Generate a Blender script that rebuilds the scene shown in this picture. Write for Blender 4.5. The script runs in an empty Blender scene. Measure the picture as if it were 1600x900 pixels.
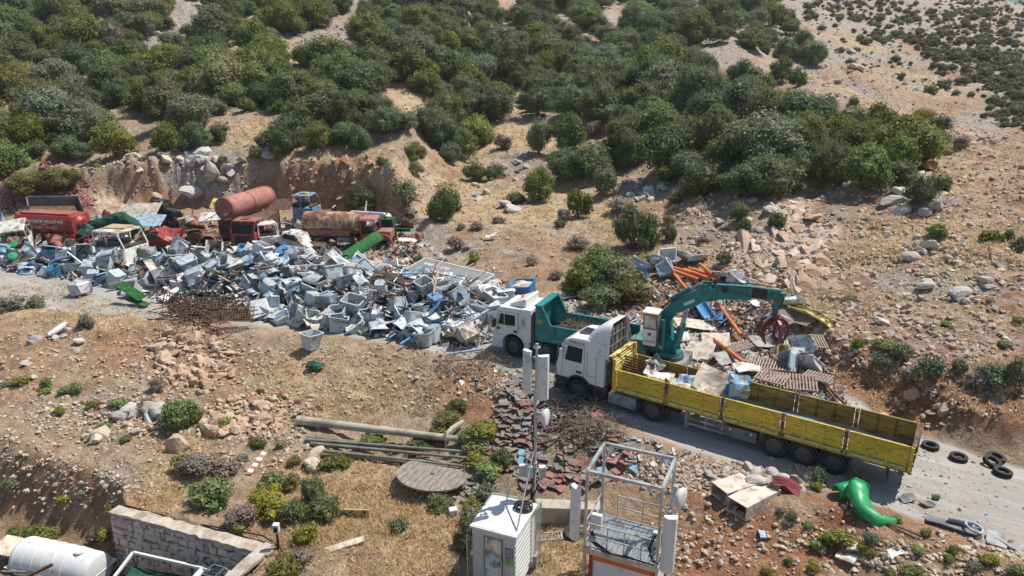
import bpy, bmesh, math, random
import numpy as np
from mathutils import Vector, Matrix, Euler, Quaternion
R_ = math.radians
sc = bpy.context.scene
COL = sc.collection

# ------------------------------------------------------------------ camera, sky, sun, exposure
FPX, PITCH, CH = 1120.0, R_(18.0), 15.25          # focal length in 1600-px photo pixels, tilt, height above the yard
cam_d = bpy.data.cameras.new("camera"); cam = bpy.data.objects.new("camera", cam_d); COL.objects.link(cam)
cam.location = (0, 0, CH); cam.rotation_euler = (math.pi/2 - PITCH, 0, 0)
cam_d.sensor_width = 36.0; cam_d.lens = 36.0*FPX/1600.0; cam_d.clip_start = 0.1; cam_d.clip_end = 9000
sc.camera = cam
SUN_DIR = Vector((0.50, 0.22, 1.0)).normalized()
world = bpy.data.worlds.new("World"); sc.world = world; world.use_nodes = True
wn = world.node_tree; bgn = wn.nodes["Background"]
sky = wn.nodes.new("ShaderNodeTexSky"); sky.sky_type = 'NISHITA'; sky.sun_disc = False
sky.sun_elevation = math.asin(SUN_DIR.z); sky.sun_rotation = math.atan2(SUN_DIR.x, SUN_DIR.y)
sky.altitude = 200; sky.air_density = 1.0; sky.dust_density = 1.2
wn.links.new(sky.outputs[0], bgn.inputs[0]); bgn.inputs[1].default_value = 0.095
sun_d = bpy.data.lights.new("sun", 'SUN'); sun_d.energy = 4.7; sun_d.angle = R_(0.53); sun_d.color = (1.0, 0.95, 0.86)
sun = bpy.data.objects.new("sun", sun_d); COL.objects.link(sun); sun.rotation_euler = SUN_DIR.to_track_quat('Z', 'Y').to_euler()
sun.location = (30, 20, 80)
sc.view_settings.view_transform = 'Standard'; sc.view_settings.look = 'None'
sc.view_settings.exposure = 0.36; sc.view_settings.gamma = 1.0; sc.view_settings.use_curve_mapping = False
sc.render.resolution_x, sc.render.resolution_y = 1024, 576
try:
    sc.cycles.max_bounces = 5; sc.cycles.diffuse_bounces = 3; sc.cycles.glossy_bounces = 2; sc.cycles.transparent_max_bounces = 6
except Exception: pass

# ------------------------------------------------------------------ layout helpers (survey of the photograph)
cP, sP = math.cos(PITCH), math.sin(PITCH)
def ray(u, v):
    a = (450-v)/FPX; b = (u-800)/FPX
    return np.array([b, cP+a*sP, -sP+a*cP])
def P(u, v, z=0.0):
    r = ray(u, v); t = (z-CH)/r[2]
    return Vector((r[0]*t, r[1]*t, z))
def proj(x, y, z):
    d = y*cP-(z-CH)*sP; up = y*sP+(z-CH)*cP
    return 800+FPX*x/d, 450-FPX*up/d, d

def _h(ix, iy, seed):
    h = (ix.astype(np.int64)*374761393 + iy.astype(np.int64)*668265263 + seed*974634777) & 0xffffffff
    h = ((h ^ (h >> 13))*1274126177) & 0xffffffff
    return ((h ^ (h >> 16)) & 0xffff)/65535.0
def vnoise(x, y, seed=0):
    ix = np.floor(x); iy = np.floor(y); fx = x-ix; fy = y-iy
    fx = fx*fx*(3-2*fx); fy = fy*fy*(3-2*fy)
    a = _h(ix, iy, seed); b = _h(ix+1, iy, seed); c = _h(ix, iy+1, seed); d = _h(ix+1, iy+1, seed)
    return (a*(1-fx)+b*fx)*(1-fy)+(c*(1-fx)+d*fx)*fy
def fbm(x, y, seed=0, o=4):
    s = 0; a = 0.5
    for i in range(o):
        s = s+a*(vnoise(x, y, seed+i*17)-0.5)*2; x = x*2.03+5.1; y = y*2.03-3.7; a *= 0.5
    return s
def sm(t): t = np.clip(t, 0, 1); return t*t*(3-2*t)
def sdist(x, y, pts):
    """signed distance to an open polyline; positive on its left side"""
    best = np.full(x.shape, 1e9); sg = np.ones(x.shape); acc = np.zeros(x.shape)
    for (ax, ay), (bx, by) in zip(pts[:-1], pts[1:]):
        dx, dy = bx-ax, by-ay; L = dx*dx+dy*dy
        t = np.clip(((x-ax)*dx+(y-ay)*dy)/L, 0, 1)
        d = np.hypot(x-ax-t*dx, y-ay-t*dy); m = d < best-1e-9; acc += (d+.02)**-6.0
        best = np.where(m, d, best); sg = np.where(m, np.sign(dx*(y-ay)-dy*(x-ax)), sg)
    w = sm((best-1.0)/6)                      # rounded off away from the line, so that no crease runs up the slope
    return (best*(1-w)+w*acc**(-1/6.0))*sg
def sdpoly(x, y, pts):
    """distance to a closed polygon, positive inside"""
    best = np.full(x.shape, 1e9); ins = np.zeros(x.shape, bool)
    for (ax, ay), (bx, by) in zip(pts, pts[1:]+pts[:1]):
        dx, dy = bx-ax, by-ay; L = dx*dx+dy*dy
        t = np.clip(((x-ax)*dx+(y-ay)*dy)/L, 0, 1)
        best = np.minimum(best, np.hypot(x-ax-t*dx, y-ay-t*dy))
        c = ((ay > y) != (by > y)) & (x < (bx-ax)*(y-ay)/(by-ay+1e-12)+ax); ins ^= c
    return np.where(ins, best, -best)

FOOT = [(-200, 71), (-63.6, 70.5), (-50.3, 70.1), (-44.3, 72.5), (-37.5, 74.0), (-25.2, 74.5), (-15.9, 72.5), (-9.5, 65.2), (-5.6, 55.4),
        (-1.9, 50.1), (2.6, 46.0), (6.5, 43.2), (10.9, 39.2), (14.6, 36.2), (16.2, 31.2), (16.9, 28.2), (18.1, 26.2), (20.3, 24.2), (23.0, 22.0), (60, -8)]
NEAR = [(-200, 80), (-60, 52), (-41.3, 46.2), (-32.7, 43.2), (-26.9, 41.6), (-19.4, 40.7), (-14.3, 39.4), (-8.7, 37.6), (-4.1, 35.6), (-0.3, 33.4),
        (2.1, 30.7), (4.5, 27.9), (7.8, 25.2), (11.1, 23.2), (13.3, 21.6), (14.6, 20.2), (16.3, 18.8), (18.1, 17.2), (60, -25)]
CREST = [(40, 230), (38, 142), (37, 105), (34.8, 84), (38, 72.6), (44.6, 63.8), (66, 40), (97, 18), (200, -60)]
PIT = [(-80, 33), (-24, 29.8), (-16.8, 26.9), (-15.6, 24.75), (-8.7, 22.2), (-9.4, 20.6), (-11, 16), (-11, -40), (-80, -40)]
def interp(x, tab): return np.interp(x, [t[0] for t in tab], [t[1] for t in tab])

def H(x, y, detail=True):
    x = np.asarray(x, float); y = np.asarray(y, float)
    s = sdist(x, y, FOOT); dn = -sdist(x, y, NEAR)
    # hill: bank or cut at its foot, then the long slope
    cutw = interp(x, [(-60, .3), (-46, .5), (-40, 1), (-12, 1), (-7, 0.1), (13, .05), (17, .7), (60, .8)])
    cuth = interp(x, [(-60, 3.2), (-40, 4.2), (-12, 4.8), (-7, 1.8), (13, 1.0), (17, 1.9), (60, 2)])
    g = interp(x, [(-60, .36), (-12, .36), (0, .33), (12, .315), (25, .29), (45, .28)])
    n1 = fbm(x*.07, y*.07, 3); n2 = fbm(x*.3, y*.3, 9)
    sp = np.maximum(s+1.6*n2*sm(s/3+.5), 0)
    gentle = interp(x, [(-14, 0), (-5, 1), (6, 1), (14, .3), (20, 0)])
    slope = g*(sp - gentle*0.55*np.minimum(sp, 14))
    hill = cutw*cuth*sm(sp/np.where(x < 0, 2.4, 2.0)) + np.where(cutw > .5, np.maximum(slope-cutw*g*2, 0), slope) + n1*1.7*sm(s/18)
    # spur crest on the right, valley and far hill
    dc = sdist(x, y, CREST) + 3*fbm(x*.06, y*.06, 21)
    drop = np.where(dc > 0, .62*np.sqrt(dc*dc+9)-.62*3, 0)
    hill = hill-drop
    far = 4.2+.20*(np.minimum(y, 285)-124)+(170-x)*.05-.30*np.maximum(y-285, 0)*sm((2000-y)/1000)+5*fbm(x*.018, y*.018, 31)+1.2*fbm(x*.1, y*.1, 33)
    far = np.maximum(far, -30)
    k = np.where((dc > 0) & (y > 55), 1, 0)
    hill = np.where(k > 0, np.maximum(hill, far), hill)
    z = np.where(s > 0, hill, 0)
    # yard and scrap mound
    yard = np.minimum(-s, -dn)
    z = z + np.where((s <= 0) & (dn <= 0), .10*fbm(x*.35, y*.35, 41)*sm(yard/2), 0)
    mound = 2.2*np.exp(-(((x+46.5)/6.0)**2+((y-72.5)/3.2)**2))
    z = z+mound
    # bank on the near side of the road
    d = np.maximum(dn+.9*n2*sm(dn/3), 0)
    wd = interp(x, [(-40, 13), (-20, 11), (-6, 6.5), (3, 6.0), (12, 7.5)])
    z = z-np.where(dn > 0, 2.05*sm(d/wd)+.03*np.maximum(d-wd, 0)*(y < 60), 0)
    di = sdpoly(x, y, PIT); pw = interp(x, [(-24, 2.2), (-17, 1.4), (-15.9, .25)])
    z = z-2.75*sm(di/pw)
    if detail:
        off = sm((np.maximum(s, dn)-.1)/1.2)
        rg = 1+.9*np.exp(-((s-1.3)/1.6)**2)*cutw
        a = .30*fbm(x*.55, y*.55, 51, 4)+.16*fbm(x*1.7, y*1.7, 61, 3)+.085*fbm(x*4.3, y*4.3, 71, 2)
        fade = np.where(y > 130, 2.2, 1)
        z = z+a*off*rg*fade+.018*fbm(x*2.2, y*2.2, 81, 3)*(1-off)
        # torn rock of the cut and of the outcrops on the right slope
        rk = np.abs(fbm(x*.9+.5*y, y*.45, 91, 3))
        z = z+(1.7*np.exp(-((s-1.6)/1.9)**2)*cutw*sm((-7-x)/2))*(rk-.25)+.55*np.exp(-((s-2)/2.5)**2)*cutw*fbm(x*.8, y*.8, 95, 3)
    return z
def Hs(x, y): return float(H(np.array([x]), np.array([y]))[0])
_LX, _LY, _LS = -95.0, 8.0, .7
_LT = H(*np.meshgrid(np.arange(_LX, 345, _LS), np.arange(_LY, 520, _LS)), False)
def HL(x, y):
    i = np.clip((x-_LX)/_LS, 0, _LT.shape[1]-1.001); j = np.clip((y-_LY)/_LS, 0, _LT.shape[0]-1.001); a = i.astype(int); b = j.astype(int); fx, fy = i-a, j-b
    return (_LT[b, a]*(1-fx)+_LT[b, a+1]*fx)*(1-fy)+(_LT[b+1, a]*(1-fx)+_LT[b+1, a+1]*fx)*fy
def GG(us, vs, t0=14.0, t1=420.0, n=230):
    """where sight lines meet the ground (vectorised march)"""
    us = np.asarray(us, float); vs = np.asarray(vs, float)
    a = (450-vs)/FPX; b = (us-800)/FPX
    dx, dy, dz = b, cP+a*sP, -sP+a*cP
    tt = np.geomspace(t0, t1, n); lo = np.full(us.shape, t0); hi = np.full(us.shape, t1); done = np.zeros(us.shape, bool)
    for t in tt:
        below = (CH+dz*t) < HL(dx*t, dy*t); new = below & ~done
        hi = np.where(new, t, hi); done |= below; lo = np.where(done, lo, t)
        if done.all(): break
    for k in range(13):
        m = .5*(lo+hi); bl = (CH+dz*m) < HL(dx*m, dy*m); hi = np.where(bl, m, hi); lo = np.where(bl, lo, m)
    hi = hi-(CH+dz*hi-H(dx*hi, dy*hi))/np.minimum(dz, -.12)*.7
    x, y = dx*hi, dy*hi
    return x, y, H(x, y), done
def G(u, v):
    x, y, z, _ = GG([u], [v], 17, 300, 110); return Vector((x[0], y[0], z[0]))

# ------------------------------------------------------------------ scene helpers
def tag(o, label, cat=None, group=None, kind=None):
    if label: o['label'] = label
    if cat: o['category'] = cat
    if group: o['group'] = group
    if kind or cat: o['kind'] = kind or 'thing'
    return o
def thing(name, label, cat, loc=(0, 0, 0), rz=0.0, group=None, rot=None):
    o = bpy.data.objects.new(name, None); COL.objects.link(o); o.location = loc
    o.rotation_euler = rot if rot is not None else (0, 0, rz); o.empty_display_size = .2
    return tag(o, label, cat, group)
def link(name, me, mat=None, parent=None):
    o = bpy.data.objects.new(name, me); COL.objects.link(o)
    if mat is not None and not me.materials: me.materials.append(mat)
    if parent is not None: o.parent = parent
    return o
def npmesh(name, V, Fc, mat=None, smooth=False):
    """mesh from numpy arrays; Fc an (n,3) or (n,4) array"""
    me = bpy.data.meshes.new(name); V = np.asarray(V, np.float32); Fc = np.asarray(Fc, np.int32); n, k = Fc.shape
    me.vertices.add(len(V)); me.vertices.foreach_set("co", V.ravel())
    me.loops.add(n*k); me.loops.foreach_set("vertex_index", Fc.ravel())
    me.polygons.add(n); me.polygons.foreach_set("loop_start", np.arange(0, n*k, k, dtype=np.int32))
    me.polygons.foreach_set("loop_total", np.full(n, k, np.int32))
    me.polygons.foreach_set("use_smooth", np.full(n, smooth))
    me.update(calc_edges=True)
    if mat: me.materials.append(mat)
    return me
class MB:
    def __init__(s): s.v = []; s.f = []
    def add(s, v, f, M=None):
        b = len(s.v)
        s.v += [tuple(M @ Vector(p)) for p in v] if M is not None else [tuple(p) for p in v]
        s.f += [[b+i for i in q] for q in f]; return s
    def box(s, x0, x1, y0, y1, z0, z1, M=None, tx=0, ty=0):
        v = [(x0, y0, z0), (x1, y0, z0), (x1, y1, z0), (x0, y1, z0), (x0+tx, y0+ty, z1), (x1-tx, y0+ty, z1), (x1-tx, y1-ty, z1), (x0+tx, y1-ty, z1)]
        return s.add(v, [(3, 2, 1, 0), (4, 5, 6, 7), (0, 1, 5, 4), (1, 2, 6, 5), (2, 3, 7, 6), (3, 0, 4, 7)], M)
    def cyl(s, p0, p1, r0, r1=None, n=12, caps=True):
        p0 = Vector(p0); p1 = Vector(p1); r1 = r0 if r1 is None else r1
        q = (p1-p0).to_track_quat('Z', 'Y'); ax = q @ Vector((1, 0, 0)); ay = q @ Vector((0, 1, 0)); v = []
        for p, r in ((p0, r0), (p1, r1)):
            for i in range(n):
                a = 2*math.pi*i/n; v.append(p+ax*(r*math.cos(a))+ay*(r*math.sin(a)))
        f = [(i, (i+1) % n, n+(i+1) % n, n+i) for i in range(n)]
        if caps: f += [tuple(range(n-1, -1, -1)), tuple(range(n, 2*n))]
        return s.add(v, f)
    def bar(s, p0, p1, w, h=None):
        p0 = Vector(p0); p1 = Vector(p1); h = h or w; d = p1-p0
        q = d.to_track_quat('X', 'Z'); M = Matrix.Translation(p0) @ q.to_matrix().to_4x4()
        return s.box(0, d.length, -w/2, w/2, -h/2, h/2, M)
    def tube(s, pts, r, n=6):
        pts = [Vector(p) for p in pts]; v = []; f = []
        for i, p in enumerate(pts):
            d = (pts[min(i+1, len(pts)-1)]-pts[max(i-1, 0)]); q = d.to_track_quat('Z', 'Y')
            rr = r[i] if hasattr(r, '__len__') else r
            for k in range(n):
                a = 2*math.pi*k/n; v.append(p+q @ Vector((rr*math.cos(a), rr*math.sin(a), 0)))
        for i in range(len(pts)-1):
            for k in range(n): f.append((i*n+k, i*n+(k+1) % n, (i+1)*n+(k+1) % n, (i+1)*n+k))
        f += [tuple(range(n-1, -1, -1)), tuple(range(len(v)-n, len(v)))]
        return s.add(v, f)
    def prism(s, poly, a, b, plane='xz', M=None):
        """extrude a 2-D outline; plane says which axes the outline lies in"""
        n = len(poly)
        def pt(p, e): return {'xz': (p[0], e, p[1]), 'xy': (p[0], p[1], e), 'yz': (e, p[0], p[1])}[plane]
        v = [pt(p, a) for p in poly]+[pt(p, b) for p in poly]
        f = [tuple(range(n)), tuple(range(2*n-1, n-1, -1))]+[(i, n+i, n+(i+1) % n, (i+1) % n) for i in range(n)]
        return s.add(v, f, M)
    def lathe(s, prof, n=20, M=None):
        v = []; f = []
        for r, z in prof:
            for i in range(n): a = 2*math.pi*i/n; v.append((r*math.cos(a), r*math.sin(a), z))
        for j in range(len(prof)-1):
            for i in range(n): f.append((j*n+i, j*n+(i+1) % n, (j+1)*n+(i+1) % n, (j+1)*n+i))
        if prof[0][0] > 1e-4: f.append(tuple(range(n-1, -1, -1)))
        if prof[-1][0] > 1e-4: f.append(tuple(range(len(v)-n, len(v))))
        return s.add(v, f, M)
    def torus(s, R, r, n=24, m=10, M=None, sq=1.0):
        v = []; f = []
        for i in range(n):
            a = 2*math.pi*i/n
            for j in range(m):
                b = 2*math.pi*j/m; rr = R+r*math.cos(b)
                v.append((rr*math.cos(a), rr*math.sin(a), r*sq*math.sin(b)))
        for i in range(n):
            for j in range(m): f.append((i*m+j, ((i+1) % n)*m+j, ((i+1) % n)*m+(j+1) % m, i*m+(j+1) % m))
        return s.add(v, f, M)
    def mesh(s, name, mat, smooth=False, weld=False):
        me = bpy.data.meshes.new(name); me.from_pydata(s.v, [], s.f); me.update()
        bm = bmesh.new(); bm.from_mesh(me)
        if weld: bmesh.ops.remove_doubles(bm, verts=bm.verts, dist=1e-4)
        bmesh.ops.recalc_face_normals(bm, faces=bm.faces); bm.to_mesh(me); bm.free()
        if mat: me.materials.append(mat)
        if smooth:
            try: me.shade_smooth(); me.set_sharp_from_angle(angle=R_(38))
            except Exception: pass
        return me
    def build(s, name, mat, parent=None, smooth=False, bevel=0.0, weld=False):
        o = link(name, s.mesh(name, mat, smooth, weld), None, parent)
        if bevel:
            b = o.modifiers.new("bevel", 'BEVEL'); b.width = bevel; b.segments = 2; b.limit_method = 'ANGLE'; b.angle_limit = R_(35)
        return o
def copy_tree(o, parent=None):
    c = o.copy(); COL.objects.link(c)
    if parent is not None: c.parent = parent
    for ch in list(o.children): copy_tree(ch, c)
    return c
def crumple(me, amp, seed, freq=1.6, cuts=0):
    """dent a mesh in place"""
    bm = bmesh.new(); bm.from_mesh(me)
    if cuts: bmesh.ops.subdivide_edges(bm, edges=bm.edges[:], cuts=cuts, use_grid_fill=True)
    from mathutils import noise
    off = Vector((seed*3.17, seed*1.31, seed*7.7))
    for v in bm.verts: v.co += noise.noise_vector(v.co*freq+off)*amp+noise.noise_vector(v.co*freq*2.7+off)*amp*.35
    bm.to_mesh(me); bm.free(); me.update(); return me

# ------------------------------------------------------------------ materials
def _mat(name):
    m = bpy.data.materials.new(name); m.use_nodes = True; nt = m.node_tree
    return m, nt, nt.nodes["Principled BSDF"]
def N(nt, t, **kw):
    n = nt.nodes.new("ShaderNode"+t)
    for k, v in kw.items():
        if isinstance(k, str) and hasattr(n, k): setattr(n, k, v)
        else: n.inputs[k].default_value = v
    return n
def mixc(nt, a, b, f, mode='MIX'):
    n = nt.nodes.new("ShaderNodeMix"); n.data_type = 'RGBA'; n.blend_type = mode
    for i, x in ((0, f), (6, a), (7, b)):
        if hasattr(x, 'links'): nt.links.new(x, n.inputs[i])
        elif i == 0: n.inputs[0].default_value = x
        else: n.inputs[i].default_value = (*x, 1)[:4]
    return n.outputs[2]
def noise(nt, co, scale, detail=3, rough=.55, w=None):
    n = nt.nodes.new("ShaderNodeTexNoise"); n.inputs['Scale'].default_value = scale; n.inputs['Detail'].default_value = detail
    n.inputs['Roughness'].default_value = rough
    if co is not None: nt.links.new(co, n.inputs['Vector'])
    return n.outputs['Fac']
def ramp(nt, x, lo, hi):
    n = nt.nodes.new("ShaderNodeMapRange"); n.inputs[1].default_value = lo; n.inputs[2].default_value = hi; n.interpolation_type = 'SMOOTHSTEP'
    nt.links.new(x, n.inputs[0]); return n.outputs[0]
def math_(nt, op, a, b=None):
    n = nt.nodes.new("ShaderNodeMath"); n.operation = op
    for i, x in ((0, a), (1, b)):
        if x is None: continue
        if hasattr(x, 'links'): nt.links.new(x, n.inputs[i])
        else: n.inputs[i].default_value = x
    return n.outputs[0]
def pm(name, col, rough=.6, metal=0.0, var=.18, scale=2.5, dirt=None, damt=.45, dscale=1.4, rnd=0.0, bump=0.0, bscale=12, coat=0.0, grain=None):
    """painted or raw surface: base colour, slow tint variation, patches of dirt or rust, optional per-object tint"""
    m, nt, bs = _mat(name); tc = nt.nodes.new("ShaderNodeTexCoord"); co = tc.outputs['Object']
    if grain:
        mp = nt.nodes.new("ShaderNodeMapping"); mp.inputs['Scale'].default_value = grain; nt.links.new(co, mp.inputs[0]); co = mp.outputs[0]
    dk = tuple(c*(1-var) for c in col); lt = tuple(min(1, c*(1+var)) for c in col)
    c = mixc(nt, dk, lt, ramp(nt, noise(nt, co, scale, 4), .3, .7))
    if rnd:
        oi = nt.nodes.new("ShaderNodeObjectInfo"); hs = nt.nodes.new("ShaderNodeHueSaturation"); nt.links.new(c, hs.inputs['Color'])
        v = math_(nt, 'MULTIPLY_ADD', oi.outputs['Random'], rnd*2); v.node.inputs[2].default_value = 1-rnd; nt.links.new(v, hs.inputs['Value'])
        w = nt.nodes.new("ShaderNodeTexWhiteNoise"); w.noise_dimensions = '1D'; nt.links.new(oi.outputs['Random'], w.inputs['W'])
        h = math_(nt, 'MULTIPLY_ADD', w.outputs['Value'], rnd*.12); h.node.inputs[2].default_value = .5-rnd*.06; nt.links.new(h, hs.inputs['Hue'])
        c = hs.outputs['Color']
    if dirt:
        f = ramp(nt, noise(nt, co, dscale, 6, .65), .62-damt*.35, .72-damt*.2)
        c = mixc(nt, c, dirt, f)
    nt.links.new(c, bs.inputs['Base Color']); bs.inputs['Roughness'].default_value = rough; bs.inputs['Metallic'].default_value = metal
    if coat: bs.inputs['Coat Weight'].default_value = coat
    if bump:
        b = nt.nodes.new("ShaderNodeBump"); b.inputs['Strength'].default_value = bump; b.inputs['Distance'].default_value = .05
        nt.links.new(noise(nt, co, bscale, 4), b.inputs['Height']); nt.links.new(b.outputs[0], bs.inputs['Normal'])
    return m

TEXTS = {}
def _pretext():
    for s, size, sp in (("CEMBULUR", .17, 1), ("34 BA", .10, 1), ("GAMA", .2, 1), ("YAMA", .34, 1), ("GÜMÜŞLÜK BELEDİYESİ", .36, 1), ("SULAMA ARACI", .36, 1), ("OZEL TURKUN", .46, 1.05), ("al beton", 1.05, 1), ("444 9 270", .62, 1)):
        cu = bpy.data.curves.new("lettering", 'FONT'); cu.body = s; cu.size = size; cu.extrude = .004; cu.align_x = 'CENTER'; cu.align_y = 'CENTER'; cu.space_character = sp; cu.resolution_u = 3
        o = bpy.data.objects.new("lettering_src", cu); COL.objects.link(o); dg = bpy.context.evaluated_depsgraph_get(); TEXTS[s] = bpy.data.meshes.new_from_object(o.evaluated_get(dg)); bpy.data.objects.remove(o); bpy.data.curves.remove(cu)
_pretext()
# ------------------------------------------------------------------ ground
def ground_material():
    m, nt, bs = _mat("ground_soil"); L = nt.links.new
    geo = nt.nodes.new("ShaderNodeNewGeometry"); co = geo.outputs['Position']
    def att(n):
        a = nt.nodes.new("ShaderNodeAttribute"); a.attribute_name = n; s = nt.nodes.new("ShaderNodeSeparateColor"); L(a.outputs['Color'], s.inputs[0])
        return s.outputs[0], s.outputs[1], s.outputs[2]
    road, red, grass = att("mask_a"); rock, purp, pale = att("mask_b")
    big = noise(nt, co, .22, 4); mid = noise(nt, co, 1.1, 5, .6); fine = noise(nt, co, 6.0, 5, .7)
    c = mixc(nt, (.285, .205, .13), (.455, .36, .25), ramp(nt, mid, .3, .68))
    c = mixc(nt, c, (.345, .245, .155), ramp(nt, big, .48, .72))
    redc = mixc(nt, (.25, .115, .055), (.43, .22, .115), ramp(nt, mid, .3, .7)); c = mixc(nt, c, redc, red)
    def edge(mask, w=1.1, lo=.36, hi=.80):      # mask broken up by noise
        s = math_(nt, 'MULTIPLY_ADD', fine, w); s.node.inputs[2].default_value = -w*.5; s2 = math_(nt, 'ADD', s, mask)
        t = math_(nt, 'MULTIPLY_ADD', mid, w*1.3); t.node.inputs[2].default_value = -w*.65
        return ramp(nt, math_(nt, 'ADD', s2, t), lo, hi)
    gc = mixc(nt, (.43, .31, .18), (.60, .45, .28), ramp(nt, fine, .3, .7)); c = mixc(nt, c, gc, edge(grass))
    rc = mixc(nt, (.22, .19, .165), (.46, .42, .38), ramp(nt, noise(nt, co, 2.4, 6, .7), .32, .66)); c = mixc(nt, c, rc, edge(rock))
    pc = mixc(nt, (.42, .30, .215), (.66, .54, .43), ramp(nt, noise(nt, co, 1.9, 6, .7), .32, .62)); c = mixc(nt, c, pc, edge(pale))
    uc = mixc(nt, (.19, .06, .055), (.34, .20, .17), ramp(nt, noise(nt, co, 3.4, 5, .7), .35, .65)); c = mixc(nt, c, uc, edge(purp))
    # gravel and small stones: random cells, some of them pale
    for sc_, lo, amt in ((2.6, .80, .75), (6.5, .72, .85), (13, .62, .75)):
        vo = nt.nodes.new("ShaderNodeTexVoronoi"); vo.inputs['Scale'].default_value = sc_; vo.inputs['Randomness'].default_value = 1; L(co, vo.inputs['Vector'])
        sp = nt.nodes.new("ShaderNodeSeparateColor"); L(vo.outputs['Color'], sp.inputs[0])
        inside = ramp(nt, vo.outputs['Distance'], .42, .30)
        f = math_(nt, 'MULTIPLY', math_(nt, 'MULTIPLY', ramp(nt, sp.outputs[0], lo, lo+.04), inside), amt)
        f = math_(nt, 'MULTIPLY', f, math_(nt, 'SUBTRACT', 1.0, math_(nt, 'MULTIPLY', road, .85)))
        st = mixc(nt, (.50, .42, .35), (.34, .20, .14), sp.outputs[1]); st = mixc(nt, st, (.20, .17, .15), ramp(nt, sp.outputs[2], .7, .8))
        c = mixc(nt, c, st, f)
    c = mixc(nt, c, (.10, .07, .05), math_(nt, 'MULTIPLY', ramp(nt, noise(nt, co, 4.3, 5, .75), .57, .68), .6))  # dark noise speckles put the small shade of crevices into the soil colour
    # road: crushed grey gravel with pale wheel tracks
    mp = nt.nodes.new("ShaderNodeMapping"); mp.vector_type = 'TEXTURE'; mp.inputs['Rotation'].default_value = (0, 0, R_(-33)); mp.inputs['Scale'].default_value = (9, .9, 1); L(co, mp.inputs[0])
    tr = noise(nt, mp.outputs[0], 1.0, 4, .6)
    rd = mixc(nt, (.29, .275, .255), (.43, .41, .38), ramp(nt, tr, .32, .7)); rd = mixc(nt, rd, (.30, .25, .20), ramp(nt, big, .52, .75))
    rd = mixc(nt, rd, (.17, .16, .155), math_(nt, 'MULTIPLY', ramp(nt, noise(nt, co, 22, 3, .8), .55, .75), .6))
    c = mixc(nt, c, rd, edge(road, .35))
    L(c, bs.inputs['Base Color']); bs.inputs['Roughness'].default_value = .95; bs.inputs['Specular IOR Level'].default_value = .15
    b = nt.nodes.new("ShaderNodeBump"); b.inputs['Strength'].default_value = 1.0; b.inputs['Distance'].default_value = .22
    hgt = math_(nt, 'ADD', math_(nt, 'MULTIPLY', noise(nt, co, 3.2, 6, .72), 1.3), math_(nt, 'MULTIPLY', fine, .5))
    hgt = math_(nt, 'MULTIPLY', hgt, math_(nt, 'SUBTRACT', 1.0, math_(nt, 'MULTIPLY', road, .8)))
    L(hgt, b.inputs['Height']); L(b.outputs[0], bs.inputs['Normal'])
    return m
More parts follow.
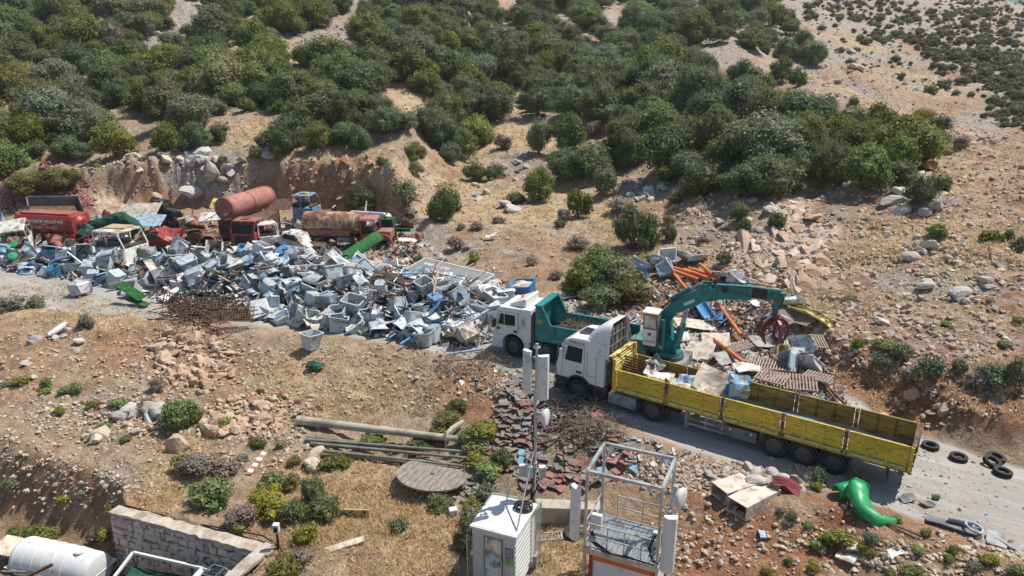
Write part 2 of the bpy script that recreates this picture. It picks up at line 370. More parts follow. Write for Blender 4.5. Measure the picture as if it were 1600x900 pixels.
# patches surveyed from the photograph: u, v, ru, rv, strength
PATCH = {
 'grass': [(60, 470, 90, 25, .9), (180, 500, 110, 18, .7), (270, 760, 60, 40, .9), (560, 780, 120, 60, 1), (300, 700, 60, 20, .7), (840, 330, 160, 50, 1), (640, 165, 60, 40, 1),
           (820, 215, 60, 30, 1), (620, 270, 80, 30, .9), (480, 235, 90, 14, .9), (760, 240, 60, 40, .8), (520, 590, 120, 50, .6), (620, 830, 180, 70, 1), (880, 860, 60, 60, .9),
           (1480, 370, 130, 40, 1), (1360, 400, 60, 30, .5), (380, 205, 90, 30, .6), (1180, 270, 60, 20, .5), (1330, 470, 70, 18, .6), (980, 360, 80, 40, .6), (1560, 390, 80, 30, .9),
           (420, 870, 60, 40, .8), (690, 600, 60, 30, .4), (1370, 600, 60, 30, .4), (1540, 610, 60, 40, .4), (1250, 180, 40, 15, .6), (560, 640, 120, 20, .4), (1580, 240, 60, 20, .4)],
 'red': [(1480, 330, 140, 90, .55), (1300, 380, 120, 90, .45), (260, 300, 90, 40, .7), (520, 295, 110, 40, .9), (760, 610, 80, 50, .8), (1150, 840, 140, 90, 1.3), (1130, 760, 80, 40, .8), (1450, 600, 180, 70, 1.2), (1340, 560, 60, 50, .8), (930, 480, 60, 40, .8),
         (1100, 470, 120, 60, .7), (230, 540, 120, 40, .7), (60, 560, 90, 50, .5), (190, 780, 90, 50, .6), (1560, 470, 60, 40, .7), (1400, 520, 100, 30, .5), (1360, 150, 30, 20, .5), (1580, 180, 60, 30, .6),
         (80, 760, 120, 40, .6), (1400, 830, 150, 60, .55), (330, 560, 60, 60, .7), (1500, 160, 40, 20, .5)],
 'rock': [(330, 275, 80, 45, 1), (250, 60, 40, 22, .9), (300, 30, 40, 40, .8), (560, 45, 50, 18, .8), (1010, 300, 60, 25, .8), (800, 255, 50, 25, .7), (660, 370, 60, 30, .7), (780, 390, 120, 30, .5),
          (1440, 310, 60, 30, .8), (1460, 450, 110, 40, .7), (1110, 370, 70, 25, .6), (180, 630, 120, 25, .5), (200, 740, 60, 30, .6), (700, 390, 90, 30, .6), (1420, 20, 120, 40, .7), (1520, 70, 60, 30, .8), (1400, 95, 60, 25, .5),
          (1130, 330, 60, 30, .5), (700, 240, 90, 30, .4), (1290, 350, 50, 30, .4), (650, 560, 150, 20, .4), (1120, 735, 90, 18, .6), (1260, 755, 60, 14, .7)],
 'pale': [(1225, 340, 42, 65, .9), (1265, 385, 38, 45, .9), (1190, 390, 60, 50, .6), (1310, 90, 28, 30, .9), (1430, 150, 100, 45, .7), (1290, 430, 60, 40, .5), (1500, 260, 90, 60, .4), (330, 265, 35, 28, .5),
          (1210, 430, 80, 30, .4), (160, 315, 60, 25, .6), (1530, 200, 60, 30, .6), (650, 340, 40, 25, .4), (1100, 95, 50, 14, .7), (1190, 105, 50, 18, .6), (460, 80, 30, 30, .7), (520, 60, 50, 20, .7), (1560, 330, 70, 40, .4)],
 'purp': [(75, 308, 75, 30, 1.2)],
 'road': [(1500, 780, 150, 70, 1)],
}
def patch(kind, u, v, jit):
    m = np.zeros(u.shape)
    for (cu, cv, ru, rv, k) in PATCH[kind]:
        d = np.hypot((u-cu)/ru, (v-cv)/rv)+jit*.9
        m = np.maximum(m, k*sm((1.45-d)/.95))
    return m
def build_ground():
    ys = [-40.0]
    while ys[-1] < 12: ys.append(ys[-1]+1.6)
    while ys[-1] < 3200:
        y = ys[-1]; ys.append(y+(.11 if y < 22 else .0052*y if y < 90 else .0085*y if y < 320 else .06*y))
    ys = np.array(ys); nx = 600; s = np.linspace(-1, 1, nx)
    wd = .80*np.maximum(ys, 10)+9
    X = s[None, :]*wd[:, None]; Y = np.repeat(ys[:, None], nx, 1)
    Z = np.empty_like(X)
    for i in range(0, len(ys), 60): Z[i:i+60] = H(X[i:i+60], Y[i:i+60])
    V = np.stack([X, Y, Z], -1).reshape(-1, 3); ny = len(ys)
    idx = np.arange(ny*nx).reshape(ny, nx)
    Fq = np.stack([idx[:-1, :-1], idx[:-1, 1:], idx[1:, 1:], idx[1:, :-1]], -1).reshape(-1, 4)
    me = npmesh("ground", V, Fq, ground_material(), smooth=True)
    x, y, z = V.T; yy = np.maximum(y, 8); u, v, _ = proj(x, yy, z)
    jit = fbm(x*.5, y*.5, 101, 4); ss = sdist(x, y, FOOT); dn = -sdist(x, y, NEAR)
    # the gravel road proper: a band along the near edge of the yard, all of the yard at the right end
    wroad = interp(x, [(-30, 7.5), (-10, 6.5), (0, 9), (6, 12), (14, 14)])
    road = sm((.35-dn+.6*jit)/.8)*sm((wroad+dn+1.5*jit)/2)*sm((-ss+.1+.8*jit)/.8)
    road = np.maximum(road, 0)*np.where(x < 2, .8, .9)
    A = np.zeros((len(V), 4), np.float32); B = A.copy(); A[:, 3] = B[:, 3] = 1
    near = (y > 10) & (y < 400)
    for arr, ch, k in ((A, 1, 'red'), (A, 2, 'grass'), (B, 0, 'rock'), (B, 1, 'purp'), (B, 2, 'pale')):
        arr[:, ch] = np.where(near & ((y < 104) | (k not in ('pale',))), patch(k, u, v, jit), 0)
    A[:, 2] = np.maximum(A[:, 2], np.where(ss > 4, .42*sm(.6+fbm(x*.12, y*.12, 131, 3)), 0)+np.where(y > 100, .18, 0))
    B[:, 0] = np.maximum(B[:, 0], np.where(ss > 2, .52*sm(.5+1.2*fbm(x*.18, y*.18, 141, 3)), 0)+np.where(y > 110, .30, 0))
    A[:, 1] = np.maximum(A[:, 1], .5*sm((fbm(x*.15, y*.15, 151, 3)-.05)*3))
    A[:, 1] = np.maximum(A[:, 1], np.where(y > 100, .42*sm(.6+fbm(x*.05, y*.05, 161, 3)), 0)); A[:, 0] = road
    A[:, 2] *= (1-road); B[:, 0] *= (1-road)
    for nme, arr in (("mask_a", A), ("mask_b", B)):
        at = me.color_attributes.new(nme, 'FLOAT_COLOR', 'POINT'); at.data.foreach_set("color", arr.ravel())
    return tag(link("ground", me), "dry rocky hillside and gravel yard", None, None, 'structure')
build_ground()
# far blue range beyond the spur
def build_range():
    nx, ny = 160, 30; X = np.linspace(-100, 2000, nx)[None, :].repeat(ny, 0); t = np.linspace(0, 1, ny)[:, None].repeat(nx, 1)
    Yv = 1150+700*t; Hh = (165+25*fbm(X*.003, Yv*0+3, 7))*np.sin(np.pi*np.clip(t*1.02, 0, 1))**.8+18*fbm(X*.01, Yv*.01, 8, 4)*np.sin(np.pi*t)-40
    V = np.stack([X, Yv, Hh], -1).reshape(-1, 3); idx = np.arange(nx*ny).reshape(ny, nx)
    me = npmesh("far_hills", V, np.stack([idx[:-1, :-1], idx[:-1, 1:], idx[1:, 1:], idx[1:, :-1]], -1).reshape(-1, 4),
                pm("far_hill_scrub", (.10, .11, .09), .95, 0, .3, .01), smooth=True)
    tag(link("far_hills", me), "distant blue hills beyond the ridge", None, None, 'structure')
build_range()
# ------------------------------------------------------------------ vegetation
rng = np.random.default_rng(7); random.seed(11)
def unit_ico(sub):
    bm = bmesh.new(); bmesh.ops.create_icosphere(bm, subdivisions=sub, radius=1.0)
    V = np.array([v.co[:] for v in bm.verts]); Fc = np.array([[v.index for v in f.verts] for f in bm.faces]); bm.free(); return V, Fc
ICO1, ICO2, ICO3 = unit_ico(1), unit_ico(2), unit_ico(3)
def leafy(nt, bs, col, amt):
    tr = nt.nodes.new("ShaderNodeBsdfTranslucent"); mx = nt.nodes.new("ShaderNodeMixShader"); mx.inputs[0].default_value = amt
    nt.links.new(col, tr.inputs[0]); nt.links.new(bs.outputs[0], mx.inputs[1]); nt.links.new(tr.outputs[0], mx.inputs[2])
    out = [n for n in nt.nodes if n.type == 'OUTPUT_MATERIAL'][0]; nt.links.new(mx.outputs[0], out.inputs[0])
def foliage_mat(name, a, b, rnd=.28, yel=(.20, .17, .05)):
    m, nt, bs = _mat(name); tc = nt.nodes.new("ShaderNodeTexCoord"); co = tc.outputs['Object']
    at = nt.nodes.new("ShaderNodeAttribute"); at.attribute_name = "tint"
    c = mixc(nt, a, b, at.outputs['Fac']); c = mixc(nt, c, yel, math_(nt, 'MULTIPLY', ramp(nt, noise(nt, co, 2.2, 2), .55, .8), .35))
    oi = nt.nodes.new("ShaderNodeObjectInfo"); hs = nt.nodes.new("ShaderNodeHueSaturation"); nt.links.new(c, hs.inputs['Color'])
    v = math_(nt, 'MULTIPLY_ADD', oi.outputs['Random'], rnd*2); v.node.inputs[2].default_value = 1.16-rnd*.8; nt.links.new(v, hs.inputs['Value'])
    w = nt.nodes.new("ShaderNodeTexWhiteNoise"); w.noise_dimensions = '1D'; nt.links.new(oi.outputs['Random'], w.inputs['W'])
    h = math_(nt, 'MULTIPLY_ADD', w.outputs['Value'], .07); h.node.inputs[2].default_value = .446; nt.links.new(h, hs.inputs['Hue'])
    s = math_(nt, 'MULTIPLY_ADD', w.outputs['Value'], -.35); s.node.inputs[2].default_value = 1.12; nt.links.new(s, hs.inputs['Saturation'])
    nt.links.new(hs.outputs[0], bs.inputs['Base Color']); bs.inputs['Roughness'].default_value = .62; bs.inputs['Specular IOR Level'].default_value = .3; leafy(nt, bs, hs.outputs[0], .33)
    return m
BARK = pm("bark", (.16, .12, .09), .9, 0, .3, 6)
FM = {'oak': foliage_mat("foliage_oak", (.060, .092, .022), (.175, .245, .060)),
      'juniper': foliage_mat("foliage_juniper", (.066, .090, .030), (.175, .205, .072), yel=(.15, .12, .04)),
      'olive': foliage_mat("foliage_olive", (.095, .116, .058), (.23, .26, .14), yel=(.18, .16, .09)),
      'dry': foliage_mat("foliage_dry", (.15, .125, .095), (.30, .26, .21), yel=(.26, .20, .10)),
      'bright': foliage_mat("foliage_bright", (.095, .130, .026), (.25, .300, .070), yel=(.22, .20, .05))}
def crown_mesh(name, seed, w, h, leaf, n, kind, z0=.12, lobes=None):
    r = np.random.default_rng(seed); nl = lobes or int(r.integers(18, 26) if w > 4 else r.integers(11, 16) if w > 2 else r.integers(7, 11))
    cs = []; rs = []
    for i in range(nl):
        a = r.uniform(0, 6.283); q = math.sqrt(r.uniform(0, 1))*.37*w; zz = r.uniform(.26, .76)
        rr = r.uniform(.17, .27)*w*(.68 if w > 4 else .80 if w > 2 else 1)
        cs.append((q*math.cos(a), q*math.sin(a), h*zz*(1-.25*(q/(.33*w)))+z0*.5*h)); rs.append((rr, rr*r.uniform(.9, 1.1), rr*h/w*r.uniform(.85, 1.15)))
    cs.append((0, 0, h*.5)); rs.append((.33*w, .33*w, .40*h)); cs = np.array(cs); rs = np.array(rs)
    wgt = rs[:, 0]**2; k = r.choice(len(cs), n*2, p=wgt/wgt.sum())
    d = r.normal(size=(n*2, 3)); d /= np.linalg.norm(d, axis=1)[:, None]
    rad = r.uniform(.80, 1.06, n*2)+(r.uniform(size=n*2) < .20)*r.uniform(0, .34, n*2)
    p = cs[k]+d*rs[k]*rad[:, None]
    ok = p[:, 2] > z0*h*.6
    for c_, q_ in zip(cs, rs): ok &= (np.linalg.norm((p-c_)/q_, axis=1) > .74)
    p = p[ok][:n]; d = d[ok][:n]; m = len(p)
    nn = d+r.normal(size=(m, 3))*.75+np.array([.12, .02, .40]); nn /= np.linalg.norm(nn, axis=1)[:, None]
    t = np.cross(nn, r.normal(size=(m, 3)))
    if kind == 'juniper': t = t*.5+np.array([0, 0, 1.0])+d*.5
    t -= nn*(t*nn).sum(1)[:, None]; t /= np.linalg.norm(t, axis=1)[:, None]; b = np.cross(nn, t)
    sz = leaf*r.uniform(.6, 1.35, m)[:, None]; asp = .38 if kind == 'juniper' else .62
    ln = 1.5 if kind == 'juniper' else 1.0
    V = np.stack([p-t*sz*ln, p+b*sz*asp+nn*sz*.15, p+t*sz*ln, p-b*sz*asp+nn*sz*.15], 1).reshape(-1, 3)
    Fq = np.arange(m*4).reshape(-1, 4); tint = np.repeat(np.clip(r.normal(.5, .27, m), 0, 1), 4)
    # solid inner lumps per lobe, tinted darker than most leaves
    Vs = [V]; tris = []; off = len(V); tn = [tint]
    for c_, q_ in zip(cs, rs):
        iv, iff = ICO1; g = iv*q_*.70*(1+.25*r.uniform(-1, 1, (len(iv), 1)))+c_; g[:, 2] = np.maximum(g[:, 2], z0*h*.5)
        Vs.append(g); tris.append(iff+off); off += len(iv); tn.append(r.uniform(.05, .4, len(iv)))
    V = np.concatenate(Vs); tris = np.concatenate(tris)
    Fl = np.concatenate([np.stack([Fq[:, 0], Fq[:, 1], Fq[:, 2]], 1), np.stack([Fq[:, 0], Fq[:, 2], Fq[:, 3]], 1), tris])
    me = npmesh(name, V, Fl, FM[kind]); at = me.attributes.new("tint", 'FLOAT', 'POINT'); at.data.foreach_set("value", np.concatenate(tn).astype(np.float32))
    return me
def trunk_mesh(name, seed, w, h):
    r = random.Random(seed); m = MB(); top = (r.uniform(-.06, .06)*w, r.uniform(-.06, .06)*w, h*.42)
    m.tube([(0, 0, -.25), (0.02*w, 0, h*.15), top], [.045*w, .034*w, .026*w], 7)
    for i in range(4):
        a = i*1.57+r.uniform(-.5, .5); q = r.uniform(.18, .3)*w
        m.tube([(top[0]*.7, top[1]*.7, h*.28), (q*.5*math.cos(a), q*.5*math.sin(a), h*.45), (q*math.cos(a), q*math.sin(a), h*.66)], [.022*w, .016*w, .008*w], 5)
    for i in range(9 if w > 2 else 4):
        a = r.uniform(0, 6.28); q = r.uniform(.30, .50)*w; zz = r.uniform(.45, .98)*h*(1-.35*(q/(.5*w))**2); e = Vector((q*math.cos(a), q*math.sin(a), zz)); b = Vector((top[0]*.8, top[1]*.8, h*.36))
        m.tube([b, b.lerp(e, .6)+Vector((0, 0, .04*h)), e], [.013*w, .008*w, .0035*w], 4)
    return m.mesh(name, BARK, True)
PROTO = {}
def proto(kind, size, i):
    key = (kind, size, i)
    if key not in PROTO:
        sd = hash((kind == 'oak', kind == 'olive', kind == 'dry', kind == 'bright', size, i)) % 9999
        sd = (len(kind)*131+size*17+i*7)
        w, h, leaf, n = {0: (1.0, .70, .055, 520), 1: (2.2, 1.7, .080, 950), 2: (4.6, 3.8, .098, 3200)}[size]
        if kind == 'juniper': h *= 1.08
        if kind == 'dry': n = int(n*.7)
        PROTO[key] = (crown_mesh("crown_mesh", sd, w, h, leaf, n, kind, .02 if size == 0 else .10), trunk_mesh("trunk_mesh", sd, w, h), w, h)
    return PROTO[key]
WORDS = {'oak': 'rounded dark green', 'juniper': 'ragged olive green', 'olive': 'grey green', 'dry': 'dry brown', 'bright': 'bright green'}
def zone(u, v):
    """what one finds beside a point of the picture"""
    if v > 470:
        if u < 220: return "in the gully below the road" if v > 690 else "on the red bank below the road"
        if u < 470: return "on the ledge behind the stone wall" if v > 700 else "among boulders below the road"
        if u < 800: return "beside the lying pipe and poles" if v < 740 else "on dry grass near the equipment cabin"
        if u < 1040: return "by the slab heap behind the mast" if v < 780 else "beside the lattice platform"
        if v > 660: return "on red soil near the green slide" if u < 1400 else "on the slope beside the gravel road"
        return "on the red bank above the lorry"
    if u > 1240 and v < 200 and v < 70+(u-1240)*.42: return "on the far hillside beyond the spur"
    if v > 310:
        if u < 670: return "at the edge of the scrap heap"
        if u < 860: return "on dry grass behind the lying signboard"
        if u < 1060: return "on dry ground above the teal truck"
        if u < 1290: return "on rocks above the crane arm"
        return "on the open stony slope"
    if v > 200:
        if u < 220: return "above the red rubble mound"
        if u < 460: return "on top of the rock cut"
        if u < 680: return "right of the rock cut"
        if u < 880: return "in the orange grass clearing"
        if u < 1090: return "in the clump above the stone scree"
        if u < 1290: return "in the thicket over the rocky slope"
        return "at the right end of the thicket"
    if v > 95:
        if u < 230: return "on the wooded left slope"
        if u < 460: return "behind the grassy terrace above the cut"
        if u < 640: return "below the stony path on the hill"
        if u < 860: return "in the dense wood above the clearing"
        if u < 1080: return "in the middle of the dense wood"
        if u < 1290: return "beside the stony gap in the wood"
        return "on the pale spur"
    if u < 230: return "high on the slope at the left"
    if u < 460: return "around the grey crag high up"
    if u < 640: return "along the old terrace wall high up"
    if u < 860: return "in the upper wood left of centre"
    if u < 1080: return "in the upper wood over the centre"
    return "along the skyline of the spur"
def plant(x, y, z, wd, ht, kind, small, label=None):
    size = 0 if wd < 1.3 else 1 if wd < 3.0 else 2
    cm, tm, w, h = proto(kind, size, random.randrange(5 if size == 2 else 4))
    nm = {'oak': 'oak', 'juniper': 'juniper', 'olive': 'olive', 'dry': 'withered', 'bright': 'broom'}[kind]+('_tree' if size == 2 else '_bush')
    u, v, _ = proj(x, y, z); szw = ('small', 'low', 'broad')[size] if size < 2 else ('tall' if ht > wd*.95 else 'broad')
    t = thing(nm, label or f"{szw} {WORDS[kind]} {'tree' if size == 2 else 'bush'} {zone(u, v)}", {'oak': 'oak tree', 'juniper': 'juniper', 'olive': 'olive tree', 'dry': 'dead tree', 'bright': 'broom'}[kind] if size == 2 else 'bush', (x, y, z-.06*ht), random.uniform(0, 6.28),
              {'oak': 'oaks', 'juniper': 'junipers', 'olive': 'grey green trees', 'dry': 'withered trees', 'bright': 'bright trees'}[kind]+' on the hillside' if size == 2 else 'bushes on the slopes')
    t.scale = (wd/w, wd/w*random.uniform(.9, 1.1), ht/h)
    link('crown', cm, None, t); link('trunk', tm, None, t)
    return t
PLANTED = []
def plants(lst):
    us = [p[0] for p in lst]; vs = [p[1] for p in lst]; x, y, z, ok = GG(us, vs)
    for i, (u, v, wpx, hpx, kind) in enumerate(lst):
        d = y[i]*cP-(z[i]-CH)*sP; wd = wpx*d/FPX; ht = hpx*d/FPX/.93
        plant(x[i], y[i], z[i], wd, ht, kind, False); PLANTED.append((x[i], y[i], wd))
plants([  # base u, base v, width, height in photo pixels
 (180, 246, 72, 62, 'oak'), (268, 196, 76, 72, 'olive'), (262, 240, 56, 54, 'oak'), (308, 241, 56, 52, 'oak'), (345, 222, 34, 36, 'juniper'), (560, 286, 54, 54, 'juniper'), (648, 256, 44, 32, 'juniper'),
 (635, 308, 46, 42, 'olive'), (650, 276, 30, 22, 'olive'), (697, 346, 58, 66, 'oak'), (685, 330, 34, 30, 'olive'), (741, 282, 40, 36, 'juniper'), (774, 280, 36, 30, 'juniper'), (842, 312, 52, 58, 'oak'), (803, 320, 40, 24, 'juniper'),
 (882, 284, 70, 56, 'juniper'), (925, 284, 76, 62, 'oak'), (945, 305, 48, 56, 'olive'), (903, 340, 46, 46, 'oak'), (842, 240, 46, 62, 'olive'), (888, 236, 64, 68, 'oak'), (968, 330, 50, 26, 'dry'), (880, 346, 30, 22, 'dry'),
 (985, 388, 74, 74, 'juniper'), (1044, 374, 32, 32, 'juniper'), (1012, 384, 44, 58, 'oak'), (930, 440, 84, 64, 'oak'), (965, 462, 92, 70, 'olive'), (905, 462, 60, 56, 'oak'), (985, 475, 66, 50, 'juniper'), (940, 482, 70, 46, 'juniper'), (1000, 420, 40, 30, 'bright'),
 (1035, 272, 96, 84, 'oak'), (985, 262, 60, 60, 'juniper'), (1098, 306, 80, 62, 'juniper'), (1160, 300, 76, 50, 'oak'), (1200, 306, 116, 74, 'juniper'), (1152, 350, 34, 38, 'juniper'), (1162, 364, 24, 26, 'oak'), (1213, 350, 36, 28, 'oak'),
 (1432, 326, 56, 58, 'juniper'), (1465, 300, 40, 36, 'bright'), (1350, 296, 90, 80, 'oak'), (1300, 290, 70, 76, 'juniper'), (1400, 268, 60, 66, 'oak'), (1420, 236, 60, 50, 'oak'), (1260, 250, 80, 70, 'juniper'), (1330, 240, 70, 60, 'oak'),
 (1465, 208, 42, 30, 'juniper'), (1440, 190, 44, 26, 'bright'), (1500, 235, 26, 24, 'dry'), (1475, 222, 30, 18, 'dry'), (1130, 412, 26, 22, 'oak'), (1330, 178, 18, 30, 'juniper'), (1372, 206, 60, 50, 'oak'),
 (1462, 372, 38, 24, 'oak'), (1547, 375, 34, 18, 'oak'), (1575, 372, 20, 18, 'oak'), (1594, 390, 26, 22, 'oak'), (1220, 130, 40, 46, 'juniper'), (1190, 150, 44, 40, 'oak'), (1245, 135, 34, 34, 'oak'), (1160, 135, 40, 26, 'juniper'),
 (1275, 98, 36, 44, 'oak'), (1252, 80, 40, 44, 'juniper'), (1226, 96, 44, 40, 'oak'), (1010, 122, 64, 56, 'oak'), (980, 90, 50, 50, 'olive'), (510, 105, 70, 55, 'oak'), (480, 110, 50, 46, 'bright'), (520, 108, 26, 40, 'dry'), (226, 62, 46, 38, 'olive'),
 (178, 80, 36, 55, 'dry'), (330, 40, 50, 34, 'oak'), (345, 52, 44, 36, 'olive'), (40, 280, 80, 40, 'juniper'), (95, 275, 70, 40, 'juniper'), (12, 250, 40, 34, 'oak'), (130, 246, 44, 26, 'olive'), (415, 232, 36, 30, 'olive'), (402, 248, 24, 20, 'olive'),
 (440, 240, 50, 50, 'oak'), (500, 243, 60, 46, 'juniper'), (470, 208, 66, 62, 'oak'), (540, 210, 60, 66, 'juniper'), (610, 212, 70, 50, 'juniper'), (560, 236, 44, 44, 'oak'), (660, 206, 60, 46, 'juniper'), (690, 236, 60, 60, 'juniper'), (720, 246, 60, 50, 'oak'), (745, 226, 60, 54, 'bright'),
 (775, 190, 66, 56, 'juniper'), (730, 180, 60, 44, 'juniper'), (705, 252, 40, 36, 'olive'), (1130, 268, 70, 60, 'oak'), (1075, 230, 50, 46, 'olive'), (930, 214, 30, 26, 'dry'), (785, 232, 34, 26, 'dry'),
 (712, 390, 36, 24, 'dry'), (745, 356, 26, 14, 'dry'), (905, 388, 40, 24, 'dry'), (780, 348, 22, 12, 'dry'), (875, 354, 18, 12, 'juniper'), (830, 414, 24, 16, 'dry'), (868, 432, 20, 14, 'dry'), (1045, 350, 22, 14, 'olive'), (1290, 262, 26, 30, 'bright'), (1055, 308, 24, 22, 'olive'),
 # near bushes, below the road
 (282, 662, 70, 42, 'oak'), (270, 668, 40, 26, 'bright'), (303, 660, 32, 26, 'bright'), (336, 786, 78, 44, 'bright'), (312, 742, 66, 40, 'dry'), (355, 738, 46, 26, 'dry'), (288, 738, 36, 34, 'bright'), (424, 806, 60, 42, 'bright'), (380, 822, 56, 44, 'dry'), (410, 785, 60, 26, 'bright'), (372, 836, 30, 20, 'bright'),
 (462, 812, 44, 40, 'juniper'), (478, 850, 44, 34, 'bright'), (505, 812, 50, 44, 'juniper'), (488, 782, 40, 44, 'juniper'), (445, 896, 48, 38, 'juniper'), (470, 882, 40, 26, 'dry'), (424, 762, 42, 28, 'bright'), (458, 762, 36, 24, 'juniper'), (525, 730, 44, 28, 'juniper'), (405, 696, 26, 18, 'juniper'),
 (700, 664, 46, 26, 'juniper'), (714, 640, 28, 20, 'juniper'), (690, 684, 40, 16, 'bright'), (756, 684, 60, 30, 'bright'), (735, 690, 40, 26, 'bright'), (742, 706, 40, 18, 'bright'), (580, 696, 44, 18, 'bright'), (655, 698, 40, 16, 'juniper'), (743, 722, 40, 18, 'bright'), (760, 742, 50, 26, 'bright'), (785, 726, 34, 34, 'juniper'), (762, 790, 52, 44, 'olive'),
 (745, 820, 52, 36, 'olive'), (730, 856, 44, 56, 'juniper'), (690, 794, 44, 22, 'juniper'), (740, 800, 36, 26, 'bright'), (625, 822, 30, 20, 'olive'), (460, 724, 22, 16, 'juniper'), (438, 700, 20, 14, 'olive'), (352, 664, 22, 14, 'bright'), (378, 722, 24, 12, 'dry'),
 (34, 600, 26, 14, 'bright'), (73, 606, 20, 20, 'bright'), (70, 616, 20, 10, 'bright'), (100, 614, 18, 12, 'bright'), (120, 608, 24, 16, 'bright'), (188, 636, 34, 14, 'bright'), (230, 640, 24, 20, 'juniper'), (160, 672, 26, 10, 'bright'), (150, 636, 30, 10, 'juniper'), (12, 604, 18, 10, 'olive'), (92, 648, 20, 12, 'bright'), (200, 688, 20, 10, 'olive'), (248, 610, 26, 24, 'dry'),
 (135, 510, 28, 22, 'dry'), (18, 484, 46, 26, 'dry'), (60, 478, 30, 20, 'olive'), (70, 848, 40, 28, 'bright'), (48, 842, 30, 26, 'juniper'), (165, 850, 24, 26, 'bright'), (145, 848, 20, 22, 'dry'), (22, 840, 30, 18, 'bright'), (100, 786, 22, 14, 'bright'), (130, 780, 20, 12, 'olive'), (20, 766, 34, 20, 'olive'), (175, 800, 22, 12, 'bright'), (190, 856, 16, 14, 'bright'),
 (1310, 848, 46, 22, 'bright'), (1290, 852, 26, 14, 'bright'), (1278, 858, 26, 14, 'bright'), (1362, 846, 26, 20, 'olive'), (1348, 858, 18, 12, 'bright'), (1363, 862, 14, 10, 'bright'), (1237, 806, 20, 14, 'olive'), (1262, 824, 18, 12, 'bright'), (1220, 800, 16, 10, 'dry'), (1208, 768, 22, 20, 'dry'), (1276, 752, 26, 28, 'olive'), (1275, 764, 20, 12, 'bright'),
 (1335, 756, 20, 32, 'olive'), (1446, 838, 20, 14, 'bright'), (1434, 866, 22, 14, 'bright'), (1490, 866, 22, 16, 'bright'), (1480, 876, 18, 12, 'bright'), (1425, 892, 34, 14, 'bright'), (1545, 880, 26, 16, 'bright'), (1390, 900, 20, 12, 'bright'), (1270, 892, 24, 16, 'bright'), (1590, 896, 30, 18, 'olive'), (1522, 890, 20, 12, 'olive'), (1232, 880, 18, 12, 'bright'), (1320, 870, 12, 8, 'bright'), (1200, 896, 20, 12, 'bright'), (1462, 780, 14, 8, 'bright'), (1400, 815, 20, 10, 'bright'),
 (1455, 585, 44, 38, 'olive'), (1408, 566, 34, 32, 'olive'), (1550, 606, 56, 36, 'olive'), (1585, 596, 30, 50, 'olive'), (1370, 585, 24, 18, 'olive'), (1425, 590, 30, 20, 'dry'), (1520, 604, 34, 26, 'dry'), (1498, 580, 24, 26, 'olive'), (1340, 545, 20, 20, 'bright'), (1380, 540, 40, 14, 'bright'), (1590, 505, 26, 12, 'bright'), (1570, 540, 22, 12, 'olive'), (1480, 510, 24, 10, 'bright'), (1330, 470, 30, 8, 'olive'),
 (720, 358, 16, 10, 'olive'), (600, 320, 20, 16, 'oak'), (350, 262, 20, 18, 'oak'), (140, 276, 16, 12, 'olive'), (155, 282, 14, 8, 'bright'), (655, 412, 20, 16, 'olive'), (690, 412, 22, 10, 'bright'), (740, 410, 22, 16, 'bright'), (1100, 380, 20, 10, 'dry'), (960, 520, 10, 8, 'bright'),
])
# the dense wood: filled in between the surveyed trees
WOOD = [[(-40, -30), (1228, -30), (1240, 60), (1285, 75), (1280, 110), (1170, 75), (1060, 75), (1100, 115), (1180, 135), (1270, 160), (1330, 200), (1400, 235), (1440, 262), (1425, 320), (1330, 296), (1230, 300), (1130, 300), (1060, 296), (985, 262), (930, 200), (830, 185), (770, 195), (690, 240), (640, 215), (560, 240), (440, 240),
         (420, 180), (320, 185), (330, 215), (250, 190), (215, 150), (140, 240), (60, 275), (-40, 285)]]
GAPS = [(500, 70, 55, 30), (560, 42, 50, 16), (465, 100, 25, 30), (632, 166, 46, 26), (815, 215, 60, 26), (380, 200, 70, 26), (215, 205, 60, 22), (300, 30, 42, 30), (235, 70, 26, 16), (160, 45, 34, 10), (50, 80, 40, 10), (190, 180, 34, 16), (20, 185, 24, 16), (110, 130, 16, 14), (1080, 92, 46, 14), (1180, 108, 46, 20), (560, 10, 26, 10), (90, 15, 34, 8), (690, 178, 20, 10), (1255, 160, 36, 18), (960, 18, 24, 10)]
def inpoly(u, v, poly):
    c = False
    for (ax, ay), (bx, by) in zip(poly, poly[1:]+poly[:1]):
        if (ay > v) != (by > v) and u < (bx-ax)*(v-ay)/(by-ay)+ax: c = not c
    return c
def fill_wood(target):
    r = random.Random(5); us = []; vs = []
    for _ in range(26000):
        u = r.uniform(-40, 1440); v = -30+330*r.random()
        if inpoly(u, v, WOOD[0]) and not any(((u-a)/b)**2+((v-c)/d)**2 < 1 for a, c, b, d in GAPS): us.append(u); vs.append(v)
    x, y, z, ok = GG(us, vs); pts = list(PLANTED); n = 0
    for i in range(len(us)):
        if not ok[i] or y[i] > 215: continue
        wd = r.choice([4.2, 5.0, 5.8, 6.6, 7.4, 3.2, 2.8])*(1 if y[i] < 95 else 1.12)
        if any((x[i]-a)**2+(y[i]-b)**2 < (.27*(wd+c))**2 for a, b, c in pts): continue
        kind = r.choices(['oak', 'juniper', 'olive', 'bright', 'dry'], [.36, .40, .15, .06, .03] if us[i] > 560 else [.5, .22, .2, .06, .02])[0]
        if kind in ('dry', 'bright'): wd *= .75
        ht = wd*r.uniform(.62, .92)*(1.12 if kind == 'juniper' else 1)
        plant(x[i], y[i], z[i], wd, ht, kind, False); pts.append((x[i], y[i], wd)); n += 1
        if n >= target: break
    return n
N_WOOD = fill_wood(620)
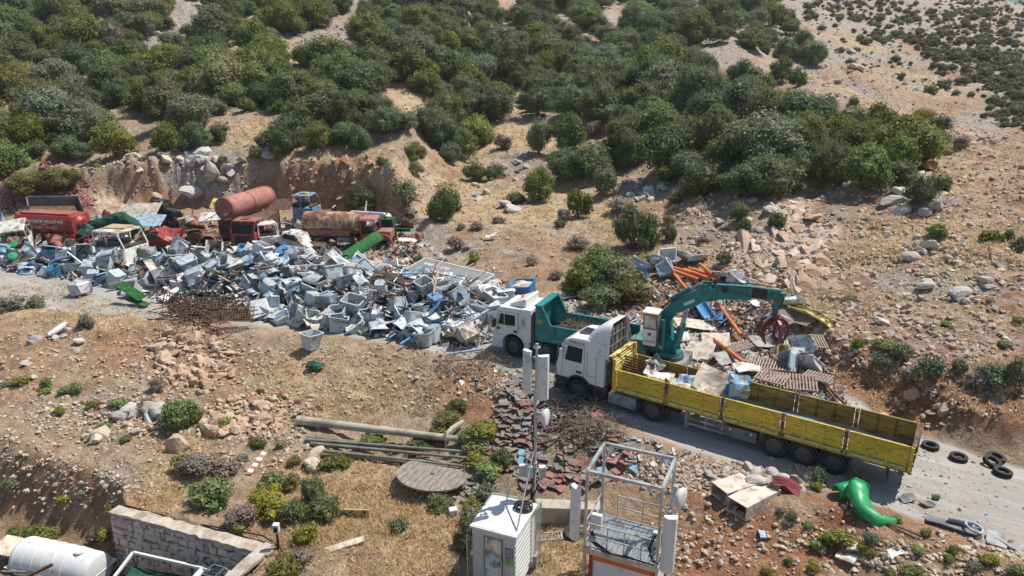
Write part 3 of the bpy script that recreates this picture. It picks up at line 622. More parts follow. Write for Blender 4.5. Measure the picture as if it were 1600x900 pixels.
# thorny low scrub of the far hillside, too many to count: one mass
def far_scrub():
    r = np.random.default_rng(77); n = 16000; us = r.uniform(1180, 1660, n); vs = r.uniform(-8, 200, n)
    ok = vs < 66+(us-1240)*.40; us, vs = us[ok], vs[ok]; x, y, z, hit = GG(us, vs, 60, 520, 300)
    ok = hit & (y > 108); x, y, z = x[ok], y[ok], z[ok]
    dens = fbm(x*.03, y*.03, 201, 3); keep = r.uniform(size=len(x)) < np.clip(.22+1.3*dens, .04, .9); x, y, z = x[keep][:1500], y[keep][:1500], z[keep][:1500]
    Vs = []; Fs = []; ts = []; off = 0; pr = [proto(k, 1, i) for k, i in (('oak', 0), ('juniper', 1), ('olive', 2))]
    data = []
    for cm, _, w, h in pr:
        V = np.empty(len(cm.vertices)*3, np.float32); cm.vertices.foreach_get("co", V); Fc = np.empty(len(cm.loops), np.int32); cm.loops.foreach_get("vertex_index", Fc)
        t = np.empty(len(cm.vertices), np.float32); cm.attributes["tint"].data.foreach_get("value", t); data.append((V.reshape(-1, 3)/w, Fc.reshape(-1, 3), t))
    for i in range(len(x)):
        V, Fc, t = data[r.integers(3)]; s = .8*r.choice([1.0, 1.5, 2.1, 2.9, 3.8], p=[.34, .28, .22, .11, .05]); a = r.uniform(0, 6.28)
        # every second leaf is enough at this distance
        Q = V.copy(); Q = np.stack([Q[:, 0]*math.cos(a)-Q[:, 1]*math.sin(a), Q[:, 0]*math.sin(a)+Q[:, 1]*math.cos(a), Q[:, 2]*.95], 1)*s+np.array([x[i], y[i], z[i]-.12*s])
        Vs.append(Q); Fs.append(Fc+off); off += len(V); ts.append(np.clip(t*.8+r.uniform(-.2, .3), 0, 1))
    me = npmesh("scrub", np.concatenate(Vs), np.concatenate(Fs), FM['olive']); at = me.attributes.new("tint", 'FLOAT', 'POINT'); at.data.foreach_set("value", np.concatenate(ts).astype(np.float32))
    me.materials.clear(); me.materials.append(foliage_mat("foliage_far_scrub", (.075, .095, .045), (.16, .185, .095), 0))
    tag(link("scrub", me), "low dark scrub dotted over the far hillside", 'scrub', None, 'stuff')
far_scrub()

# ------------------------------------------------------------------ stones
def stone_mat(name, cols, bump=.6):
    m, nt, bs = _mat(name); at = nt.nodes.new("ShaderNodeAttribute"); at.attribute_name = "tint"; tc = nt.nodes.new("ShaderNodeTexCoord")
    oi = nt.nodes.new("ShaderNodeObjectInfo")
    cr = nt.nodes.new("ShaderNodeValToRGB"); cr.color_ramp.elements[0].color = (*cols[0], 1); cr.color_ramp.elements[1].color = (*cols[-1], 1)
    for i, c in enumerate(cols[1:-1]): e = cr.color_ramp.elements.new((i+1)/(len(cols)-1)); e.color = (*c, 1)
    f = math_(nt, 'FRACT', math_(nt, 'ADD', at.outputs['Fac'], math_(nt, 'MULTIPLY', oi.outputs['Random'], .97))); nt.links.new(f, cr.inputs[0])
    nz = noise(nt, tc.outputs['Object'], 3.5, 5, .7); c = mixc(nt, cr.outputs[0], (.24, .15, .10), math_(nt, 'MULTIPLY', ramp(nt, nz, .52, .72), .55))
    nt.links.new(c, bs.inputs['Base Color']); bs.inputs['Roughness'].default_value = .92; bs.inputs['Specular IOR Level'].default_value = .2
    b = nt.nodes.new("ShaderNodeBump"); b.inputs['Strength'].default_value = bump; b.inputs['Distance'].default_value = .06
    nt.links.new(noise(nt, tc.outputs['Object'], 7, 5, .7), b.inputs['Height']); nt.links.new(b.outputs[0], bs.inputs['Normal'])
    return m
SM = {'grey': stone_mat("stone_grey", [(.30, .27, .25), (.50, .47, .43), (.38, .35, .32)]), 'tan': stone_mat("stone_tan", [(.36, .24, .16), (.50, .38, .28), (.42, .27, .18)]),
      'pale': stone_mat("stone_pale", [(.46, .36, .28), (.58, .48, .39), (.50, .40, .31)]), 'red': stone_mat("stone_red", [(.30, .13, .075), (.40, .22, .14), (.34, .17, .10)]),
      'purple': stone_mat("stone_purple", [(.24, .085, .085), (.36, .20, .18), (.20, .06, .06)]), 'mixed': stone_mat("stone_mixed", [(.38, .27, .18), (.50, .42, .33), (.37, .23, .14), (.53, .45, .35), (.38, .33, .28), (.43, .31, .21)])}
def rock_mesh(seed, kind, sub=2, flat=(1, .8, .62)):
    r = np.random.default_rng(seed); V, Fc = ICO3; V = V.copy()
    for _ in range(15):                          # cleave the ball with random planes: angular stones
        nrm = r.normal(size=3); nrm /= np.linalg.norm(nrm); dd = r.uniform(.38, .80); k = V @ nrm; V -= np.outer(np.maximum(k-dd, 0), nrm)
    V *= (1+.035*r.normal(size=(len(V), 1)))*np.array(flat)*1.35
    me = npmesh("boulder", V, Fc, SM[kind]); at = me.attributes.new("tint", 'FLOAT', 'POINT'); at.data.foreach_set("value", np.zeros(len(V), np.float32)); return me
RP = {k: [rock_mesh(i*7+len(k), k, 2, f) for i, f in enumerate([(1, .8, .62), (1.2, .7, .5), (.9, .9, .8), (1.1, .8, .5), (1, .75, .7)])] for k in SM}
RWORD = {'grey': 'grey limestone', 'tan': 'tan', 'pale': 'pale cream', 'red': 'rusty red', 'purple': 'dark red', 'mixed': 'weathered'}
def boulders(lst):
    r = random.Random(31); us = []; vs = []; inf = []
    for (u, v, ru, rv, n, s0, s1, kind) in lst:
        for _ in range(n):
            a = r.uniform(0, 6.28); q = math.sqrt(r.random()); us.append(u+ru*q*math.cos(a)); vs.append(v+rv*q*math.sin(a)); inf.append((s0+(s1-s0)*r.random()**2, kind))
    x, y, z, ok = GG(us, vs)
    for i in range(len(us)):
        s, kind = inf[i]; o = link('boulder', r.choice(RP[kind])); o.location = (x[i], y[i], z[i]+.18*s)
        o.rotation_euler = (r.uniform(-.35, .35), r.uniform(-.35, .35), r.uniform(0, 6.28)); o.scale = (s, s, s)
        tag(o, f"{'big' if s > .62 else 'middling' if s > .38 else 'small'} {RWORD[kind]} {'boulder' if s > .38 else 'stone'} {zone(us[i], vs[i])}", 'boulder', 'boulders on the slopes')
boulders([(300, 560, 60, 48, 64, .2, .5, 'tan'), (285, 705, 4, 4, 1, .62, .66, 'tan'), (375, 650, 45, 28, 24, .2, .5, 'tan'), (155, 682, 8, 5, 2, .45, .6, 'pale'), (215, 655, 60, 22, 18, .22, .45, 'grey'), (250, 640, 8, 10, 2, .5, .7, 'grey'), (335, 676, 24, 6, 4, .3, .45, 'tan'),
          (490, 722, 10, 12, 4, .3, .5, 'pale'), (70, 545, 60, 50, 12, .2, .4, 'grey'), (335, 278, 50, 34, 20, .6, 1.3, 'grey'), (255, 275, 50, 22, 14, .5, 1.1, 'pale'), (480, 290, 150, 20, 14, .4, 1.0, 'red'), (1010, 300, 50, 22, 18, .3, .65, 'grey'), (805, 262, 26, 22, 8, .4, .9, 'grey'),
          (760, 300, 30, 16, 6, .3, .7, 'grey'), (800, 325, 16, 8, 3, .6, 1.0, 'grey'), (1425, 320, 50, 24, 12, .4, .8, 'grey'), (1450, 240, 40, 24, 8, .4, .9, 'red'), (1330, 100, 20, 20, 6, .6, 1.2, 'pale'), (1378, 508, 3, 3, 1, .5, .52, 'grey'), (1400, 655, 80, 26, 12, .2, .38, 'tan'), (250, 50, 40, 16, 6, .6, 1.2, 'grey'), (560, 48, 30, 10, 8, .4, .8, 'grey'), 
          (1500, 420, 80, 50, 12, .25, .6, 'grey'), (1220, 750, 50, 14, 16, .15, .36, 'grey'), (1130, 735, 60, 14, 10, .12, .3, 'grey'), (700, 385, 50, 30, 8, .25, .5, 'grey'), (1150, 340, 60, 40, 8, .3, .7, 'grey'), (450, 610, 90, 40, 6, .2, .36, 'red'), (410, 240, 40, 12, 4, .5, .9, 'grey')])
def outcrops():
    r = random.Random(61); cells = [(1235, 330, 34, 50, 26), (1268, 400, 26, 40, 16), (1195, 370, 36, 40, 14), (1225, 430, 50, 26, 12), (1310, 100, 22, 26, 8), (1345, 110, 20, 14, 5), (1470, 290, 50, 24, 8)]
    for (u, v, ru, rv, n) in cells:
        for _ in range(n):
            a = r.uniform(0, 6.28); q = math.sqrt(r.random()); uu, vv = u+ru*q*math.cos(a), v+rv*q*math.sin(a); g = G(uu, vv); g2 = G(uu+10, vv+26); d = g2-g; s = r.uniform(.45, 1.05)
            o = link('rock_outcrop', r.choice(RP['pale' if r.random() < .55 else 'tan'])); o.location = (g.x, g.y, g.z-.14*s); o.scale = (s*r.uniform(1.0, 1.6), s*r.uniform(.6, 1.0), s*r.uniform(.35, .6)); o.rotation_euler = (r.gauss(0, .25), math.atan2(-d.z, math.hypot(d.x, d.y))+r.gauss(0, .15), math.atan2(d.y, d.x)+r.gauss(0, .2))
            tag(o, f"{'long' if o.scale[0] > 1.0 else 'short'} pale bedrock ledge {zone(uu, vv)}", 'rock', 'pale bedrock ledges')
outcrops()
def rubble(name, n, poly_fn, s0, s1, kind, label, seed, lift=.12, protos=6):
    """loose small stones, too many to count: one mesh"""
    r = np.random.default_rng(seed); us, vs, ss = poly_fn(r, n); x, y, z, ok = GG(us, vs)
    x, y, z, ss = x[ok], y[ok], z[ok], ss[ok]; m = len(x); V0, F0 = ICO1; V0 = V0[:12] if False else V0
    bm = bmesh.new(); bmesh.ops.create_icosphere(bm, subdivisions=1, radius=1); bm.free()
    T = []
    for i in range(protos):
        q = np.random.default_rng(900+i); V = V0.copy()
        for _ in range(9):
            nr = q.normal(size=3); nr /= np.linalg.norm(nr); k = V @ nr; V -= np.outer(np.maximum(k-q.uniform(.32, .7), 0), nr)
        T.append(V*np.array([1, q.uniform(.6, .9), q.uniform(.4, .75)]))
    T = np.array(T); k = r.integers(protos, size=m); a = r.uniform(0, 6.28, m); b = r.uniform(-.6, .6, m); s = (s0+(s1-s0)*r.random(m)**4)*ss
    V = T[k]; ca, sa, cb, sb = np.cos(a)[:, None], np.sin(a)[:, None], np.cos(b)[:, None], np.sin(b)[:, None]
    X, Y, Z = V[..., 0], V[..., 1], V[..., 2]; X, Z = X*cb-Z*sb, X*sb+Z*cb; X, Y = X*ca-Y*sa, X*sa+Y*ca
    V = np.stack([X, Y, Z], -1)*s[:, None, None]+np.stack([x, y, z+lift*s], -1)[:, None, :]
    nv = V0.shape[0]; Fc = (F0[None]+(np.arange(m)*nv)[:, None, None]).reshape(-1, 3)
    me = npmesh(name, V.reshape(-1, 3), Fc, SM[kind]); at = me.attributes.new("tint", 'FLOAT', 'POINT'); at.data.foreach_set("value", np.repeat(r.random(m), nv).astype(np.float32))
    tag(link(name, me), label, 'rubble', None, 'stuff')
def reg(ells):
    w = np.array([e[4] for e in ells], float); w /= w.sum()
    def fn(r, n):
        k = r.choice(len(ells), n, p=w); e = np.array([x[:4] for x in ells], float)[k]; ss = np.array([x[5] if len(x) > 5 else 1 for x in ells])[k]
        a = r.uniform(0, 6.28, n); q = np.sqrt(r.random(n))*1.1+r.normal(size=n)*.12; return e[:, 0]+e[:, 2]*q*np.cos(a), e[:, 1]+e[:, 3]*q*np.sin(a), ss
    return fn
rubble("loose_stones", 17000, reg([(120, 560, 170, 80, 3), (110, 720, 160, 70, 3), (300, 590, 130, 70, 2), (470, 590, 130, 60, 1.5), (640, 590, 130, 50, 1.5), (1230, 850, 230, 50, 1.5), (1480, 870, 130, 30, 1), (1130, 745, 160, 22, 3), (1440, 600, 170, 70, 2.5), (800, 590, 60, 40, 1.5), (380, 690, 100, 50, 1.5), (420, 650, 70, 40, 1.5), (190, 650, 140, 30, 2), (1090, 800, 50, 90, .35)]), .035, .21, 'mixed', "loose small stones strewn over the banks near the road", 5)
rubble("hill_stones", 27000, reg([(1320, 420, 260, 100, 6, 1.1), (1480, 300, 130, 120, 5, 1.15), (1180, 370, 110, 90, 3, 1.2), (760, 340, 160, 90, 2.5), (1000, 310, 90, 50, 2), (480, 290, 170, 40, 1.5, 1.3), (220, 270, 110, 40, 1.2), (640, 250, 100, 60, 1), (1330, 120, 80, 60, 1.5, 1.5), (1480, 200, 120, 40, 1.5, 1.5), (380, 200, 90, 30, 1), (290, 45, 80, 50, 1, 1.4), (520, 65, 80, 40, 1, 1.3), (640, 170, 70, 30, .6), (820, 220, 70, 30, .6), (1420, 60, 190, 70, 2, 2.2), (1400, 520, 190, 50, 2), (1150, 105, 110, 30, .8, 1.3)]), .06, .34, 'mixed', "scattered broken stones all over the dry hillside", 6, -.03)
rubble("brick_rubble", 1900, reg([(72, 310, 66, 26, 1)]), .17, .42, 'purple', "mound of dark red rubble above the left end of the scrapyard", 8, .2)
rubble("tan_rubble", 1500, reg([(300, 560, 62, 48, 3), (370, 655, 50, 28, 1.5), (420, 640, 40, 30, 1), (230, 650, 60, 20, .7)]), .10, .34, 'tan', "tumbled tan stones among the boulders below the road", 19, .3)
rubble("road_gravel", 1500, reg([(1200, 745, 140, 16, 2), (1480, 770, 110, 60, 1), (1400, 700, 60, 20, 1)]), .03, .12, 'grey', "grey gravel and broken concrete along the road edge", 9)
# dry grass
def straw():
    r = np.random.default_rng(15); ells = [e[:4]+(e[2]*e[3]*e[4],) for e in PATCH['grass']]; us, vs, _ = reg(ells)(r, 9000); x, y, z, ok = GG(us, vs); x, y, z = x[ok], y[ok], z[ok]
    nb = 9; m = len(x)*nb; cx = np.repeat(x, nb)+r.normal(size=m)*.13; cy = np.repeat(y, nb)+r.normal(size=m)*.13; cz = np.repeat(z, nb); hs = np.repeat(r.uniform(.05, .20, len(x)), nb)*r.uniform(.6, 1.2, m)
    a = r.uniform(0, 6.28, m); wv = .016+.0006*cy; dx, dy = np.cos(a)*wv, np.sin(a)*wv; lx, ly = r.normal(size=m)*.5*hs, r.normal(size=m)*.5*hs
    V = np.stack([np.stack([cx-dx, cy-dy, cz-.03], -1), np.stack([cx+dx, cy+dy, cz-.03], -1), np.stack([cx+lx, cy+ly, cz+hs], -1)], 1).reshape(-1, 3)
    m_, nt, bs = _mat("dry_grass"); at = nt.nodes.new("ShaderNodeAttribute"); at.attribute_name = "tint"
    c = mixc(nt, (.52, .39, .22), (.76, .60, .38), at.outputs['Fac']); nt.links.new(c, bs.inputs['Base Color']); bs.inputs['Roughness'].default_value = .8; leafy(nt, bs, c, .5)
    me = npmesh("dry_grass", V, np.arange(m*3).reshape(-1, 3), m_); at = me.attributes.new("tint", 'FLOAT', 'POINT'); at.data.foreach_set("value", np.repeat(r.random(m), 3).astype(np.float32))
    tag(link("dry_grass", me), "short straw coloured grass in the clearings", 'grass', None, 'stuff')
straw()
# ------------------------------------------------------------------ shared paints
def glass_mat():
    m, nt, bs = _mat("dark_glass"); bs.inputs['Base Color'].default_value = (.018, .020, .022, 1); bs.inputs['Roughness'].default_value = .25; bs.inputs['Specular IOR Level'].default_value = .25
    return m
GLASS = glass_mat()
RUST = (.16, .075, .035); GRIME = (.10, .085, .07)
M = dict(
 white=pm("white_paint", (.70, .70, .69), .42, 0, .03, 1.2, (.50, .47, .42), .22, 1.6, coat=.2), dwhite=pm("weathered_white", (.62, .61, .57), .6, 0, .1, 1.5, (.26, .20, .15), .5, 1.8),
 teal=pm("teal_paint", (.004, .19, .20), .45, 0, .14, 1.2, (.03, .12, .11), .4, 2.0, coat=.15), teald=pm("worn_teal", (.01, .175, .165), .6, 0, .25, 1.5, (.16, .13, .10), .55, 2.2),
 yellow=pm("yellow_paint", (.62, .43, .040), .6, 0, .16, 1.4, (.17, .11, .04), .30, 11, grain=(.5, 1, 1.6)), ryellow=pm("rusty_yellow", (.40, .28, .04), .75, 0, .3, 2, (.09, .05, .03), .75, 5), yellowin=pm("dirty_yellow", (.30, .235, .05), .8, 0, .3, 1.5, (.12, .09, .05), .5, 3, grain=(.4, 1, 3)),
 pyellow=pm("pale_yellow", (.66, .56, .18), .6, 0, .12, 2, RUST, .45, 2.2), rust=pm("rust", (.15, .075, .045), .9, .1, .35, 3, (.06, .035, .025), .5, 2.5, bump=.3), drust=pm("dark_rust", (.085, .055, .042), .9, 0, .4, 3, (.20, .10, .05), .4, 2),
 black=pm("black_plastic", (.022, .022, .023), .55, 0, .2, 3, (.10, .085, .07), .45, 1.5), chass=pm("chassis", (.04, .038, .036), .75, .2, .3, 2, (.13, .10, .08), .5, 1.6), rubber=pm("rubber", (.022, .021, .020), .85, 0, .25, 4, (.05, .045, .04), .35, 2.5),
 rim=pm("rim", (.085, .085, .085), .5, .3, .25, 5, (.05, .04, .035), .3, 3), galv=pm("galvanised", (.46, .48, .49), .42, .55, .1, 3, (.30, .29, .28), .4, 2), dgrey=pm("dark_grey", (.12, .12, .125), .6, 0, .2, 2, (.2, .17, .14), .4, 1.5),
 grey=pm("grey_paint", (.30, .31, .32), .6, 0, .14, 1.6, (.18, .14, .11), .5, 1.8), plate=pm("deck_plate", (.20, .215, .225), .7, .1, .2, 1.2, (.12, .09, .07), .5, 2), floor=pm("bed_floor", (.33, .27, .225), .85, 0, .3, 1.2, (.10, .075, .06), .55, 1.8, grain=(.35, 1, 1)),
 dred=pm("grapple_red", (.20, .018, .022), .5, 0, .2, 2, (.09, .05, .04), .5, 4), red=pm("red_paint", (.34, .028, .03), .5, 0, .2, 1.2, (.20, .09, .06), .45, 2), fred=pm("faded_red", (.34, .11, .085), .75, 0, .2, 1.2, (.22, .10, .06), .55, 2.4), rtank=pm("rusty_tank", (.22, .085, .05), .8, .1, .3, 1.2, (.46, .36, .24), .50, 1.5, bump=.15), pink=pm("primer_red", (.36, .155, .125), .75, 0, .14, 1.2, (.24, .10, .07), .4, 1.6),
 green=pm("green_plastic", (.015, .30, .10), .45, 0, .12, 1.5, (.02, .20, .08), .3, 2, coat=.2), blue=pm("blue_plastic", (.045, .20, .42), .5, 0, .14, 1.5, (.16, .2, .26), .4, 2), pblue=pm("pale_blue", (.30, .44, .56), .6, 0, .14, 2, (.2, .18, .15), .4, 2.5), orange=pm("orange_pipe", (.62, .17, .04), .55, 0, .14, 2, (.40, .14, .05), .4, 2),
 conc=pm("concrete", (.42, .37, .31), .9, 0, .14, 1.5, (.28, .22, .17), .5, 1.6, bump=.2), pole=pm("pole_concrete", (.40, .355, .28), .85, 0, .12, 1.2, (.27, .22, .17), .4, 1.4), gpole=pm("old_green_pole", (.145, .15, .115), .8, 0, .22, 1.5, (.24, .22, .17), .45, 2),
 wood=pm("grey_wood", (.25, .225, .195), .9, 0, .3, 2.5, (.16, .135, .11), .5, 2, grain=(1, 8, 8)), plank=pm("raw_plank", (.46, .34, .22), .85, 0, .2, 2, (.28, .2, .13), .4, 2), cream=pm("cream_panel", (.56, .50, .42), .8, 0, .1, 1.5, (.34, .27, .2), .45, 2),
 box=pm("pale_grey_plastic", (.62, .63, .62), .5, 0, .05, 2, (.48, .47, .45), .3, 2), cabin=pm("cabin_sheet", (.64, .65, .64), .5, 0, .05, 1.5, (.50, .48, .44), .35, 1.5), cdoor=pm("cabin_door", (.52, .53, .53), .5, 0, .06, 2), or_=pm("orange_red", (.60, .12, .035), .55, 0, .1, 2, (.45, .09, .03), .3, 2), cab_blue=pm("blue_cab", (.16, .26, .38), .55, 0, .15, 1.5, RUST, .35, 2),
 gnet=pm("green_net", (.010, .055, .030), .9, 0, .35, 4, (.02, .09, .05), .5, 3, bump=.6, bscale=18), turf=pm("artificial_turf", (.016, .105, .018), .95, 0, .35, 8, (.03, .15, .03), .5, 5, bump=.8, bscale=40), sign=pm("sign_grey", (.20, .20, .197), .55, 0, .05, 1, (.26, .25, .24), .35, 1), letter=pm("white_lettering", (.72, .72, .70), .6, 0, .04, 2), ink=pm("dark_lettering", (.05, .05, .055), .6, 0, .05, 2),
 tgreen=pm("green_sign", (.12, .34, .10), .6, 0, .1, 3), tblue=pm("blue_sign", (.05, .09, .25), .6, 0, .15, 3), stripe=pm("stripe_green", (.035, .22, .06), .6, 0, .1, 2, (.3, .28, .1), .5, 4), cable=pm("black_cable", (.014, .014, .015), .6, 0, .1, 3), sand=pm("sand_paint", (.50, .34, .16), .8, 0, .1, 2), maroon=pm("maroon_cloth", (.16, .02, .03), .8, 0, .2, 3), stripew=pm("stripe_white", (.6, .58, .5), .6, 0, .1, 2, (.3, .25, .1), .5, 4),
)
def tyre_mesh(r, w):
    m = MB(); q = [(r*.60, -w*.40), (r*.86, -w*.5), (r*.97, -w*.44), (r, -w*.30)]
    for k in range(5): zz = -w*.3+w*.6*(k+.5)/5; q += [(r, zz-w*.045), (r*.975, zz-w*.02), (r*.975, zz+w*.02), (r, zz+w*.045)]
    q += [(r, w*.30), (r*.97, w*.44), (r*.86, w*.5), (r*.60, w*.40), (r*.56, 0), (r*.60, -w*.40)]
    v = []; f = []; n = 28
    for a in range(n):
        t = 2*math.pi*a/n
        for rr, zz in q: v.append((rr*math.cos(t), zz, rr*math.sin(t)))
    k = len(q)
    for a in range(n):
        for j in range(k-1): f.append((a*k+j, ((a+1) % n)*k+j, ((a+1) % n)*k+j+1, a*k+j+1))
    m.add(v, f); return m.mesh("tyre", M['rubber'], True, True)
def rim_mesh(r, w):
    m = MB(); Mx = Matrix.Rotation(R_(90), 4, 'X')
    m.lathe([(r*.60, w*.42), (r*.57, w*.43), (r*.52, w*.30), (r*.36, w*.24), (r*.30, w*.40), (r*.16, w*.46), (.001, w*.46)], 24, Mx)
    for i in range(8): a = i*math.pi/4; m.cyl((r*.40*math.cos(a), -w*.22, r*.40*math.sin(a)), (r*.40*math.cos(a), -w*.33, r*.40*math.sin(a)), r*.045, n=6)
    for i in range(8): a = (i+.5)*math.pi/4; m.cyl((r*.485*math.cos(a), -w*.25, r*.485*math.sin(a)), (r*.485*math.cos(a), -w*.30, r*.485*math.sin(a)), r*.05, n=6)
    return m.mesh("rim", M['rim'], True)
TY, RM = tyre_mesh(1, .62), rim_mesh(1, .62)
def wheel(par, x, y, z, r, far=False, wd=1.0, rot=None):
    o = link('wheel', TY, None, par); o.location = (x, y, z); o.scale = (r, r*wd, r); o.rotation_euler = rot or (0, random.uniform(0, 1), math.pi if far else 0)
    link('rim', RM, None, o); return o
def arch(cx, cz, r, a0, a1, n=9): return [(cx+r*math.cos(R_(a0+(a1-a0)*i/n)), cz+r*math.sin(R_(a0+(a1-a0)*i/n))) for i in range(n+1)]
def text(par, s, size, loc, rot, mat, name='lettering', ext=.004, space=1.0):
    me = TEXTS[s].copy(); me.materials.clear(); me.materials.append(mat); t = link(name, me, None, par); t.location = loc; t.rotation_euler = rot; return t
NEARFACE = (R_(90), 0, 0)      # lettering on a side that faces -y

# ------------------------------------------------------------------ the yellow articulated lorry
def lorry():
    t = thing('articulated_lorry', 'articulated lorry with white cab and long scratched yellow drop-side trailer', 'lorry', (4.59, 29.05, 0), R_(-34.6)); t.scale = (1, .92, 1)
    prof = [(-3.05, .95), (-3.10, 1.50), (-2.98, 1.95), (-2.80, 2.62), (-2.62, 2.86), (-2.30, 3.0), (-1.6, 3.06), (-.62, 3.06), (-.58, 2.9), (-.58, .92), (-1.15, .92)]+arch(-1.88, .55, .66, 35, 145)+[(-2.55, .95)]
    cab = MB().prism(prof, .03, 2.27).build('cab', M['white'], t, True, .06)
    MB().prism([(-2.99, 1.62), (-2.74, 2.64), (-2.70, 2.62), (-2.95, 1.62)], .16, 2.14).build('windscreen', GLASS, cab)
    x0 = -3.02
    w = MB(); w.prism([(-2.62, 1.86), (-1.74, 1.86), (-1.70, 2.58), (-2.46, 2.60)], .012, .029); w.build('window', GLASS, cab)
    d = MB()
    for a, b in (((-2.80, 1.05), (-2.66, 2.68)), ((-2.66, 2.68), (-1.60, 2.68)), ((-1.60, 2.68), (-1.60, .98)), ((-.98, 1.0), (-.98, 2.3)), ((-.98, 2.3), (-.60, 2.55)), ((-1.45, 1.35), (-1.02, 1.35)), ((-1.45, 1.35), (-1.45, 2.45))):
        d.bar((a[0], .026, a[1]), (b[0], .026, b[1]), .016, .014)
    d.build('door_seam', M['dgrey'], cab)
    MB().box(-2.0, -1.72, .0, .028, 1.34, 1.44).build('door_handle', M['black'], cab)
    mi = MB(); mi.box(-2.82, -2.66, -.20, .0, 1.98, 2.42); mi.bar((-2.72, .02, 2.45), (-2.74, -.12, 2.40), .03); mi.build('mirror', M['white'], cab, True, .03)
    text(cab, "CEMBULUR", .17, (-2.02, .024, 2.80), NEARFACE, M['ink'])
    h = MB(); h.box(-2.25, -1.62, .75, 1.5, 3.03, 3.12); h.build('roof_hatch', M['dgrey'], cab, False, .02); MB().box(-2.18, -1.69, .82, 1.43, 3.12, 3.135).build('hatch_glass', GLASS, cab)
    df = MB(); pr = [(-1.62, 3.05), (-1.45, 3.36), (-1.15, 3.66), (-.80, 3.88), (-.42, 3.96)]
    v = []; f = []
    for i, (x, z) in enumerate(pr):
        for y in (.10, .22, .45, 1.85, 2.08, 2.20):
            k = .22*(1 if y in (.10, 2.20) else .35 if y in (.22, 2.08) else 0); v.append((x+(.06 if k else 0), y, max(3.04, z-k*(1+.3*i))))
    for i in range(4):
        for j in range(5): f.append((i*6+j, (i+1)*6+j, (i+1)*6+j+1, i*6+j+1))
    df.add(v, f)
    df.add([(-1.60, .09, 3.04)]+[v[i*6] for i in range(5)]+[(-.42, .09, 2.3)], [(0, 1, 2, 3, 4, 5, 6)]); df.add([(-1.60, 2.21, 3.04)]+[v[i*6+5] for i in range(5)]+[(-.42, 2.21, 2.3)], [(6, 5, 4, 3, 2, 1, 0)])
    df.build('roof_deflector', M['white'], t, True)
    g = MB(); g.box(-.56, -.50, .2, 2.1, 1.0, 3.7)
    for y in (.5, .9, 1.4, 1.8): g.bar((-.47, y, 1.0), (-.47, y, 3.7), .04)
    for z in (1.5, 2.2, 2.9, 3.4): g.bar((-.46, .25, z), (-.46, 2.05, z), .035)
    g.tube([(-.40, .6, 2.6), (-.30, .7, 2.0), (-.2, .8, 1.5), (-.1, 1.0, 1.3)], .03); g.tube([(-.40, 1.2, 2.6), (-.26, 1.2, 2.0), (-.12, 1.25, 1.4)], .03)
    g.build('cab_back', M['dgrey'], t)
    bp = MB(); bp.prism([(-3.16, .30), (-3.16, .93), (-2.58, .93)]+arch(-1.88, .55, .67, 148, 180, 5)+[(-2.55, .30)], .0, 2.3)
    bp.prism(arch(-1.88, .52, .70, 20, 150, 10)+list(reversed(arch(-1.88, .52, .60, 20, 150, 10))), -.01, .55); bp.prism(arch(-1.88, .52, .70, 20, 150, 10)+list(reversed(arch(-1.88, .52, .60, 20, 150, 10))), 1.75, 2.31); bp.box(-1.12, -.45, .05, .6, .35, .92); bp.box(-2.62, -2.50, -.03, .3, .28, .40)
    bp.build('bumper', M['black'], t, False, .02); MB().box(-3.175, -3.05, -.012, .25, .60, .80).build('headlight', M['box'], t, False, .02)
    c = MB(); c.box(-2.9, 11.5, .75, .95, .58, .90); c.box(-2.9, 11.5, 1.35, 1.55, .58, .90); c.box(-.4, 2.9, .6, 1.7, .5, .8)
    for x in (-1.88, 1.79, 7.0, 8.12, 9.22): c.cyl((x, .2, .5), (x, 2.1, .5), .09)
    c.build('chassis', M['chass'], t)
    for x in (-1.88,):
        wheel(t, x, .16, .5, .5); wheel(t, x, 2.14, .5, .5, True)
    for x in (1.79, 7.0, 8.12, 9.22):
        wheel(t, x, .17, .5, .5, False, 1.05); wheel(t, x, 2.08, .5, .5, True, 1.05)
    ft = MB(); ft.prism([(.03, .30), (.12, .24), (.52, .24), (.60, .32), (.60, .72), (.52, .80), (.12, .80), (.03, .72)], -.32, 1.02, 'yz')
    for x in (-.1, .35, .8): ft.prism([(.02, .29), (.115, .23), (.525, .23), (.61, .32), (.61, .73), (.525, .81), (.115, .81), (.02, .73)], x-.025, x+.025, 'yz')
    ft.build('fuel_tank', M['grey'], t, False, .012)
    for xs, nm in (((1.79,), 'mudguard'), ((7.0,), 'mudguard'), ((8.12,), 'mudguard'), ((9.22,), 'mudguard')):
        for x in xs: MB().prism(arch(x, .5, .60, 8, 172, 12)+list(reversed(arch(x, .5, .565, 8, 172, 12))), -.01, .48).build(nm, M['black'], t)
    MB().box(2.42, 2.46, .02, .5, .22, .8).build('mud_flap', M['black'], t)
    # trailer
    MB().box(-.02, 11.67, .03, 2.26, .96, 1.22).build('bed', M['floor'], t); MB().box(-.05, 11.74, -.02, .05, .97, 1.025).build('side_rail', M['yellowin'], t); MB().box(-.05, 11.74, 2.25, 2.32, .97, 1.025).build('side_rail', M['yellowin'], t)
    xs = [0, 2.42, 4.84, 7.24, 9.53, 11.70]
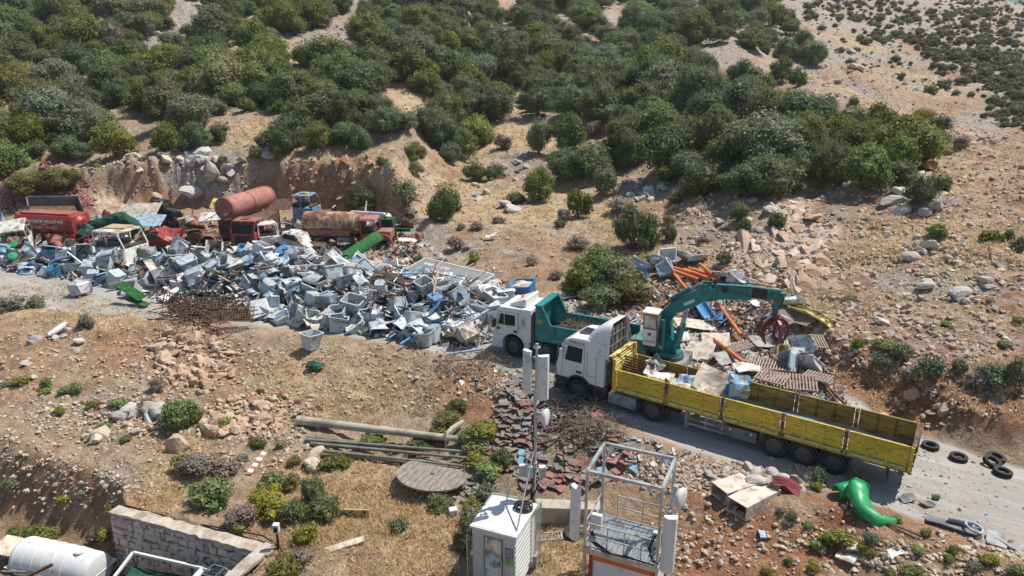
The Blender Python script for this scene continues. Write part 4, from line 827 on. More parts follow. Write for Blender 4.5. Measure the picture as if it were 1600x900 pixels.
    for side in (0, 1):
        y0 = -.03 if side == 0 else 2.27; yy = (y0-.035) if side == 0 else y0+.06
        for a, b in zip(xs[:-1], xs[1:]):
            p = MB(); a += .10; b -= .10
            for i in range(6): p.box(a, b, y0, y0+.05, 1.03+i*.160, 1.03+i*.160+.150)
            p.box(a, b, y0+.012, y0+.038, 1.03, 1.985)
            for q in (.335, .665): x = a+(b-a)*q; p.box(x-.04, x+.04, min(y0, yy), max(y0+.05, yy+.035), 1.04, 1.98)
            p.box(a, b, y0-.012, y0+.062, 1.985, 2.03)
            pn = p.build('side_panel', M['yellow'] if side == 0 else M['yellowin'], t)
            if side == 0:
                for q0, q1 in ((.02, .31), (.36, .64), (.69, .98)):
                    MB().box(a+(b-a)*q0, a+(b-a)*q1, y0-.006, y0-.001, 1.19, 1.25).build('stripe', M['stripe'], pn); MB().box(a+(b-a)*q0, a+(b-a)*q1, y0-.006, y0-.001, 1.12, 1.175).build('stripe', M['stripew'], pn)
        for i, x in enumerate(xs):
            p = MB(); p.box(x-.06, x+.06, y0-.055, y0+.09, 1.0, 2.035)
            for z in (1.05, 1.42, 1.8): p.cyl((x-.11, y0-.06 if side == 0 else y0+.09, z), (x+.11, y0-.06 if side == 0 else y0+.09, z), .028, n=8)
            p.build('post', M['ryellow'] if i not in (0, 5) else M['yellow'], t, False, .01)
    hb = MB()
    for i in range(9):
        y = .02+2.24*i/8; hb.box(-.10, -.04, y-.05, y+.05, .95, 2.05)
    hb.box(-.13, -.02, -.05, .07, .95, 2.5); hb.box(-.13, -.02, 2.23, 2.35, .95, 2.6)
    hb.build('headboard_frame', M['yellow'], t)
    hp = MB()
    for i in range(7):
        z0 = 1.86+i*.098; k = max(0, i-3)*.06; hp.box(-.09-k, -.03-k, .05, 2.25, z0, z0+.085)
    hp.box(-.36, -.14, .0, 2.3, 2.53, 2.58); hp.build('headboard', M['pyellow'], t, False, .012)
    rg = MB(); rg.box(11.68, 11.74, -.02, 2.32, .93, 2.0)
    for y in (.1, .8, 1.5, 2.2): rg.box(11.74, 11.79, y-.05, y+.05, .9, 2.0)
    rg.box(11.66, 11.80, -.02, 2.32, 2.0, 2.05); rg.build('tailgate', M['drust'], t)
    MB().box(11.0, 11.05, .15, 2.2, .42, .55).build('underrun_bar', M['dgrey'], t)
    ub = MB(); ub.box(11.40, 11.46, -.0, 2.3, .82, .95)
    for y in (.25, 2.0): ub.box(11.0, 11.08, y-.04, y+.04, .4, .95)
    ub.box(11.48, 11.52, .05, .45, .25, .86); ub.box(11.48, 11.52, 1.85, 2.25, .25, .86); ub.build('rear_frame', M['chass'], t)
    lg = MB(); lg.box(3.22, 3.36, .25, .39, .15, .9); lg.box(3.15, 3.43, .2, .44, .10, .16); lg.build('landing_leg', M['grey'], t)
    lg = MB(); lg.box(3.22, 3.36, 1.9, 2.04, .15, .9); lg.box(3.15, 3.43, 1.85, 2.09, .10, .16); lg.build('landing_leg', M['grey'], t)
    sg = MB()
    for z in (.38, .62): sg.box(3.4, 5.0, .02, .06, z, z+.09)
    for x in (3.5, 4.2, 4.9): sg.box(x-.03, x+.03, .05, .09, .34, .9)
    sg.build('side_guard', M['grey'], t)
    tb = MB(); tb.box(5.02, 6.32, .02, .55, .36, .84); tb.build('tool_box', M['dgrey'], t, False, .02)
    for x in (5.25, 6.1): MB().cyl((x, .02, .72), (x, -.01, .72), .05).build('latch', M['box'], t)
    return t
lorry()

# ------------------------------------------------------------------ the teal tipper truck with its scrap crane
def crane_truck():
    t = thing('crane_truck', 'white cab tipper truck with teal body and teal scrap crane reaching over the heap', 'truck', (-.82, 35.48, 0.05), R_(-26.1))
    prof = [(-.22, .55), (-.24, 1.15), (-.20, 1.55), (.02, 2.52), (.18, 2.68), (1.98, 2.72), (1.98, .92), (1.75, .78)]+arch(.98, .62, .68, 15, 168)+[(.22, .55)]
    cab = MB().prism(prof, .03, 2.22).build('cab', M['white'], t, True, .05)
    MB().prism([(-.19, 1.62), (.02, 2.48), (.06, 2.46), (-.14, 1.60)], .16, 2.1).build('windscreen', GLASS, cab)
    MB().prism([(.10, 1.72), (.42, 1.70), (.42, 2.30), (.24, 2.32)], .012, .029).build('window', GLASS, cab); MB().prism([(.47, 1.70), (1.08, 1.72), (1.06, 2.30), (.47, 2.30)], .012, .029).build('window', GLASS, cab)
    d = MB()
    for a, b in (((.0, 1.1), (.14, 2.42)), ((.14, 2.42), (1.20, 2.42)), ((1.20, 2.42), (1.20, 1.25)), ((.0, 1.1), (.35, 1.12)), ((1.28, 1.0), (1.28, 2.5))): d.bar((a[0], .026, a[1]), (b[0], .026, b[1]), .014, .014)
    d.build('door_seam', M['dgrey'], cab); MB().box(1.0, 1.16, -.004, .028, 1.32, 1.48).build('door_handle', M['black'], cab)
    MB().box(1.36, 1.76, .016, .027, 1.72, 2.28).build('picture_panel', M['box'], cab); k = MB(); k.box(1.42, 1.70, .011, .015, 1.78, 1.80); k.cyl((1.55, .015, 1.95), (1.55, .011, 1.95), .09, n=14); k.prism([(1.48, 2.04), (1.62, 2.04), (1.57, 2.2), (1.50, 2.16)], .011, .015); k.bar((1.45, .013, 1.85), (1.66, .013, 1.9), .008, .02); k.build('portrait_mark', M['grey'], cab)
    mi = MB(); mi.box(-.16, -.02, -.25, -.02, 1.55, 2.0); mi.bar((.0, .02, 1.9), (-.08, -.12, 1.9), .03); mi.box(.02, .2, -.06, .02, 1.42, 1.52); mi.build('mirror', M['black'], cab, False, .02)
    sp = MB(); sp.prism([(.72, 2.70), (.62, 2.80), (1.50, 3.18), (1.56, 3.14), (1.56, 2.72)], .30, 1.95); sp.build('roof_deflector', M['white'], t, True, .05)
    MB().cyl((1.0, 1.12, 2.96), (1.0, 1.12, 3.12), .07, .06, 10).build('beacon', M['orange'], t, True)
    b = MB(); b.prism([(-.30, .38), (-.30, .82), (-.22, .95), (.30, .95), (.32, .70), (.36, .38)], .0, 2.25); b.build('bumper', M['white'], t, False, .04)
    st = MB(); st.box(-.05, .24, -.008, .03, .48, .82); st.build('step_box', M['box'], t, False, .01); MB().box(-.31, -.2, .1, .5, .5, .7).build('headlight', GLASS, t)
    MB().prism(arch(.98, .62, .74, 12, 168, 12)+list(reversed(arch(.98, .62, .66, 12, 168, 12))), -.02, .5).build('mudguard', M['white'], t); MB().prism(arch(.98, .62, .74, 12, 168, 12)+list(reversed(arch(.98, .62, .66, 12, 168, 12))), 1.75, 2.27).build('mudguard', M['white'], t)
    MB().prism(arch(2.82, .56, .64, 12, 168, 12)+list(reversed(arch(2.82, .56, .60, 12, 168, 12))), .0, .5).build('mudguard', M['black'], t)
    for x in (.98, 2.82, 6.2, 7.45): wheel(t, x, .18, .53, .53); wheel(t, x, 2.06, .53, .53, True)
    c = MB(); c.box(-.1, 9.6, .7, .92, .55, .98); c.box(-.1, 9.6, 1.35, 1.57, .55, .98)
    for x in (.98, 2.82, 6.2, 7.45): c.cyl((x, .2, .53), (x, 2.05, .53), .09)
    c.box(2.02, 2.22, .12, 2.0, .6, 2.55); c.cyl((2.12, .1, .7), (2.12, .1, 2.5), .08); c.box(3.6, 5.6, .1, .5, .5, .95); c.build('chassis', M['chass'], t)
    MB().cyl((1.78, -.02, .72), (1.78, .5, .72), .17, n=16).build('air_tank', M['box'], t, True)
    for x in (2.55, 3.5): MB().prism([(x, 1.2), (x+.07, 1.2), (x+.02, .45), (x-.05, .45)], .02, .06).build('bracket', M['teal'], t)
    # tipper body
    side = [(2.25, 1.22), (2.25, 3.05), (2.58, 3.05), (3.10, 2.06), (7.15, 2.02), (7.15, 1.22)]
    for y in (0, 2.21):
        p = MB(); p.prism(side, y, y+.05); pn = p.build('side_wall', M['teal'], t)
        e = MB()
        for a, bq in zip(side[1:4], side[2:5]): e.bar((a[0], y+.025, a[1]), (bq[0], y+.025, bq[1]), .10, .06)
        e.bar((2.25, y+.025, 1.2), (7.15, y+.025, 1.2), .12, .07); e.build('rail', M['teal'], pn)
        for x in (3.3, 4.6, 5.9, 7.1): MB().box(x-.05, x+.05, y-.04 if y == 0 else y+.05, y if y == 0 else y+.09, 1.24, 2.0).build('rib', M['teal'], pn)
    MB().box(3.2, 7.1, -.012, .0, 1.26, 1.29).build('trim', M['stripew'], t)
    hb = MB(); hb.box(2.25, 2.31, .05, 2.21, 1.22, 3.0); hb.prism([(2.20, 3.0), (2.20, 3.08), (2.58, 3.06), (2.58, 2.98)], -.02, 2.28); hb.prism([(2.31, 1.5), (2.31, 2.95), (2.95, 2.10), (3.0, 1.3)], 2.12, 2.2); hb.build('headboard', M['teal'], t)
    MB().box(2.31, 7.15, .05, 2.21, 1.22, 1.30).build('tipper_floor', M['floor'], t)
    MB().box(2.36, 2.62, -.006, -.001, 2.12, 2.32).build('number_plate', M['yellow'], t)
    text(t, "34 BA", .10, (2.49, -.008, 2.22), NEARFACE, M['ink'])
    tb = MB(); tb.prism([(7.18, 1.0), (7.18, 2.0), (7.45, 2.0), (8.05, 1.70), (8.05, 1.0)], .0, 1.0); tb.box(7.18, 7.9, 1.0, 2.25, 1.0, 1.78); tb.build('rear_locker', M['teald'], t, False, .02)
    pf = MB(); pf.box(7.2, 9.82, .0, 2.3, .92, 1.06); pf.box(9.82, 9.88, .0, 2.3, .62, 1.06); pf.box(8.1, 8.7, .02, .3, .62, .9); pf.box(9.3, 9.75, .05, .4, .35, .9); pf.box(9.3, 9.75, 1.9, 2.25, .35, .9)
    for x in (8.0, 8.35, 8.7): pf.bar((x, .0, 1.07), (x, .9, 1.07), .03)
    pf.build('platform', M['plate'], t); MB().box(9.42, 9.62, -.02, .1, .40, .95).build('outrigger', M['box'], t); MB().box(9.83, 9.90, .1, .3, .3, 1.0).build('outrigger', M['teald'], t)
    # crane
    MB().cyl((8.85, 1.2, 1.06), (8.85, 1.2, 1.24), .82, .80, 28).build('slew_ring', M['black'], t, True)
    tu = MB(); tu.cyl((8.85, 1.2, 1.24), (8.85, 1.2, 1.42), .70, .66, 28); tu.prism([(8.45, 1.4), (8.40, 2.3), (8.75, 2.45), (9.35, 2.0), (9.4, 1.4)], .78, .88); tu.prism([(8.45, 1.4), (8.40, 2.3), (8.75, 2.45), (9.35, 2.0), (9.4, 1.4)], 1.52, 1.62); tu.box(8.0, 8.5, .6, 1.7, 1.4, 2.0); tu.build('turret', M['teal'], t, False, .01)
    MB().box(8.5, 8.72, .76, .779, 1.55, 1.85).build('label_plate', M['box'], t)
    cc = MB(); cc.prism([(7.87, 1.95), (7.82, 3.5), (8.50, 3.5), (8.58, 2.7), (8.58, 1.95)], .12, .86); cb = cc.build('operator_cabin', M['dgrey'], t, False, .02)
    MB().box(7.78, 8.56, .07, .91, 3.50, 3.58).build('cabin_roof', M['white'], cb, False, .02); MB().prism([(7.90, 1.9), (7.88, 2.72), (8.52, 2.72), (8.52, 1.9)], .095, .118).build('cabin_door', M['white'], cb)
    MB().prism([(7.92, 2.80), (7.90, 3.42), (8.44, 3.42), (8.48, 2.80)], .095, .118).build('window', M['cream'], cb); text(cb, "GAMA", .2, (8.20, .092, 2.12), NEARFACE, M['ink']); MB().box(8.1, 8.28, .086, .094, 2.42, 2.56).build('emblem', M['red'], cb)
    MB().cyl((8.74, .45, 1.9), (8.74, .45, 3.2), .13, .11, 12).build('hydraulic_tank', M['teal'], t, True)
    bo = MB(); bo.prism([(8.62, 1.75), (8.45, 2.94), (8.54, 3.42), (8.86, 3.88), (9.5, 4.30), (10.19, 4.80), (10.62, 4.84), (10.72, 4.42), (10.14, 3.96), (9.2, 3.39), (8.95, 2.95), (9.12, 1.9)], .96, 1.44); bm_ = bo.build('boom', M['teal'], t, False, .03)
    MB().prism([(9.55, 3.85), (9.52, 4.0), (10.0, 4.28), (10.03, 4.13)], .952, .958).build('label_plate', M['box'], bm_)
    j = MB(); j.prism(arch(10.45, 4.66, .42, 30, 330, 14)+[(11.0, 4.3), (11.0, 5.0)], .88, .955); j.prism(arch(10.45, 4.66, .42, 30, 330, 14)+[(11.0, 4.3), (11.0, 5.0)], 1.445, 1.52); j.cyl((10.45, .84, 4.66), (10.45, 1.56, 4.66), .13)
    j.prism([(10.9, 4.36), (10.9, 5.06), (12.55, 5.18), (12.55, 4.62)], .98, 1.42); aj = j.build('arm', M['teal'], t, False, .02)
    text(aj, "YAMA", .34, (11.98, .975, 4.84), (R_(90), R_(-3), 0), M['ink']); MB().cyl((11.35, .955, 4.92), (11.35, .985, 4.92), .17, n=14).build('hose_reel', M['black'], aj)
    e = MB(); e.box(12.5, 13.3, 1.04, 1.36, 4.68, 5.10); e.build('telescope', M['black'], t); e = MB(); e.box(13.2, 13.35, .99, 1.41, 4.63, 5.14); e.box(13.3, 13.85, 1.08, 1.32, 4.72, 5.05); e.box(13.78, 13.92, 1.0, 1.4, 4.6, 5.1); e.box(12.55, 13.8, 1.1, 1.3, 5.12, 5.20); e.build('telescope', M['teald'], t)
    for dy in (-.38, .38):
        q = MB(); q.cyl((9.25, 1.2+dy, 1.6), (9.48, 1.2+dy, 2.8), .13, n=12); c1 = q.build('lift_cylinder', M['teal'], t, True); MB().cyl((9.48, 1.2+dy, 2.8), (9.62, 1.2+dy, 3.5), .06, n=10).build('piston_rod', M['galv'], c1)
    q = MB(); q.cyl((8.9, 1.2, 4.05), (9.75, 1.2, 4.70), .12, n=12); c1 = q.build('arm_cylinder', M['teal'], t, True); MB().cyl((9.75, 1.2, 4.70), (10.25, 1.2, 5.05), .055, n=10).build('piston_rod', M['galv'], c1)
    hs = MB()
    for k, dy in enumerate((.92, .90, 1.48)): hs.tube([(8.4, dy, 1.6), (8.38-.03*k, dy, 2.6), (8.42, dy, 3.5), (8.9, dy, 4.0), (10.2, dy, 4.95), (10.8, dy-.02, 5.1), (12.4, dy-.02, 5.22), (13.7, dy, 5.2), (13.95, dy, 4.9), (13.75, 1.15, 4.35)], .025, 6)
    hs.build('hose', M['cable'], t)
    rt = MB(); rt.box(13.5, 13.74, 1.08, 1.32, 4.25, 4.75); rt.cyl((13.62, 1.2, 4.0), (13.62, 1.2, 4.3), .13, n=12); rt.build('rotator', M['teald'], t)
    g = MB(); g.cyl((13.62, 1.2, 3.72), (13.62, 1.2, 4.05), .24, .20, 14); g.cyl((13.62, 1.2, 3.62), (13.62, 1.2, 3.74), .38, .36, 14); gr = g.build('grapple', M['dred'], t, False, .01)
    for i in range(5):
        a = R_(18+72*i); ca, sa = math.cos(a), math.sin(a); q = MB()
        pr = [(q_*.76, 3.62+(z_-3.62)*.86) for q_, z_ in [(.18, 3.80), (.45, 3.88), (.76, 3.72), (.92, 3.38), (.92, 3.02), (.78, 2.70), (.52, 2.46), (.66, 2.76), (.76, 3.05), (.74, 3.32), (.60, 3.54), (.24, 3.64)]]
        q.prism(pr, -.075, .075, 'xz', Matrix.Translation((13.62, 1.2, 0)) @ Matrix.Rotation(a, 4, 'Z')); tn = q.build('tine', M['dred'], gr, False, .015)
        if i in (0, 1, 3): MB().cyl((13.62+ca*.22, 1.2+sa*.22, 3.98), (13.62+ca*.66, 1.2+sa*.66, 3.78), .055, n=8).build('ram', M['galv'] if i != 1 else M['dgrey'], tn)
    return t
crane_truck()

# ------------------------------------------------------------------ telecom site in front
def cyl_between(m, a, b, r, n=8): m.cyl(a, b, r, n=n)
def cabin():
    t = thing('equipment_cabin', 'small white equipment cabin with ribbed side wall and mesh fenced door', 'cabin', (-1.38, 20.47, -2.15), R_(-22.2)); Hc = 2.35; w, d = 1.62, 1.92
    MB().box(.03, w-.03, .03, d-.03, 0.05, Hc-.06).build('wall', M['cdoor'], t)
    s = MB(); n = 11
    for i in range(n):
        z = .1+i*(Hc-.25)/n; h = (Hc-.25)/n; s.add([(w-.028, .0, z), (w+.005, .0, z+.03), (w+.005, .0, z+h*.75), (w-.028, .0, z+h), (w-.028, d, z), (w+.005, d, z+.03), (w+.005, d, z+h*.75), (w-.028, d, z+h)], [(0, 1, 5, 4), (1, 2, 6, 5), (2, 3, 7, 6), (0, 3, 2, 1), (4, 5, 6, 7)])
    s.build('ribbed_siding', M['cabin'], t)
    r = MB(); r.box(-.04, w+.05, -.05, d+.04, Hc-.06, Hc+.02); r.box(0, w, 0, d, Hc+.02, Hc+.035); rf = r.build('roof', M['cabin'], t, False, .015)
    dr = MB(); dr.box(.50, 1.12, .0, .027, .12, 2.02); dd = dr.build('door', M['dwhite'], t, False, .008); MB().box(.68, .98, -.018, .0, .9, 1.45).build('cabinet', M['pblue'], dd); MB().box(.74, .96, -.012, .0, 1.72, 1.92).build('notice', M['box'], dd); MB().box(1.02, 1.06, -.04, .0, 1.0, 1.2).build('door_handle', M['black'], dd)
    MB().box(.48, .495, .0, .029, .1, 2.05).build('door_gap', M['black'], t); MB().box(1.125, 1.14, .0, .029, .1, 2.05).build('door_gap', M['black'], t); MB().box(.46, 1.16, .012, .029, 2.03, 2.08).build('lintel', M['grey'], t)
    p = MB().box(1.24, 1.52, .005, .03, 1.15, 1.80).build('info_board', M['tblue'], t); MB().box(1.24, 1.52, -.001, .004, 1.15, 1.44).build('green_notice', M['tgreen'], p)
    x = MB()
    for i in range(5): x.box(1.28, 1.48-.03*(i % 3), .0005, .004, 1.50+i*.055, 1.515+i*.055)
    x.build('lettering', M['letter'], p)
    mg = MB()
    for i in range(15): z = .05+i*.14; mg.bar((-.10, -.12, z), (.46, -.12, z), .006); mg.bar((1.14, -.12, z), (1.60, -.12, z), .006)
    for i in range(8): mg.bar((-.10+i*.08, -.12, 0), (-.10+i*.08, -.12, 2.05), .006)
    for i in range(7): mg.bar((1.14+i*.076, -.12, 0), (1.14+i*.076, -.12, 2.05), .006)
    for xx in (-.10, .48, 1.13, 1.62): mg.bar((xx, -.12, -.1), (xx, -.12, 2.08), .035)
    mg.build('mesh_fence', M['galv'], t)
    b = MB(); b.bar((1.74, 1.55, -.05), (1.74, 1.55, 2.4), .04); b.bar((1.74, 2.1, -.05), (1.74, 2.1, 2.4), .04); b.bar((1.74, 1.55, 2.4), (1.74, 2.1, 2.4), .04)
    for i in range(18): z = .1+i*.127; b.bar((1.74, 1.55, z), (1.74, 2.1, z), .008)
    for i in range(5): y = 1.6+i*.1; b.bar((1.74, y, 0), (1.74, y, 2.38), .008)
    b.build('mesh_panel', M['galv'], t)
    g = MB(); g.bar((-.02, 1.9, 2.42), (.9, 1.98, 2.42), .04); g.bar((-.02, 1.2, 2.42), (-.02, 1.9, 2.42), .04); g.bar((-.02, 1.9, 2.3), (-.02, 1.9, 2.42), .04); g.bar((.9, 1.98, 2.2), (.9, 1.98, 2.42), .04); g.build('roof_rail', M['galv'], t)
    u = MB(); u.box(1.72, 1.86, 1.35, 1.62, .25, .62); u.box(1.72, 1.80, 1.5, 1.6, -.1, .3); u.build('meter_box', M['grey'], t); gt = MB()
    for a_, b_ in (((1.8, 1.9, .9), (2.5, 2.3, .9)), ((2.5, 2.3, .9), (2.35, 2.6, .95)), ((1.8, 2.3, .95), (2.35, 2.6, .95))): gt.bar(a_, b_, .045)
    for i in range(7): q = i/6; gt.bar((1.8+.7*q, 1.9+.4*q, .9), (1.8+.55*q, 2.3+.3*q, .95), .01)
    gt.build('mesh_gate', M['galv'], t)
cabin()
def panel_ant(par, x, y, z0, h, w=.28, rz=0, dep=.13):
    m = MB(); pr = [(-w/2, 0), (-w/2, -dep*.5), (-w*.3, -dep), (w*.3, -dep), (w/2, -dep*.5), (w/2, 0)]
    m.prism(pr, 0, h, 'xy', Matrix.Translation((x, y, z0)) @ Matrix.Rotation(rz, 4, 'Z')); o = m.build('panel_antenna', M['box'], par, True, .015)
    k = MB()
    for z in (z0+.2, z0+h-.2): k.bar((x, y, z), (x-.18*math.sin(-rz), y+.18*math.cos(rz), z), .05)
    k.build('bracket', M['galv'], o); return o
def dish(par, c, r, ax):
    q = Vector(ax).to_track_quat('Z', 'Y'); Mx = Matrix.Translation(c) @ q.to_matrix().to_4x4()
    m = MB(); m.lathe([(r*.45, -.16), (r*.8, -.10), (r, .0), (r, .06), (r*.93, .085), (r*.5, .105), (.001, .115)], 24, Mx); o = m.build('dish_antenna', M['box'], par, True)
    MB().lathe([(r*.3, -.32), (r*.3, -.16)], 12, Mx).build('dish_radio', M['box'], o); return o
def mast():
    t = thing('antenna_mast', 'slim grey antenna mast behind the cabin with two white panels and a dish', 'mast', (.78, 22.05, -2.2)); z = lambda a: a+2.2
    m = MB(); m.tube([(0, 0, 0), (0, 0, z(1.2)), (0.01, 0, z(1.25)), (.02, 0, z(4.3)), (.025, 0, z(4.32)), (.05, 0, z(6.0))], [.085, .085, .07, .065, .045, .04], 12)
    for zz in (1.6, 2.6, 3.3, 3.9, 4.4, 5.6): m.cyl((.02, 0, z(zz)), (.02, 0, z(zz)+.06), .10, n=10)
    m.cyl((.05, 0, z(5.95)), (.05, 0, z(6.15)), .06, n=10); m.cyl((.05, 0, z(6.0)), (.05, 0, z(6.04)), .12, n=10); m.build('pole', M['galv'], t, True)
    panel_ant(t, .24, -.22, z(4.25), 1.6, .40, R_(12), .20); panel_ant(t, -.22, .02, z(4.38), 1.55, .34, R_(-50), .18)
    dish(t, (.36, -.10, z(3.48)), .29, (1, -.35, .02)); k = MB(); k.bar((.02, 0, z(3.6)), (.3, -.1, z(3.6)), .05); k.bar((.02, 0, z(2.62)), (.3, -.05, z(2.62)), .03); k.build('bracket', M['galv'], t)
    for x, y, rz in ((-.42, -.05, 0), (-.18, -.10, 0), (.28, -.14, R_(15))):
        q = MB(); q.box(-.12, .12, -.09, .09, 0, .46, Matrix.Translation((x, y, z(1.12))) @ Matrix.Rotation(rz, 4, 'Z')); o = q.build('radio_unit', M['box'], t, False, .02)
        f = MB()
        for i in range(5): f.box(-.10+i*.045, -.09+i*.045, -.105, -.09, .04, .42, Matrix.Translation((x, y, z(1.12))) @ Matrix.Rotation(rz, 4, 'Z'))
        f.build('cooling_fin', M['grey'], o)
    s = MB(); s.cyl((-.63, -1.95, z(.22)), (-.02, -.08, z(2.2)), .028, n=8); s.cyl((-1.9, .3, z(-1.6)), (-.02, .05, z(2.1)), .025, n=8); s.build('strut', M['galv'], t)
    c = MB(); rr = random.Random(4)
    for i in range(9):
        a = rr.uniform(0, 6.28); q = [(.07*math.cos(a)+rr.uniform(-.05, .05), .07*math.sin(a)-.04, z(.15)+k*.42) for k in range(9 if i < 5 else 4)]; c.tube(q, .016, 5)
    for i in range(14): x0 = rr.uniform(-.2, .2); z0 = z(rr.uniform(.3, 1.5)); c.tube([(x0, -.06, z0), (x0+rr.uniform(-.2, .2), -.14, z0-.2), (x0+rr.uniform(-.2, .2), -.08, z0-.45)], .014, 5)
    for i in range(8): c.tube([(.2+.02*i, -.18, z(4.25)), (.16+.02*i, -.16, z(4.05)), (.06, -.06, z(3.8))], .012, 5)
    c.build('cables', M['cable'], t)
mast()
def coil():
    t = MB(); rr = random.Random(2)
    for i in range(8): t.torus(rr.uniform(.15, .27), .022, 22, 6, Matrix.Translation((rr.uniform(-.1, .1), rr.uniform(-.05, .05), .03+.017*i)) @ Euler((rr.uniform(-.12, .12), rr.uniform(-.12, .12), 0)).to_matrix().to_4x4())
    o = t.build('cable_coil', M['cable'], None, True); p = P(816, 794, .24); o.location = (p.x, p.y, .24); tag(o, 'loose coil of black cable lying on the white cabin roof', 'cable coil')
coil()
def platform():
    t = thing('lattice_platform', 'open galvanised steel platform frame with railings, panel antennas and a dish', 'platform', (2.36, 19.54, .1), R_(-24)); W, D, Z = 2.36, 1.84, 2.78; g = M['galv']; gz = -2.45
    for x in (0, W):
        for y in (0, D): MB().bar((x, y, gz), (x, y, Z), .085).build('post', g, t)
    for a, b in (((0, 0, Z), (W, 0, Z)), ((W, 0, Z), (W, D, Z)), ((W, D, Z), (0, D, Z)), ((0, D, Z), (0, 0, Z))): MB().bar(a, b, .10, .10).build('top_beam', g, t)
    for x, sx in ((0, 1), (W, -1)):
        for y, sy in ((0, 1), (D, -1)): MB().bar((x, y, Z-.55), (x+sx*.5, y, Z-.04), .05).build('knee_brace', g, t); MB().bar((x, y, Z-.55), (x, y+sy*.5, Z-.04), .05).build('knee_brace', g, t)
    f = MB(); f.box(.04, W-.04, .04, D-.04, -.035, -.02)
    for i in range(27): y = .05+i*(D-.1)/26; f.box(.05, W-.05, y, y+.022, -.02, 0)
    for i in range(14): x = .06+i*(W-.12)/13; f.box(x, x+.014, .05, D-.05, -.0195, .003)
    f.build('deck_grating', M['galv'], t)
    e = MB(); e.box(-.06, W+.06, -.06, -.03, -.22, .0); e.box(-.06, W+.06, D+.03, D+.06, -.22, .0); e.box(-.06, -.03, -.03, D+.03, -.22, .0); e.box(W+.03, W+.06, -.03, D+.03, -.22, .0); e.build('deck_edge', g, t)
    def rail(p0, p1, posts):
        m = MB(); p0 = Vector(p0); p1 = Vector(p1)
        for z in (.45, .9): m.bar(p0+Vector((0, 0, z)), p1+Vector((0, 0, z)), .038)
        for q in posts: p = p0.lerp(p1, q); m.bar(p, p+Vector((0, 0, .92)), .038)
        m.build('railing', g, t)
    rail((.08, .0, 0), (W-.08, .0, 0), (.04, .3, .55, .8)); rail((.55, D, 0), (W-.05, D, 0), (0, .5, 1)); rail((0, .1, 0), (0, D-.1, 0), (.3, .95)); rail((W, .7, 0), (W, D-.05, 0), (0, 1))
    panel_ant(t, -.28, -.05, .28, 1.95, .38, R_(-35), .20); panel_ant(t, W+.32, -.14, .1, 1.95, .42, R_(25), .22); dish(t, (W+.30, D-.25, 1.55), .36, (1, -.25, .0))
    k = MB()
    for z in (.7, 1.7): k.bar((0, 0, z), (-.24, -.02, z), .05); k.bar((W, 0, z-.2), (W+.28, -.08, z-.2), .05)
    k.bar((W, D, 1.6), (W+.2, D-.22, 1.55), .05); k.box(W+.05, W+.2, D-.3, D-.12, 1.62, 1.95); k.build('bracket', g, t)
    for x, y, z, w in ((.14, .12, .62, .34), (W-.22, .10, .55, .24)):
        MB().box(x, x+w, y, y+.16, z, z+.55).build('radio_unit', M['box'], t, False, .02)
    c = MB(); rr = random.Random(9)
    for i in range(5): c.tube([(.15+.02*i, .05, .6), (.2+.05*i, -.06, .3), (.6+.1*i, -.08, .03), (1.4, -.08, .04+.02*i), (2.1, -.06, .05), (2.22, .03, .3), (2.25, .08, .6)], .016, 5)
    for i in range(6): c.tube([(2.2+rr.uniform(-.05, .1), .0, 1.1), (2.15+rr.uniform(-.1, .1), -.05, .6), (2.25+rr.uniform(-.1, .1), .02, .1), (2.45, -.1, .15)], .014, 5)
    c.tube([(2.25, .05, .1), (2.6, .4, -.05), (2.5, 1.0, .3)], .016, 5); c.build('cables', M['cable'], t)
    s = thing('site_shelter', 'white container shelter with orange red frame under the lattice platform', 'shelter', (2.36, 19.54, .1), R_(-24))
    MB().box(.20, W-.04, .12, D-.1, gz, -.32).build('wall', M['cabin'], s, False, .01); fr = MB()
    for x in (.14, W-.12): MB().box(x, x+.12, .06, .2, gz, -.24).build('corner_post', M['red'], s)
    MB().box(W-.12, W, D-.2, D-.06, gz, -.24).build('corner_post', M['red'], s); b = MB(); b.box(.26, W-.12, .07, .19, -.50, -.25); b.box(W-.11, W-.01, .2, D-.2, -.38, -.25); b.build('roof_beam', M['or_'], s)
    MB().cyl((W+.0, .55, -.30), (W+.12, .55, -.34), .07, n=10).build('lamp', M['sand'], s, True)
platform()
